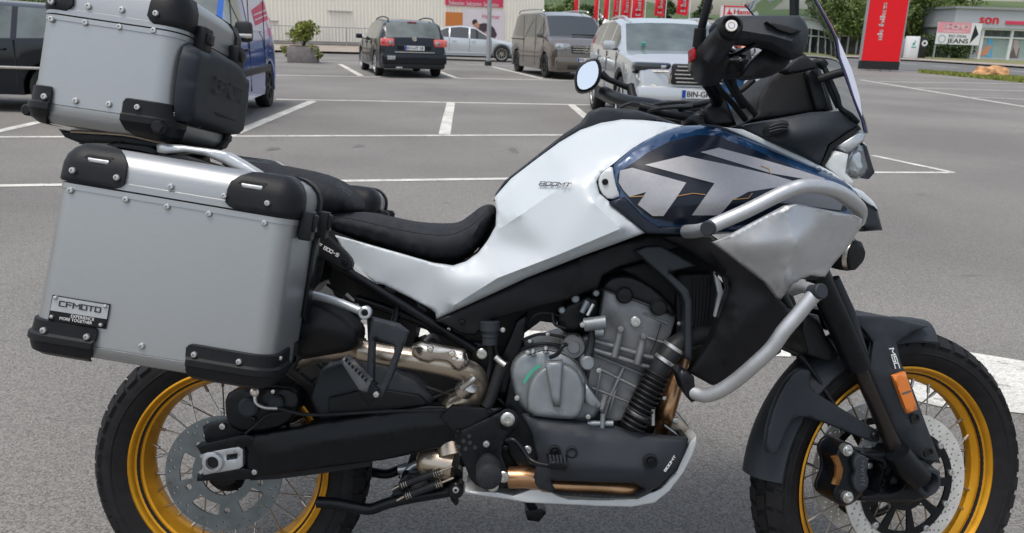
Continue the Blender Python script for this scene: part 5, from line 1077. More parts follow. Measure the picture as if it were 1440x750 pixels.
# ---- trees and shrubs
def leaves(centers, n, size, spread, flat=.8):
    V = np.zeros((n*4, 3)); F = []
    for i in range(n):
        c = centers[random.randrange(len(centers))]; r = c[3]
        while True:
            p = np.array([random.uniform(-1, 1) for _ in range(3)]); q = np.linalg.norm(p)
            if q < 1 and random.random() < .25+.75*q: break
        p = np.array(c[:3])+p*r*np.array([1, 1, flat]); a = np.array([random.gauss(0, 1) for _ in range(3)]); a /= np.linalg.norm(a); b = np.cross(a, [random.gauss(0, 1) for _ in range(3)]); b /= np.linalg.norm(b)
        s = size*random.uniform(.6, 1.4); V[i*4:i*4+4] = [p-a*s, p+b*s*.6, p+a*s, p-b*s*.6]; F.append((4*i, 4*i+1, 4*i+2, 4*i+3))
    return V, F
def tree(label, loc, h, cr, trunk_h, n=3500, leaf=.16, mat=LEAF, name='tree', group=None, clumps=26, slim=1.0, cat='tree'):
    o = empty(name, label, cat, tuple(loc), group=group)
    zc = trunk_h+(h-trunk_h)/2; hz = (h-trunk_h)/2; cs = []
    for _ in range(clumps):
        u = random.uniform(-1, 1); a = random.uniform(0, 2*pi); s = sqrt(max(0, 1-u*u))*random.uniform(.35, .95)*(.75+.25*(1-u)/2 if slim == 1 else 1-.55*(u+1)/2); cs.append((cr*s*cos(a), cr*s*sin(a), zc+hz*u*.85, cr*random.uniform(.22, .42)))
    V, F = leaves(cs, n, leaf, cr); mk('crown', V, F, mat, o, smooth=False)
    parts = [sweep([(0, 0, 0), (.03*h, .02*h, trunk_h), (0, .02*h, h*.75)], [h*.028, h*.02, h*.005], 8)]
    for c in cs[:9]: parts.append(sweep([(.02*h, .01*h, trunk_h*.9), ((c[0])*.5, c[1]*.5, (trunk_h+c[2])/2), c[:3]], [h*.012, h*.008, h*.003], 6))
    V, F = join(parts); mk('trunk', V, F, BARK, o); return o
def on_ground(x, Y): q = at(x, 60, Y); return (q[0], q[1], 0)
TG = 'broad trees along the road'
tree('large leafy tree directly behind the red banner, left half of the row', on_ground(1215, 84), 6.6, 4.2, 1.9, 6500, .17, group=TG, clumps=34)
tree('dense leafy tree right of the red banner above the grey cabinets', on_ground(1292, 88), 7.2, 4.0, 1.0, 6500, .17, group=TG, clumps=34)
tree('round tree above the shoe shop direction sign', on_ground(1340, 96), 6.8, 3.8, .8, 6000, .17, group=TG, clumps=34)
tree('overhanging tree seen through the clear windscreen top', on_ground(1168, 92), 7.6, 3.4, 3.2, 3500, .17, group=TG)
tree('dark bushy tree beside the corner of the cream hall', on_ground(792, 105), 5.2, 3.6, .4, 4000, .2, LEAF, group='trees behind the parked cars'); tree('bushy tree behind the roof of the brown van', on_ground(822, 112), 4.6, 3.0, .4, 3000, .2, LEAFD, group='trees behind the parked cars')
tree('tall dark tree behind the flags above the silver SUV', on_ground(934, 130), 7.0, 2.3, .5, 3000, .2, LEAFD, group='trees behind the parked cars', slim=.6)
tree('pair of pointed dark trees left of the tall white roof sign', on_ground(987, 150), 7.8, 2.2, .5, 2600, .22, LEAFD, group='trees behind the parked cars', slim=.6)
tree('small dark conifer beyond the low grey roofs', on_ground(976, 150), 5.6, 1.7, .4, 1500, .2, LEAFD, group='trees behind the parked cars', slim=.6)
def shrub(label, loc, h, r, n, leaf, mat, name='shrub', group=None):
    o = empty(name, label, 'shrub', tuple(loc), group=group); cs = [(r*.6*cos(a)*random.uniform(.2, 1), r*.6*sin(a)*random.uniform(.2, 1), h*random.uniform(.25, .8), r*random.uniform(.3, .5)) for a in [random.uniform(0, 2*pi) for _ in range(14)]]
    V, F = leaves(cs, n, leaf, r); mk('foliage', V, F, mat, o, smooth=False); V, F = join([sweep([(0, 0, 0), (c[0]*.5, c[1]*.5, c[2]*.6), c[:3]], [.02, .014, .006], 5) for c in cs[:7]]); mk('stems', V, F, BARK, o); return o
shrub('low dark hedge shrub under the shoe shop sign', on_ground(1345, 82), 1.8, 2.2, 2200, .12, LEAFD, group='shrubs on the verge'); shrub('dark shrub between the cabinets and the shop sign', on_ground(1308, 84), 2.4, 1.9, 2200, .12, LEAFD, group='shrubs on the verge'); shrub('shrub right of the cabinets near the shop windows', on_ground(1368, 84), 1.5, 1.5, 1500, .12, LEAFD, group='shrubs on the verge')
shrub('green hedge behind the black hatchback at the left edge', on_ground(20, 30), 2.0, 2.4, 2600, .1, LEAF, group='hedge shrubs on the left'); shrub('hedge shrub just left of the top case corner', on_ground(-60, 30), 2.1, 2.4, 2600, .1, LEAF, group='hedge shrubs on the left')

# ---- cream hall
HA, HB = at(-420, 60, 36), at(763, 60, 55); HA[2] = HB[2] = 0
hd = (HB-HA)/np.linalg.norm(HB-HA); hn = np.array([hd[1], -hd[0], 0]); HL_ = np.linalg.norm(HB-HA); HH = 7.5
HALL = empty('hall', 'long cream hall with ribbed cladding behind the car park', 'building', tuple(HA), (0, 0, atan2(hd[1], hd[0])))
V, F = boxvf((HL_/2, 8, HH/2), (HL_, 16, HH)); mk('wall', V, F, CREAM, HALL, smooth=False)
parts = []
nr = int(HL_/.22)
for i in range(nr): parts.append(boxvf(((i+.5)*HL_/nr, -.02, HH/2+.15), (HL_/nr*.35, .05, HH-.3)))
V, F = join(parts); rb = mk('cladding_ribs', V, F, CREAM, HALL, smooth=False); rb['kind'] = 'stuff'
V, F = boxvf((HL_/2, -.04, .15), (HL_, .08, .3)); mk('plinth', V, F, PAVE, HALL, smooth=False)
V, F = boxvf((HL_/2, 8, HH+.15), (HL_+.4, 16.4, .3)); mk('roof', V, F, GALV, HALL, smooth=False)
def hall_pt(px, py):
    """position along the facade and height"""
    r = ray(px, py); nn = hn; t = ((HA-CAM) @ nn)/(r @ nn); p = CAM+t*r; return (p-HA) @ hd, p[2]
def facade(name, x0, y0, x1, y1, mat, th=.06, off=.05, parent=HALL):
    a, b = hall_pt(x0, y0), hall_pt(x1, y1); V, F = boxvf(((a[0]+b[0])/2, -off-th/2, (a[1]+b[1])/2), (abs(b[0]-a[0]), th, abs(a[1]-b[1]))); return mk(name, V, F, mat, parent, smooth=False)
for q in ((461, 15, 495, 17.5), (378, 29, 391, 31)): facade('wall_vent', *q, GALV, .10, .04)
sg = facade('sign_board', 626, -34, 706.5, 11, PINK); a, b = hall_pt(630, 6), hall_pt(703, 7)
write3('Rabattaktion', (hall_pt(632, -4)[0], -.125, hall_pt(632, -5)[1]), (1, 0, 0), (0, 0, 1), 3.2, .30, WPRINT, HALL)
write3('Gutschein - Gutschein - Geschenke', (a[0], -.125, hall_pt(640, 7.5)[1]), (1, 0, 0), (0, 0, 1), b[0]-a[0], .24, WPRINT, HALL) if 0 else [write3(t_, (a[0]+(b[0]-a[0])*k_/3, -.125, hall_pt(640, 7)[1]), (1, 0, 0), (0, 0, 1), (b[0]-a[0])*.29, .24, WPRINT, HALL) for k_, t_ in enumerate(('Sebastian', 'Sebastian', 'Sebastian'))]
facade('poster', 626, 17, 649.5, 37, ORANGE); facade('poster', 650, 13, 706.5, 68, PALEP); 
a, b = hall_pt(677, 26), hall_pt(702, 26); write3('Hammer', (a[0], -.125, a[1]), (1, 0, 0), (0, 0, 1), b[0]-a[0], .28, PINK, HALL)
def poster_fig(pts, mat, off): 
    P = [hall_pt(*p) for p in pts]; V = [(p[0], -off, p[1]) for p in P]; return mk('printed_figure', V, [tuple(range(len(V)))], mat, HALL, smooth=False)
poster_fig([(671, 40), (673, 34), (680, 32.5), (688, 34), (694, 40), (698, 49), (695, 54), (688, 52), (680, 56), (675, 50)], M('print_dark', (.07, .045, .06), .6), .118)
poster_fig([(664, 34), (668, 29), (672, 33), (673, 39), (668, 40), (665, 37)], SKIN, .120); poster_fig([(662.5, 31), (665, 27.5), (669, 27.5), (670.5, 31), (666, 34), (664, 35)], M('print_brown', (.06, .03, .02), .6), .121)
poster_fig([(678, 46), (683, 44), (684, 55), (679, 55)], SKIN, .1225)
# railing in front of the hall
RL = empty('railing', 'thin grey steel railing along the foot of the cream hall', 'railing', tuple(HA+hn*1.3), (0, 0, atan2(hd[1], hd[0])))
i0, i1 = hall_pt(200, 50)[0], hall_pt(600, 60)[0]
for z in (.22, 1.12): V, F = boxvf(((i0+i1)/2, 0, z), (i1-i0, .04, .04)); mk('rail', V, F, GALV, RL, smooth=False)
n = int((i1-i0)/2.5); pm = None
for i in range(n+1):
    V, F = boxvf((i0+(i1-i0)*i/n, 0, .57), (.06, .06, 1.14)); mk('post', V, F, GALV, RL, smooth=False)
nb = int((i1-i0)/.19)
pr_ = [boxvf((i0+(i1-i0)*(i+.5)/nb, 0, .67), (.022, .022, .9)) for i in range(nb)]
V, F = join(pr_); bs_ = mk('balusters', V, F, GALV, RL, smooth=False); bs_['kind'] = 'stuff'

# ---- planter
pc = G(427, 88); PB = empty('planter', 'grey stone planter box in front of the railing', 'planter', (pc[0], pc[1], 0), (0, 0, .12))
V, F = boxvf((0, 0, .27), (.98, .9, .54)); o = mk('tub', V, F, M('planter_stone', (.20, .18, .175), .8, noise=.15, nscale=12), PB, smooth=False); bevel_obj(o, .03)
V, F = boxvf((0, 0, .545), (.84, .76, .03)); mk('soil', V, F, BARK, PB, smooth=False)
so_ = shrub('yellow green bush growing out of the stone planter', (pc[0]+.02, pc[1], .5), .95, .62, 1800, .045, LEAFY, name='bush'); so_['category'] = 'bush'
s2_ = shrub('trailing twigs spilling over the right side of the planter', (pc[0]+.42, pc[1]-.2, .05), .55, .38, 600, .04, LEAFY, name='bush')
s3_ = shrub('trailing twigs spilling over the left side of the planter', (pc[0]-.52, pc[1]-.1, .12), .45, .3, 400, .04, LEAFY, name='bush')

# ---- lamp post
lp = G(686.5, 92.5); LP = empty('lamp_post', 'tall grey steel lamp post in front of the silver saloon', 'lamp post', (lp[0], lp[1], 0))
V, F = sweep([(0, 0, 0), (0, 0, 4), (0, 0, 9)], [.085, .08, .06], 14); mk('pole', V, F, GALV, LP)
V, F = sweep([(0, 0, -.01), (0, 0, .16)], [.13, .13], 14); mk('base', V, F, TRIM, LP)
V, F = boxvf((-.4, 0, 9.05), (.9, .25, .1)); mk('lamp_head', V, F, GALV, LP, smooth=False)

# ---- cars
def car_wheel(parent, x, y, r, w, rimmat, spokes=5, out=1):
    V, F = lathe_vf([(r*.70, w/2-.01), (r*.78, w/2), (r*.93, w/2-.005), (r, w/2-.035), (r, -w/2+.035), (r*.93, -w/2), (r*.7, -w/2+.01)], 36, True)
    s = np.array([1, out, 1]); c = np.array([x, y, r]); t = mk('wheel', V*s+c, F, CTYRE, parent)
    V, F = lathe_vf([(r*.70, w/2-.012), (r*.66, w/2-.004), (r*.62, w/2-.02), (r*.60, -.02), (0, -.03)], 36); mk('rim_well', V*s+c, F, TRIM, t)
    V, F = lathe_vf([(r*.71, w/2-.01), (r*.70, w/2-.002), (r*.64, w/2-.006), (r*.62, w/2-.03)], 36); ps = [(V, F)]; V, F = lathe_vf([(0, w/2-.018), (r*.13, w/2-.018), (r*.16, w/2-.04)], 16); ps.append((V, F))
    for k in range(spokes):
        a = 2*pi*k/spokes+.3; d = np.array([cos(a), 0, sin(a)]); R3 = np.array([d, [0, 1, 0], [-sin(a), 0, cos(a)]]).T; V, F = boxvf((0, 0, 0), (r*.55, .025, r*(.75/spokes))); ps.append((V @ R3.T+d*r*.37+np.array([0, -w/2+.03, 0]), F))
    V, F = join(ps); mk('rim', V*s+c, F, rimmat, t); return t
def vehicle(name, label, cat, loc, head, L, W, Hh, top, belt, sill, wx, wr, paint, windows, ws=None, rw=None, rimmat=SILVER, spokes=5, glass=GLASSD, tumble=.30, lower=None, group=None, rearglass=None, wsm=None):
    o = empty(name, label, cat, tuple(loc), (0, 0, head), group)
    top = [(x, z*Hh/max(p[1] for p in top)) for x, z in top] if False else top; tx = np.array([p[0] for p in top][::-1]); tz = np.array([p[1] for p in top][::-1]); bx = np.array([p[0] for p in belt][::-1]); bz = np.array([p[1] for p in belt][::-1])
    xs = set(np.round(np.linspace(-L/2, L/2, 44), 3))|set(np.round(tx, 3))
    for a, b in windows: xs |= {round(a, 3), round(b, 3)}
    for w_ in wx: xs |= {round(w_+wr*1.18*cos(radians(q)), 3) for q in range(0, 181, 15)}
    xs = sorted(x for x in xs if -L/2-1e-6 <= x <= L/2+1e-6); xs = [x for i, x in enumerate(xs) if i == 0 or x-xs[i-1] > .012]
    rings = []; ARC = wr*1.18
    for x in xs:
        zt = np.interp(x, tx, tz); s = max(0, (abs(x)-.62*L/2)/(.38*L/2)); w = W/2*(1-.05*s**2-.10*max(0, s-.55)**2/.2); zb = min(np.interp(x, bx, bz), zt-.05); zs = sill
        for w_ in wx:
            if abs(x-w_) < ARC: zs = max(zs, wr+sqrt(ARC**2-(x-w_)**2))
        zs = min(zs, zb-.1); inner = w-.24 if any(abs(x-w_) < ARC for w_ in wx) else w*.9
        h_ = zt-.05-zb; wr_ = w*.975-.03-max(0, h_)*tumble
        rings.append([(0, min(sill, zs)), (inner, sill), (inner, zs) if inner < w*.9 else (w*.93, sill), (w-.015, zs), (w, zs+.25*(zb-zs)), (w*1.0, zs+.6*(zb-zs)), (w*.985, zb-.03), (w*.975, zb), (wr_, zt-.05), (wr_-.07, zt-.008), (wr_*.5, zt+.012), (0, zt+.02)])
    K = len(rings[0]); Vt = []; full = []
    for x, rg in zip(xs, rings):
        row = [(x, -y, z) for y, z in rg]+[(x, y, z) for y, z in rg[::-1][1:-1]]; Vt += row
    Mn = 2*K-2; buckets = {'body': []}; low = []
    def matof(i, k):
        kk = k if k < K-1 else Mn-1-k; xm = (xs[i]+xs[i+1])/2
        if kk == 7:
            for n_, (a, b) in enumerate(windows):
                if a-1e-3 <= xm <= b+1e-3: return 'side_window%d%d' % (n_, k < K-1)
        if kk in (9, 10) or kk == 8:
            if ws and ws[0] < xm < ws[1] and kk != 8: return 'windscreen'
            if rw and rw[0] < xm < rw[1] and kk != 8: return 'rear_window'
        if kk <= 3 and lower: return 'lower_trim'
        return 'body'
    for i in range(len(xs)-1):
        for k in range(Mn):
            a = i*Mn+k; b = i*Mn+(k+1) % Mn; buckets.setdefault(matof(i, k), []).append((a, b, b+Mn, a+Mn))
    buckets['body'] += [tuple(range(Mn))[::-1], tuple(range((len(xs)-1)*Mn, len(xs)*Mn))]
    Vt = np.array(Vt)
    for nm, Fs in buckets.items():
        used = sorted({i for f in Fs for i in f}); mp = {u: i for i, u in enumerate(used)}; base = nm.rstrip('0123456789')
        m_ = paint if base == 'body' else (lower if base == 'lower_trim' else ((rearglass or glass) if base == 'rear_window' else ((wsm or glass) if base == 'windscreen' else glass)))
        VV = Vt[used].copy()
        me = bpy.data.meshes.new(base); me.from_pydata([tuple(v) for v in VV], [], [tuple(mp[i] for i in f) for f in Fs]); me.materials.append(m_)
        me.polygons.foreach_set('use_smooth', [True]*len(me.polygons)); me.set_sharp_from_angle(angle=radians(38)); link(bpy.data.objects.new(base, me), o)
    for w_ in wx:
        for s in (-1, 1): car_wheel(o, w_, s*(W/2-.12), wr, .21, rimmat, spokes, 1 if s < 0 else -1)
    o['_'] = 0; del o['_']
    def wat(x): s = max(0, (abs(x)-.62*L/2)/(.38*L/2)); return W/2*(1-.05*s**2-.10*max(0, s-.55)**2/.2)
    return o, wat
def bx(o, name, c, s, mat, bev=.01, R3=None):
    V, F = boxvf((0, 0, 0), s, R3); q = mk(name, V+np.array(c, float), F, mat, o, smooth=False)
    if bev: bevel_obj(q, bev)
    return q
def plate(o, x, z, txt, face, y=0, h=.11):
    p = bx(o, 'number_plate', (x, y, z), (.02, .52, h), PLATE, 0); X = x+face*.012
    bx(p, 'plate_band', (X, y-face*.235, z), (.004, .05, h-.01), EUB, 0)
    write3(txt, (X+face*.001, y-face*.19, z-h*.33), (0, face, 0), (0, 0, 1), .42, h*.66, BPRINT, p, bold=.03)
def seams(o, xs_, wat, z0, z1, mat=TRIM, side=(-1, 1)):
    for x in xs_:
        for s in side: bx(o, 'door_gap', (x, s*(wat(x)-.002), (z0+z1)/2), (.012, .012, z1-z0), mat, 0)
def mirrors(o, x, z, wat, mat, s=(-1, 1)):
    for k in s:
        m = bx(o, 'wing_mirror', (x, k*(wat(x)+.10), z), (.10, .18, .13), mat, .03); bx(m, 'mirror_arm', (x+.02, k*(wat(x)+.01), z-.05), (.05, .08, .03), TRIM, .005)
def handles(o, xs_, z, wat, mat):
    for x in xs_:
        for s in (-1, 1): bx(o, 'door_handle', (x, s*(wat(x)+.012), z), (.18, .03, .03), mat, .01)

# black estate, rear towards us
pa = G(531, 106.3); pb_ = G(511, 96.5); hA = atan2(pb_[1]-pa[1], pb_[0]-pa[0])
BKP = M('black_car_paint', (.006, .008, .013), .15, .1, coat=.4, spec=.35)
def place(wheel_pt, head, lx, ly): c, s = cos(head), sin(head); return (wheel_pt[0]-(c*lx-s*ly), wheel_pt[1]-(s*lx+c*ly), 0)
hA = radians(108)
o, wt_ = vehicle('estate_car', 'black estate car with roof rails seen from behind, red tail lamps', 'car', place(pa, hA, -1.35, .82), hA, 4.75, 1.82, 1.5,
    [(2.375, .60), (2.30, .70), (1.45, .93), (1.15, .98), (.30, 1.42), (-.4, 1.49), (-1.7, 1.45), (-1.98, 1.40), (-2.28, 1.02), (-2.34, .90), (-2.375, .52)], [(2.3, .80), (1, .93), (-1.5, 1.0), (-2.3, 1.02)], .24, (1.40, -1.31), .32, BKP,
    [(.12, 1.0), (-.78, .04), (-1.9, -.86)], ws=(.30, 1.15), rw=(-2.28, -2.0), glass=GLASSL, rimmat=SILVER, spokes=9)
for s in (-1, 1):
    t = bx(o, 'tail_lamp', (-2.31, s*.70, .90), (.13, .36, .20), REDL, .04); bx(t, 'lamp_lens', (-2.375, s*.62, .90), (.02, .10, .10), LAMPG, .01)
    V, F = sweep(catmull([(.25, s*.60, 1.41), (.1, s*.60, 1.49), (-.8, s*.60, 1.545), (-1.7, s*.60, 1.51), (-1.9, s*.60, 1.43)]), .018, 8); mk('roof_rail', V, F, TRIM, o)
bx(o, 'rear_bumper', (-2.33, 0, .50), (.22, 1.72, .28), BKP, .05); bx(o, 'bumper_skirt', (-2.30, 0, .32), (.20, 1.64, .14), TRIM, .04); bx(o, 'chrome_strip', (-2.40, 0, .66), (.04, 1.05, .025), CHROME, .006)
bx(o, 'tailgate_recess', (-2.345, 0, .80), (.06, .9, .17), BKP, .02); plate(o, -2.385, .77, 'KH-HY 58', -1)
bx(o, 'exhaust_tip', (-2.42, .42, .27), (.1, .18, .05), CHROME, .02); bx(o, 'reverse_reflector', (-2.43, .62, .52), (.03, .22, .11), LAMPG, .02)
V, F = lathe_vf([(.02, 0), (.058, 0), (.06, .012), (.05, .014), (.045, .006), (.0, .006)], 20); q = V[:, [1, 0, 2]]; mk('badge', q+np.array([-2.345, 0, 1.0]), F, CHROME, o)
bx(o, 'rear_wiper', (-2.20, -.1, 1.11), (.03, .45, .02), TRIM, 0); bx(o, 'high_brake_lamp', (-1.99, 0, 1.425), (.05, .25, .02), REDL, 0)
seams(o, (1.02, .08, -.82), wt_, .35, .98); mirrors(o, .95, 1.0, wt_, BKP); handles(o, (.22, -.68), .86, wt_, BKP)

# silver saloon side on
SLP = M('silver_car_paint', (.52, .55, .57), .25, .35, coat=1)
bw = G(705, 87.5); hB = radians(3)
o, wt_ = vehicle('saloon_car', 'silver saloon parked side on in front of the hall poster', 'car', place(bw, hB, 1.38, -.80), hB, 4.52, 1.82, 1.42,
    [(2.26, .58), (2.18, .70), (1.3, .88), (1.0, .93), (.25, 1.36), (-.35, 1.42), (-.95, 1.36), (-1.75, 1.02), (-2.18, .98), (-2.26, .60)], [(2.2, .72), (1, .88), (-1.6, .97), (-2.2, .95)], .22, (1.38, -1.38), .33, SLP,
    [(.06, .86), (-.78, -.02), (-1.28, -.84)], ws=(.25, 1.0), rw=(-1.75, -.95), rimmat=CHROME, spokes=10, tumble=.42)
for s in (-1, 1): bx(o, 'headlamp', (2.10, s*.66, .66), (.22, .30, .13), LAMPG, .04); bx(o, 'sill_strip', (0, s*.905, .33), (1.9, .03, .04), SLP, .01); bx(o, 'tail_lamp', (-2.16, s*.68, .82), (.16, .3, .15), REDL, .04)
bx(o, 'front_bumper', (2.24, 0, .42), (.14, 1.55, .3), SLP, .05); bx(o, 'grille', (2.25, 0, .62), (.06, .5, .14), TRIM, .02); seams(o, (.94, .02, -.82), wt_, .32, .92); mirrors(o, .82, .98, wt_, SLP); handles(o, (.18, -.62), .82, wt_, SLP)

# brown people carrier
BRP = M('brown_grey_paint', (.135, .115, .098), .2, .5, coat=1)
vw = G(769, 109.5); hV = radians(-75)
o, wt_ = vehicle('people_carrier', 'brown grey people carrier with roof rails facing the motorcycle', 'van', place(vw, hV, 1.62, -.84), hV, 5.14, 1.93, 1.90,
    [(2.57, .70), (2.52, .92), (2.1, 1.12), (1.72, 1.18), (.95, 1.76), (.3, 1.87), (-1.8, 1.86), (-2.40, 1.78), (-2.52, 1.2), (-2.57, .6)], [(2.5, .95), (1.6, 1.10), (-2.4, 1.15)], .22, (1.62, -1.58), .345, BRP,
    [(.72, 1.35), (-.62, .62), (-2.3, -.72)], ws=(.93, 1.73), rw=(-2.5, -2.38), rimmat=TRIM, spokes=7, tumble=.20)
for s in (-1, 1):
    bx(o, 'headlamp', (2.43, s*.68, .90), (.26, .42, .19), LAMPG, .06); bx(o, 'fog_lamp', (2.55, s*.68, .45), (.08, .2, .1), TRIM, .02)
    V, F = sweep(catmull([(.55, s*.70, 1.86), (.4, s*.70, 1.93), (-1.0, s*.70, 1.95), (-2.1, s*.70, 1.92), (-2.25, s*.70, 1.83)]), .022, 8); mk('roof_rail', V, F, CHROME, o)
g_ = bx(o, 'grille', (2.555, 0, .84), (.06, .86, .22), TRIM, .03)
for z in (.78, .845, .91): bx(g_, 'grille_bar', (2.59, 0, z), (.02, .82, .022), CHROME, .004)
V, F = lathe_vf([(.085, .0), (.10, .0), (.10, .02), (.085, .02)], 28, True); q = V[:, [1, 0, 2]]*np.array([-1, 1, 1]); bd_ = mk('badge', q+np.array([2.60, 0, .845]), F, CHROME, o)
for a in (90, 210, 330): V, F = sweep([(2.615, 0, .845), (2.615, .09*cos(radians(a)), .845+.09*sin(radians(a)))], [.014, .004], 6); mk('badge_spoke', V, F, CHROME, bd_)
bx(o, 'front_bumper', (2.50, 0, .46), (.22, 1.75, .36), BRP, .07); bx(o, 'air_intake', (2.60, 0, .36), (.05, 1.1, .13), TRIM, .03); plate(o, 2.62, .56, 'MZ-VK 62', 1)
seams(o, (1.5, .66, -.67), wt_, .35, 1.75); mirrors(o, 1.42, 1.2, wt_, BRP); handles(o, (.80, .50), .98, wt_, CHROME); bx(o, 'wiper', (1.66, .2, 1.245), (.03, .7, .02), TRIM, 0); bx(o, 'slide_rail', (-1.5, -.955, 1.05), (1.5, .02, .03), TRIM, 0)

# silver SUV
SUP = M('silver_suv_paint', (.47, .49, .51), .22, .4, coat=1)
kw = G(840, 154.5); hK = radians(-87)
o, wt_ = vehicle('suv', 'silver SUV parked head on behind the handlebar', 'car', place(kw, hK, -1.36, -.80), hK, 4.67, 1.86, 1.68,
    [(2.335, .72), (2.28, .92), (1.9, 1.05), (1.2, 1.08), (.38, 1.47), (-.3, 1.55), (-1.5, 1.52), (-1.95, 1.42), (-2.28, 1.05), (-2.335, .6)], [(2.2, .95), (1, 1.06), (-2.2, 1.15)], .26, (1.38, -1.33), .365, SUP,
    [(.12, .88), (-.80, .04), (-1.75, -.88)], ws=(.38, 1.2), rw=(-2.25, -1.95), rimmat=SILVER, spokes=5, tumble=.30, lower=TRIM, wsm=GLASSL)
for s in (-1, 1):
    hl = bx(o, 'headlamp', (2.16, s*.64, .90), (.27, .50, .12), GLASSD, .04)
    for yy in (.50, .62, .74): bx(hl, 'projector', (2.295-(yy-.5)*.25, s*yy, .905), (.03, .08, .05), LENSIN, .015); bx(hl, 'lamp_surround', (2.13, s*.64, .825), (.26, .48, .03), TRIM, .01)
    V, F = sweep(catmull([(2.22, s*.82, .84), (2.27, s*.84, .76), (2.30, s*.76, .69), (2.335, s*.60, .66)]), .014, 8); mk('day_lamp', V, F, CHROME, o); bx(o, 'fog_lamp', (2.31, s*.62, .42), (.06, .26, .09), TRIM, .02)
    V, F = sweep(catmull([(.3, s*.62, 1.48), (-.3, s*.62, 1.575), (-1.4, s*.62, 1.56), (-1.8, s*.62, 1.46)]), .016, 8); mk('roof_rail', V, F, SUP, o)
g_ = bx(o, 'grille', (2.335, 0, .82), (.08, .80, .27), TRIM, .03)
for s in (-1, 1): V, F = sweep(catmull([(2.36, s*.42, .70), (2.40, s*.44, .84), (2.30, s*.62, .845), (2.16, s*.88, .86)]), .014, 8); mk('chrome_wing', V, F, CHROME, o); bx(o, 'pillar_trim', (.78, s*.70, 1.27), (.02, .02, .02), TRIM, 0) if 0 else None
bx(o, 'lower_grille_frame', (2.33, 0, .47), (.18, 1.5, .03), TRIM, .01)
for i, z in enumerate((.72, .77, .82, .87, .92)): bx(g_, 'grille_bar', (2.38, 0, z), (.02, .74-.03*abs(i-2), .018), CHROME, .004)
V = [(2.40, 0, .95), (2.40, .08, .82), (2.40, 0, .69), (2.40, -.08, .82), (2.415, 0, .90), (2.415, .045, .82), (2.415, 0, .74), (2.415, -.045, .82)]; mk('badge', V, [(0, 1, 5, 4), (1, 2, 6, 5), (2, 3, 7, 6), (3, 0, 4, 7)], CHROME, o, smooth=False)
bx(o, 'front_bumper', (2.27, 0, .50), (.26, 1.7, .34), SUP, .08); bx(o, 'air_intake', (2.36, 0, .38), (.08, 1.0, .16), TRIM, .03); plate(o, 2.42, .575, 'BIN-GR 65', 1)
seams(o, (1.02, .08, -.84), wt_, .38, 1.05); mirrors(o, .95, 1.14, wt_, SUP); handles(o, (.24, -.68), .95, wt_, SUP); bx(o, 'bonnet_gap', (1.75, 0, 1.095), (1.0, .012, .01), TRIM, 0) if 0 else None
bx(o, 'wiper', (1.16, .2, 1.095), (.02, .6, .012), TRIM, 0); bx(o, 'windscreen_sticker', (1.08, -.55, 1.18), (.012, .06, .05), M('sticker_green', (.1, .45, .35), .4), 0, R3=np.array([[.87, 0, .5], [0, 1, 0], [-.5, 0, .87]]))

# blue delivery van
BLP = M('blue_van_paint', (.008, .10, .42), .22, .3, coat=1)
fw = G(373, 150); hF = radians(-84)
o, wt_ = vehicle('delivery_van', 'blue delivery van with pale and pink patches on its side panel', 'van', place(fw, hF, -1.36, .80), hF, 4.40, 1.83, 1.85,
    [(2.2, .72), (2.15, .90), (1.75, 1.10), (1.45, 1.18), (.78, 1.68), (.3, 1.82), (-1.5, 1.84), (-2.0, 1.78), (-2.15, 1.2), (-2.2, .6)], [(2.1, .95), (1.4, 1.05), (-2.1, 1.12)], .24, (1.38, -1.36), .33, BLP,
    [(.18, 1.05)], ws=(.78, 1.47), rw=(-2.14, -1.98), rimmat=TRIM, spokes=6, tumble=.16, wsm=GLASSL, glass=GLASSL)
def side_shape(pts, mat, lift, nm='side_patch'):  # flat pale and pink patches laid on the van's side
    V = []
    for x, z in pts:
        w = wt_(x); zb = np.interp(x, [-2.1, 1.4, 2.1], [1.12, 1.05, .95]); zt = np.interp(x, [-2, -1.5, .3], [1.78, 1.84, 1.82]); wr_ = w*.975-.03-(zt-.05-zb)*.16; t = max(0, (z-zb)/(zt-.05-zb)); y = w*.975+(wr_-w*.975)*t if z > zb else w*.99; V.append((x, y+lift, z))
    return mk(nm, V, [tuple(range(len(V)))], mat, o, smooth=False)
side_shape([(-.05, 1.18), (-.15, 1.70), (-.9, 1.74), (-1.6, 1.74), (-1.78, 1.55), (-1.8, 1.22), (-1.0, 1.16)], PALEP, .006); side_shape([(-.55, 1.24), (-.55, 1.46), (-1.7, 1.62), (-1.7, 1.34)], PINK, .010); side_shape([(-.4, 1.60), (-.4, 1.66), (-1.3, 1.72), (-1.3, 1.66)], PINK, .010)
for k in range(2): side_shape([(-.6, 1.31+.07*k), (-.6, 1.325+.07*k), (-1.65, 1.42+.07*k), (-1.65, 1.40+.07*k)], PALEP, .013)
bx(o, 'side_moulding', (-.2, .925, .62), (2.2, .03, .10), TRIM, .02); bx(o, 'side_moulding', (-.2, -.925, .62), (2.2, .03, .10), TRIM, .02)
seams(o, (1.15, .12, -.95), wt_, .35, 1.7)
for s in (-1, 1): m_ = bx(o, 'wing_mirror', (1.02, s*1.04, 1.17), (.12, .22, .26), TRIM, .05); bx(m_, 'mirror_cap', (1.07, s*1.05, 1.12), (.06, .20, .06), CHROME, .015); bx(o, 'headlamp', (2.02, s*.66, .88), (.3, .36, .24), LAMPG, .06); bx(o, 'tail_lamp', (-2.17, s*.74, 1.15), (.08, .10, .45), REDL, .03)
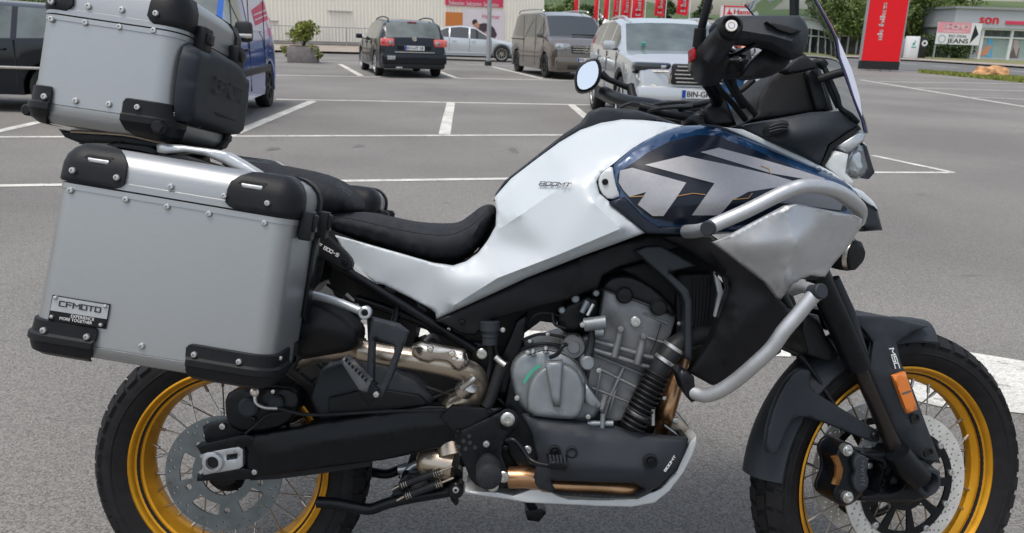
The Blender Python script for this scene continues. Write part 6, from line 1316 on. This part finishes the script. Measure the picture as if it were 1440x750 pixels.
handles(o, (.28,), .92, wt_, TRIM); bx(o, 'front_bumper', (2.12, 0, .45), (.25, 1.7, .34), TRIM, .07); bx(o, 'grille', (2.19, 0, .76), (.05, .9, .14), TRIM, .02)
bx(o, 'fuel_flap', (-1.2, -.93, .9), (.2, .01, .2), BLP, 0)

# black hatchback at the left edge
nb_ = G(10, 157); hN = radians(183)
o, wt_ = vehicle('hatchback', 'black hatchback at the left edge of the car park', 'car', (-7.0, nb_[1]+.75, 0), hN, 4.3, 1.80, 1.46,
    [(2.15, .60), (2.08, .72), (1.3, .92), (1.0, .98), (.25, 1.38), (-.3, 1.46), (-1.3, 1.42), (-1.75, 1.30), (-2.08, 1.0), (-2.15, .55)], [(2.1, .8), (1, .92), (-2.0, 1.02)], .24, (1.3, -1.3), .32, BKP,
    [(.06, .86), (-.82, -.02), (-1.5, -.9)], ws=(.25, 1.0), rw=(-2.08, -1.75), glass=GLASSL, rimmat=SILVER, spokes=5)
seams(o, (.95, .02, -.86), wt_, .35, .96); handles(o, (.18, -.66), .84, wt_, BKP)
for s in (-1, 1): m_ = bx(o, 'wing_mirror', (.85, s*1.0, 1.02), (.16, .22, .14), M('mirror_brown', (.10, .09, .085), .4, coat=.5), .05); bx(m_, 'mirror_strip', (.86, s*1.02, .955), (.13, .2, .02), CHROME, .005); bx(o, 'side_moulding', (-.1, s*.90, .60), (2.4, .03, .04), CHROME, .01); bx(o, 'tail_lamp', (-2.05, s*.72, .92), (.16, .26, .2), REDL, .04); bx(o, 'headlamp', (2.0, s*.66, .7), (.25, .3, .16), LAMPG, .04)

# small far cars between the vans
for px, Y, col, lab in ((846, 60, (.6, .62, .63), 'small white car far behind the gap between van and SUV'), (1010, 70, (.55, .1, .08), 'red car partly hidden behind the handlebar stem'), (1080, 66, (.5, .52, .55), 'pale car far behind the hand guard')):
    g0 = on_ground(px, Y); o, w0 = vehicle('parked_car', lab, 'car', g0, radians(170), 4.2, 1.78, 1.45, [(2.1, .6), (1.3, .9), (1.0, .96), (.25, 1.38), (-.3, 1.45), (-1.3, 1.4), (-1.8, 1.2), (-2.1, .6)], [(2.1, .8), (1, .9), (-2, 1.0)], .24, (1.3, -1.3), .32, M('far_car_paint', col, .3, .2, coat=1), [(.06, .86), (-1.5, -.02)], ws=(.25, 1.0), rw=(-1.8, -1.3), group='cars parked far behind')

# ---- flags
FG = 'red advertising flags on white poles'
flagd = [(800, 110, 'narrow red flag left above the brown van roof'), (808, 100, 'second narrow red flag above the brown van roof'), (836, 92, 'slim red flag beside the white gazebo'), (850, 86, 'slim red flag right of the white gazebo'), (864, 80, 'slim red flag near the SUV roof corner'), (878, 74, 'red flag with white lettering left of the widest ones'), (895, 70, 'broad red flag with white lettering above the SUV roof'), (925, 68, 'broad red flag in front of the tall dark tree'), (957, 66, 'rightmost red flag above the SUV roof')]
for px, Y, lab in flagd:
    g0 = on_ground(px, Y); o = empty('flag', lab, 'flag', g0, group=FG); k = (Y+1.6)/1150; wpx = {800: 5, 808: 5, 836: 5, 850: 6, 864: 7, 878: 11, 895: 14, 925: 12, 957: 14}[px]; w = wpx*k; bot = {800: 19, 808: 19, 836: 28, 850: 28, 864: 27, 878: 29, 895: 27, 925: 24, 957: 22}[px]
    zb = at(px, bot, Y)[2]; zt = zb+4.2
    V, F = sweep([(w*.62, 0, 0), (w*.62, 0, zt+.2)], [.04, .03], 8); mk('pole', V, F, WHT, o)
    nx_, nz = 6, 14; V = []; F = []
    for sgn in (0, 1):
        for j in range(nz+1):
            for i in range(nx_+1): t = i/nx_; V.append((w*(.55-1.1*t)-(.12*w*(1-j/nz)), .09*sin(t*4+j*.5)*t+sgn*.006, zb+(zt-zb)*j/nz+.12*t))
    m1 = (nx_+1)*(nz+1)
    for j in range(nz):
        for i in range(nx_): a = j*(nx_+1)+i; F += [(a, a+1, a+nx_+2, a+nx_+1), (a+m1, a+nx_+1+m1, a+nx_+2+m1, a+1+m1)]
    cl_ = mk('cloth', V, F, HRED, o, angle=80)
    if wpx > 6: write3('Hammer', (-w*.08+w*.25, -.16, zb+.3), (0, 0, 1), (-1, 0, 0), 2.9, w*.5, WPRINT, o, bold=.04)

# ---- white gazebo, low sheds, roof sign, pylon
g0 = on_ground(840, 118); o = empty('gazebo', 'white pointed gazebo tent between the flags', 'tent', g0)
V, F = [(-2.3, -2.3, 2.4), (2.3, -2.3, 2.4), (2.3, 2.3, 2.4), (-2.3, 2.3, 2.4), (0, 0, 4.0), (-2.3, -2.3, 2.1), (2.3, -2.3, 2.1), (2.3, 2.3, 2.1), (-2.3, 2.3, 2.1)], [(0, 1, 4), (1, 2, 4), (2, 3, 4), (3, 0, 4), (0, 5, 6, 1), (1, 6, 7, 2), (2, 7, 8, 3), (3, 8, 5, 0)]
mk('canopy', V, F, WHT, o, smooth=False)
for x in (-2.2, 2.2):
    for y in (-2.2, 2.2): V, F = boxvf((x, y, 1.05), (.08, .08, 2.1)); mk('leg', V, F, GALV, o, smooth=False)
def shed(label, px0, px1, ytop, Y, depth, wall, roof, nwin=4, z0=0, roofh=.5):
    a = at(px0, ytop, Y); b = at(px1, ytop, Y); w = b[0]-a[0]; h = (a[2]+b[2])/2; o = empty('shed', label, 'building', ((a[0]+b[0])/2, Y+depth/2, 0)); bx(o, 'wall', (0, 0, h/2), (w, depth, h), wall, 0)
    V = [(-w/2-.2, -depth/2-.2, h-.05), (w/2+.2, -depth/2-.2, h-.05), (w/2+.2, depth/2+.2, h-.05), (-w/2-.2, depth/2+.2, h-.05), (-w/2-.2, 0, h+roofh), (w/2+.2, 0, h+roofh)]; mk('roof', V, [(0, 1, 5, 4), (2, 3, 4, 5), (0, 4, 3), (1, 2, 5), (3, 2, 1, 0)], roof, o, smooth=False)
    for i in range(nwin): f = bx(o, 'window', (-w/2+w*(i+.5)/nwin, -depth/2-.02, h*.6), (w/nwin*.5, .06, h*.3), WHT, 0); bx(f, 'pane', (-w/2+w*(i+.5)/nwin, -depth/2-.055, h*.6), (w/nwin*.42, .02, h*.24), GLASSD, 0)
    return o
ROOFG = M('grey_roof', (.20, .19, .18), .8, noise=.15, nscale=.8)
shed('long low shed with white wall under a grey roof behind the SUV', 935, 1012, 38, 125, 10, WHT, ROOFG, 9, roofh=1.2)
shed('brown roofed low building beyond the flags', 880, 960, 40, 150, 12, PAVE, ROOFG, 6, roofh=1.0); shed('white hall behind the left handlebar stem', 985, 1030, 32, 95, 12, WHT, ROOFG, 3, roofh=.2)
shed('pale low building right of the roof sign', 1068, 1130, 44, 130, 12, GREYB, ROOFG, 5, roofh=.6)
a, b = at(1018, 8, 84), at(1060, 8, 84); zt = a[2]; zb = at(1018, 28, 84)[2]; w = b[0]-a[0]
o = empty('roof_sign', 'white roof sign with red lettering and red emblem', 'sign', (a[0], 84, 0)); 
V = [(0, 0, zb), (w, 0, zb), (w, 0, zt), (0, 0, zt), (w+1.0, .8, zb), (w+.9, .8, zb+.5), (0, 1.2, zb), (0, 1.2, zt), (w, 1.2, zt), (w, 1.2, zb), (-.25, 1, zt), (-.25, 1, zb)]
mk('sign_face', V, [(0, 1, 2, 3), (1, 4, 5, 2), (3, 2, 8, 7), (0, 3, 7, 6), (6, 7, 8, 9)], WHT, o, smooth=False); bx(o, 'sign_border', (w/2, -.02, zt-.06), (w, .04, .12), HRED, 0); bx(o, 'sign_border', (.08, -.02, (zt+zb)/2), (.14, .04, zt-zb), HRED, 0); bx(o, 'sign_post', (w*.3, .6, zb/2), (.3, .3, zb), GALV, 0); bx(o, 'sign_post', (w*.8, .6, zb/2), (.3, .3, zb), GALV, 0)
write3('Hamn', (w*.36, -.05, zb+(zt-zb)*.42), (1, 0, 0), (0, 0, 1), w*.60, (zt-zb)*.36, HRED, o, bold=.05)
mk('emblem', [(w*.10, -.05, zb+(zt-zb)*.40), (w*.32, -.05, zb+(zt-zb)*.40), (w*.30, -.05, zb+(zt-zb)*.52), (w*.24, -.05, zb+(zt-zb)*.56), (w*.20, -.05, zb+(zt-zb)*.86), (w*.16, -.05, zb+(zt-zb)*.56)], [(0, 1, 2, 3, 4, 5)], HRED, o, smooth=False)
# pylon
g0 = on_ground(1046, 260); o = empty('pylon', 'lattice power pylon rising behind the roof sign', 'pylon', g0); ps = []
for z0, z1, w0, w1 in ((0, 8, 2.6, 1.9), (8, 15, 1.9, 1.3), (15, 22, 1.3, .8), (22, 28, .8, .4)):
    for sx in (-1, 1):
        for sy in (-1, 1): ps.append(sweep([(sx*w0, sy*w0, z0), (sx*w1, sy*w1, z1)], .10, 5))
        ps.append(sweep([(sx*w0, -w0, z0), (-sx*w1, -w1, z1)], .07, 5)); ps.append(sweep([(sx*w0, w0, z0), (-sx*w1, w1, z1)], .07, 5)); ps.append(sweep([(-w1, sx*w1, z1), (w1, sx*w1, z1)], .07, 5))
for z in (18, 24): ps.append(sweep([(-6, 0, z), (6, 0, z)], .10, 5))
V, F = join(ps); mk('lattice', V, F, GALV, o, smooth=False)

# ---- red banner board
b0, b1 = G(1207, 99), G(1256, 101); d = b1-b0; w = np.linalg.norm(d[:2]); yaw = atan2(d[1], d[0]); Yb = b0[1]; o = empty('banner', 'tall red advertising banner with a white web name and black foot', 'banner', (b0[0], b0[1], 0), (0, 0, yaw))
D_ = np.linalg.norm(b0-CAM); k = D_/1150; w = 49*k/max(.2, abs(cos(yaw))); w = 49*k
o.rotation_euler = (0, 0, 0.0); hb = 150*k
bx(o, 'panel', (w/2+.0, 0, .45+hb/2), (w, .18, hb), BRED, 0); bx(o, 'foot', (w/2, -.01, .27), (w+.02, .22, .40), TRIM, 0)
for x in (.0, 1.0): bx(o, 'edge_profile', (w*x, -.0, .45+hb/2), (.05, .22, hb), WHT if 0 else GALV, 0)
for x in (.25, .55, .8): V, F = sweep([(w*x, 0, .12), (w*x-.12, -.35, .0)], .025, 6); mk('support', V, F, TRIM, o)
write3('ak-bikes', (w*.46, -.10, .45+26*k), (0, 0, 1), (-1, 0, 0), 44*k, 6.5*k, WPRINT, o, bold=.06)

# ---- cabinets
for (x0, x1, yt, yb, col, lab, Yc) in ((1280, 1295, 51, 83, WHT, 'tallest pale grey cabinet with a green mark', 72), (1270, 1280, 55, 82, GALV, 'middle mesh cabinet left of the marked one', 73), (1258, 1270, 57, 82, GREYB, 'low grey cabinet nearest the red banner', 73), (1297, 1306, 53, 82, TRIM, 'dark cabinet with a round sign right of the marked one', 74)):
    a, b = at(x0, yt, Yc), at(x1, yt, Yc); w = b[0]-a[0]; h = a[2]; o = empty('cabinet', lab, 'cabinet', ((a[0]+b[0])/2, Yc, 0), group='street cabinets by the road'); bx(o, 'housing', (0, .4, h/2), (w, .8, h), col, .03); bx(o, 'plinth', (0, .4, .08), (w+.06, .86, .16), PAVE, 0); bx(o, 'door', (0, -.01, h*.55), (w*.88, .03, h*.8), col, .01)
    if x0 == 1280: mk('green_mark', [(-.16, -.035, h*.62), (.02, -.035, h*.62), (.10, -.035, h*.78), (0, -.035, h*.86), (.02, -.035, h*.74), (-.12, -.035, h*.74)], [(0, 1, 2, 3, 4, 5)], GREENP, o, smooth=False); bx(o, 'green_bar', (-.02, -.03, h*.54), (.4, .02, .09), GREENP, 0)
    if x0 == 1297: V, F = lathe_vf([(.12, 0), (.26, 0)], 20); mk('round_sign', V+np.array([0, -.03, h*.75]), F, WHT, o)

# ---- shoe shop sign
Ys = 74; a, b = at(1320, 31, Ys), at(1382, 31, Ys); zb = at(1320, 62, Ys)[2]; zt = a[2]; w = b[0]-a[0]; zr = at(1382, 63, Ys)[2]
o = empty('shop_sign', 'pink and white direction sign with a black arrow on two posts', 'sign', (a[0], Ys, 0)); H_ = zt-zb
bx(o, 'board', (w/2, 0, (zt+zb)/2), (w, .08, H_), WHT, 0)
def quad(nm, u0, v0, u1, v1, m_, off=.05): return mk(nm, [(w*u0, -off, zb+H_*v0), (w*u1, -off, zb+H_*v0), (w*u1, -off, zb+H_*v1), (w*u0, -off, zb+H_*v1)], [(0, 1, 2, 3)], m_, o, smooth=False)
quad('pink_panel', 0, .52, .76, 1, M('pale_pink_print', (.72, .30, .34), .5)); mk('arrow', [(w*.78, -.052, zb+H_*.05), (w*.95, -.052, zb+H_*.5), (w*.84, -.052, zb+H_*.92)], [(0, 1, 2)], BPRINT, o, smooth=False)
write3('SCHUH', (w*.14, -.055, zb+H_*.70), (1, 0, 0), (0, 0, 1), w*.55, H_*.22, WPRINT, o, bold=.05); write3('Outlet', (w*.14, -.055, zb+H_*.56), (1, 0, 0), (0, 0, 1), w*.5, H_*.09, WPRINT, o) ; write3('BIG DEAL', (w*.28, -.055, zb+H_*.33), (1, 0, 0), (0, 0, 1), w*.42, H_*.11, GREYD2, o, bold=.03); write3('JEANS', (w*.26, -.055, zb+H_*.07), (1, 0, 0), (0, 0, 1), w*.48, H_*.20, BPRINT, o, bold=.04)
for u in (-.01, .85): bx(o, 'post', (w*(u+.03), .06, zb/2+.2), (.12, .08, zb+.4), GALV, 0)
V, F = lathe_vf([(H_*.14, 0), (H_*.19, 0)], 20); mk('emblem_ring', V+np.array([w*.13, -.053, zb+H_*.24]), F, GREYB, o)

# ---- glass fronted shop on the right
Yr = 82; sx0 = at(1338, 60, Yr)[0]; sx1 = at(1620, 60, Yr)[0]; SW = sx1-sx0
o = empty('shop', 'grey shop with red lettering and large poster windows', 'building', (sx0, Yr, 0), (0, 0, radians(-2))); SHOP = o
def sz(x, y): return at(x, y, Yr)[2]
zr_, zw, zm = sz(1400, 14), sz(1400, 40), sz(1400, 53)
bx(o, 'fascia', (SW/2, 4, (zr_+zw)/2), (SW+.6, 9, zr_-zw), GREYB, 0); bx(o, 'roof', (SW/2, 4, zr_+.1), (SW+1, 9.4, .2), GALV, 0); bx(o, 'wall', (SW/2, 5.5, zw/2), (SW, 5.5, zw), GREYB, 0)
bx(o, 'lintel', (SW/2, -.2, zw-.08), (SW+.3, .3, .2), WHT, 0); bx(o, 'transom', (SW/2, -.05, zm), (SW, .12, .14), WHT, 0); bx(o, 'plinth', (SW/2, -.05, .15), (SW, .2, .3), GREYB, 0)
nP = 7
PW = M('shop_glass', (.30, .38, .36), .08, 0, coat=.6, noise=.15, nscale=.5)
for i in range(nP+1): bx(o, 'column', (SW*i/nP, -.08, zw/2), (.26, .2, zw), WHT, 0)
for i in range(nP): bx(o, 'pane', (SW*(i+.5)/nP, .05, (zm+.3)/2), (SW/nP-.26, .04, zm-.3), PW, 0); bx(o, 'pane', (SW*(i+.5)/nP, .05, (zm+zw)/2), (SW/nP-.26, .04, zw-zm-.2), GLASSL, 0)
def spos(x, y): q = at(x, y, Yr-.1); return (q[0]-sx0, q[2])
a_ = spos(1372, 33); b_ = spos(1402, 33); write3('son', (a_[0]+.1, -.55, a_[1]), (1, 0, 0), (0, 0, 1), b_[0]-a_[0]-.3, .85, HRED, o, bold=.05)
a_ = spos(1409, 34); bx(o, 'red_band', (a_[0]+4, -.54, spos(1409, 32)[1]), (8, .06, .32), PINK, 0)
def fig(pts, m_, off=.0): P = [spos(*p) for p in pts]; return mk('window_poster', [(p[0], -.02-off, p[1]) for p in P], [tuple(range(len(P)))], m_, SHOP, smooth=False)
fig([(1390, 52), (1396, 52), (1394, 81), (1386, 80)], M('poster_blue', (.10, .38, .60), .5)); fig([(1372, 72), (1380, 70), (1392, 62), (1394, 66), (1389, 77), (1374, 80)], SKIN, .004)
fig([(1424, 68), (1428, 62), (1433, 68), (1430, 82), (1420, 82), (1418, 78)], M('poster_dark', (.14, .11, .11), .5)); fig([(1425, 58), (1428, 55), (1431, 58), (1432, 66), (1428, 80), (1424, 66)], M('poster_skin', (.45, .36, .33), .5), .004)

# ---- white shop with glazing seen through the screen
Yw = 88; x0 = at(1120, 40, Yw)[0]; x1 = at(1222, 40, Yw)[0]; w = x1-x0; o = empty('shop', 'white shop with tall glazed bays behind the windscreen', 'building', (x0, Yw, 0)); zt = at(1190, 26, Yw)[2]; zf = at(1190, 40, Yw)[2]
bx(o, 'wall', (w/2, 4.2, zt/2), (w, 7, zt), WHT, 0); bx(o, 'fascia', (w/2, .3, (zt+zf)/2), (w, 1.2, zt-zf), WHT, 0); bx(o, 'roof', (w/2, 3.6, zt+.08), (w+.4, 8.4, .16), GALV, 0)
for i in range(9): bx(o, 'mullion', (w*i/8, .2, zf/2), (.14, .12, zf), WHT, 0)
for i in range(8): bx(o, 'pane', (w*(i+.5)/8, .3, zf/2), (w/8-.14, .04, zf), GLASSD, 0)
bx(o, 'transom', (w/2, .18, zf*.72), (w, .1, .12), WHT, 0)

# ---- boulder on the verge
V = []; rg = G(1393, 107); bm = bmesh.new(); bmesh.ops.create_icosphere(bm, subdivisions=3, radius=1)
for v in bm.verts:
    c = v.co; s = 1+.18*sin(c.x*5+1)*cos(c.y*4)+.1*sin(c.z*7+c.x*6); v.co = Vector((c.x*.85*s, c.y*.5*s, max(-.1, min(c.z, .75))*.5*s))
me = bpy.data.meshes.new('boulder'); bm.to_mesh(me); bm.free(); me.materials.append(M('sandstone', (.50, .27, .13), .85, noise=.3, nscale=4, bump=.5, bscale=20)); ob = bpy.data.objects.new('boulder', me); COL.objects.link(ob); ob.location = (rg[0], rg[1], .03); ob.rotation_euler = (0, 0, .2); tag(ob, 'orange brown sandstone boulder on the grass verge', 'rock')

# ---- person behind the bike
def skinned(name, joints, bones, mat, parent, sub=2):
    me = bpy.data.meshes.new(name); me.from_pydata([j[:3] for j in joints], bones, []); o = bpy.data.objects.new(name, me); COL.objects.link(o)
    m = o.modifiers.new('s', 'SKIN'); s = o.modifiers.new('u', 'SUBSURF'); s.levels = sub
    for i, j in enumerate(joints): d = me.skin_vertices[0].data[i]; r = j[3]; d.radius = (r, r*(j[4] if len(j) > 4 else 1)); d.use_root = (i == 0)
    bpy.context.view_layer.update(); m2 = bpy.data.meshes.new_from_object(o.evaluated_get(bpy.context.evaluated_depsgraph_get())); bpy.data.objects.remove(o)
    m2.materials.clear(); m2.materials.append(mat); m2.polygons.foreach_set('use_smooth', [True]*len(m2.polygons)); q = bpy.data.objects.new(name, m2); link(q, parent); return q
pp = at(1030, 120, 8.6); PR = empty('person', 'person in a dark jacket and blue jeans bending forward behind the motorcycle', 'person', (pp[0]-.05, 8.6, 0), (0, 0, radians(-20)))
DJ = M('dark_jacket', (.02, .02, .026), .75, noise=.2, nscale=30)
skinned('body', [(0, 0, .80, .11), (.06, 0, .98, .11, 1.2), (.12, 0, 1.12, .12, 1.3), (.16, 0, 1.19, .06), (.19, 0, 1.25, .05), (.21, 0, 1.31, .085), (.21, 0, 1.40, .08),
                 (.14, -.17, 1.13, .055), (.20, -.22, .95, .042), (.34, -.16, .88, .032), (.39, -.14, .87, .03), (.14, .17, 1.13, .055), (.22, .22, .95, .042), (.36, .14, .90, .032), (.41, .12, .89, .03)],
        [(0, 1), (1, 2), (2, 3), (3, 4), (4, 5), (5, 6), (2, 7), (7, 8), (8, 9), (9, 10), (2, 11), (11, 12), (12, 13), (13, 14)], SKIN, PR)
skinned('jacket', [(0, 0, .78, .135), (.06, 0, .97, .135, 1.2), (.12, 0, 1.11, .14, 1.25), (.155, 0, 1.17, .08), (.14, -.17, 1.13, .07), (.20, -.22, .95, .055), (.31, -.17, .89, .045), (.14, .17, 1.13, .07), (.22, .22, .95, .055), (.33, .15, .91, .045)], [(0, 1), (1, 2), (2, 3), (2, 4), (4, 5), (5, 6), (2, 7), (7, 8), (8, 9)], DJ, PR)
skinned('jeans', [(0, 0, .80, .13, 1.2), (.05, -.11, .70, .10), (.12, -.12, .44, .07), (.04, -.12, .10, .052), (.05, .11, .70, .10), (.20, .12, .46, .07), (.16, .12, .10, .052)], [(0, 1), (1, 2), (2, 3), (0, 4), (4, 5), (5, 6)], DENIM, PR)
skinned('hair', [(.185, 0, 1.33, .085), (.20, 0, 1.40, .090), (.215, 0, 1.42, .07)], [(0, 1), (1, 2)], M('brown_hair', (.05, .028, .015), .7), PR)
for s, x0 in ((-.12, .04), (.12, .16)): skinned('shoe', [(x0-.03, s, .05, .048), (x0+.08, s, .045, .048), (x0+.19, s, .035, .036)], [(0, 1), (1, 2)], TRIM, PR)
for (cx, cy, cz) in ((.40, -.14, .87), (.42, .12, .89)):
    for k in range(5):
        a = (k-2)*.25; ln = (.055, .075, .08, .075, .06)[k]; V, F = sweep(catmull([(cx, cy+(k-2)*.013, cz), (cx+ln*.6, cy+(k-2)*.018, cz-.005), (cx+ln, cy+(k-2)*.018, cz-.028)], 3), [.009]*4+[.0085]*3 if 0 else .008, 6); mk('finger', V, F, SKIN, PR)
V, F = boxvf((.295, 0, 1.335), (.03, .025, .04)); mk('nose', V, F, SKIN, PR, smooth=False)
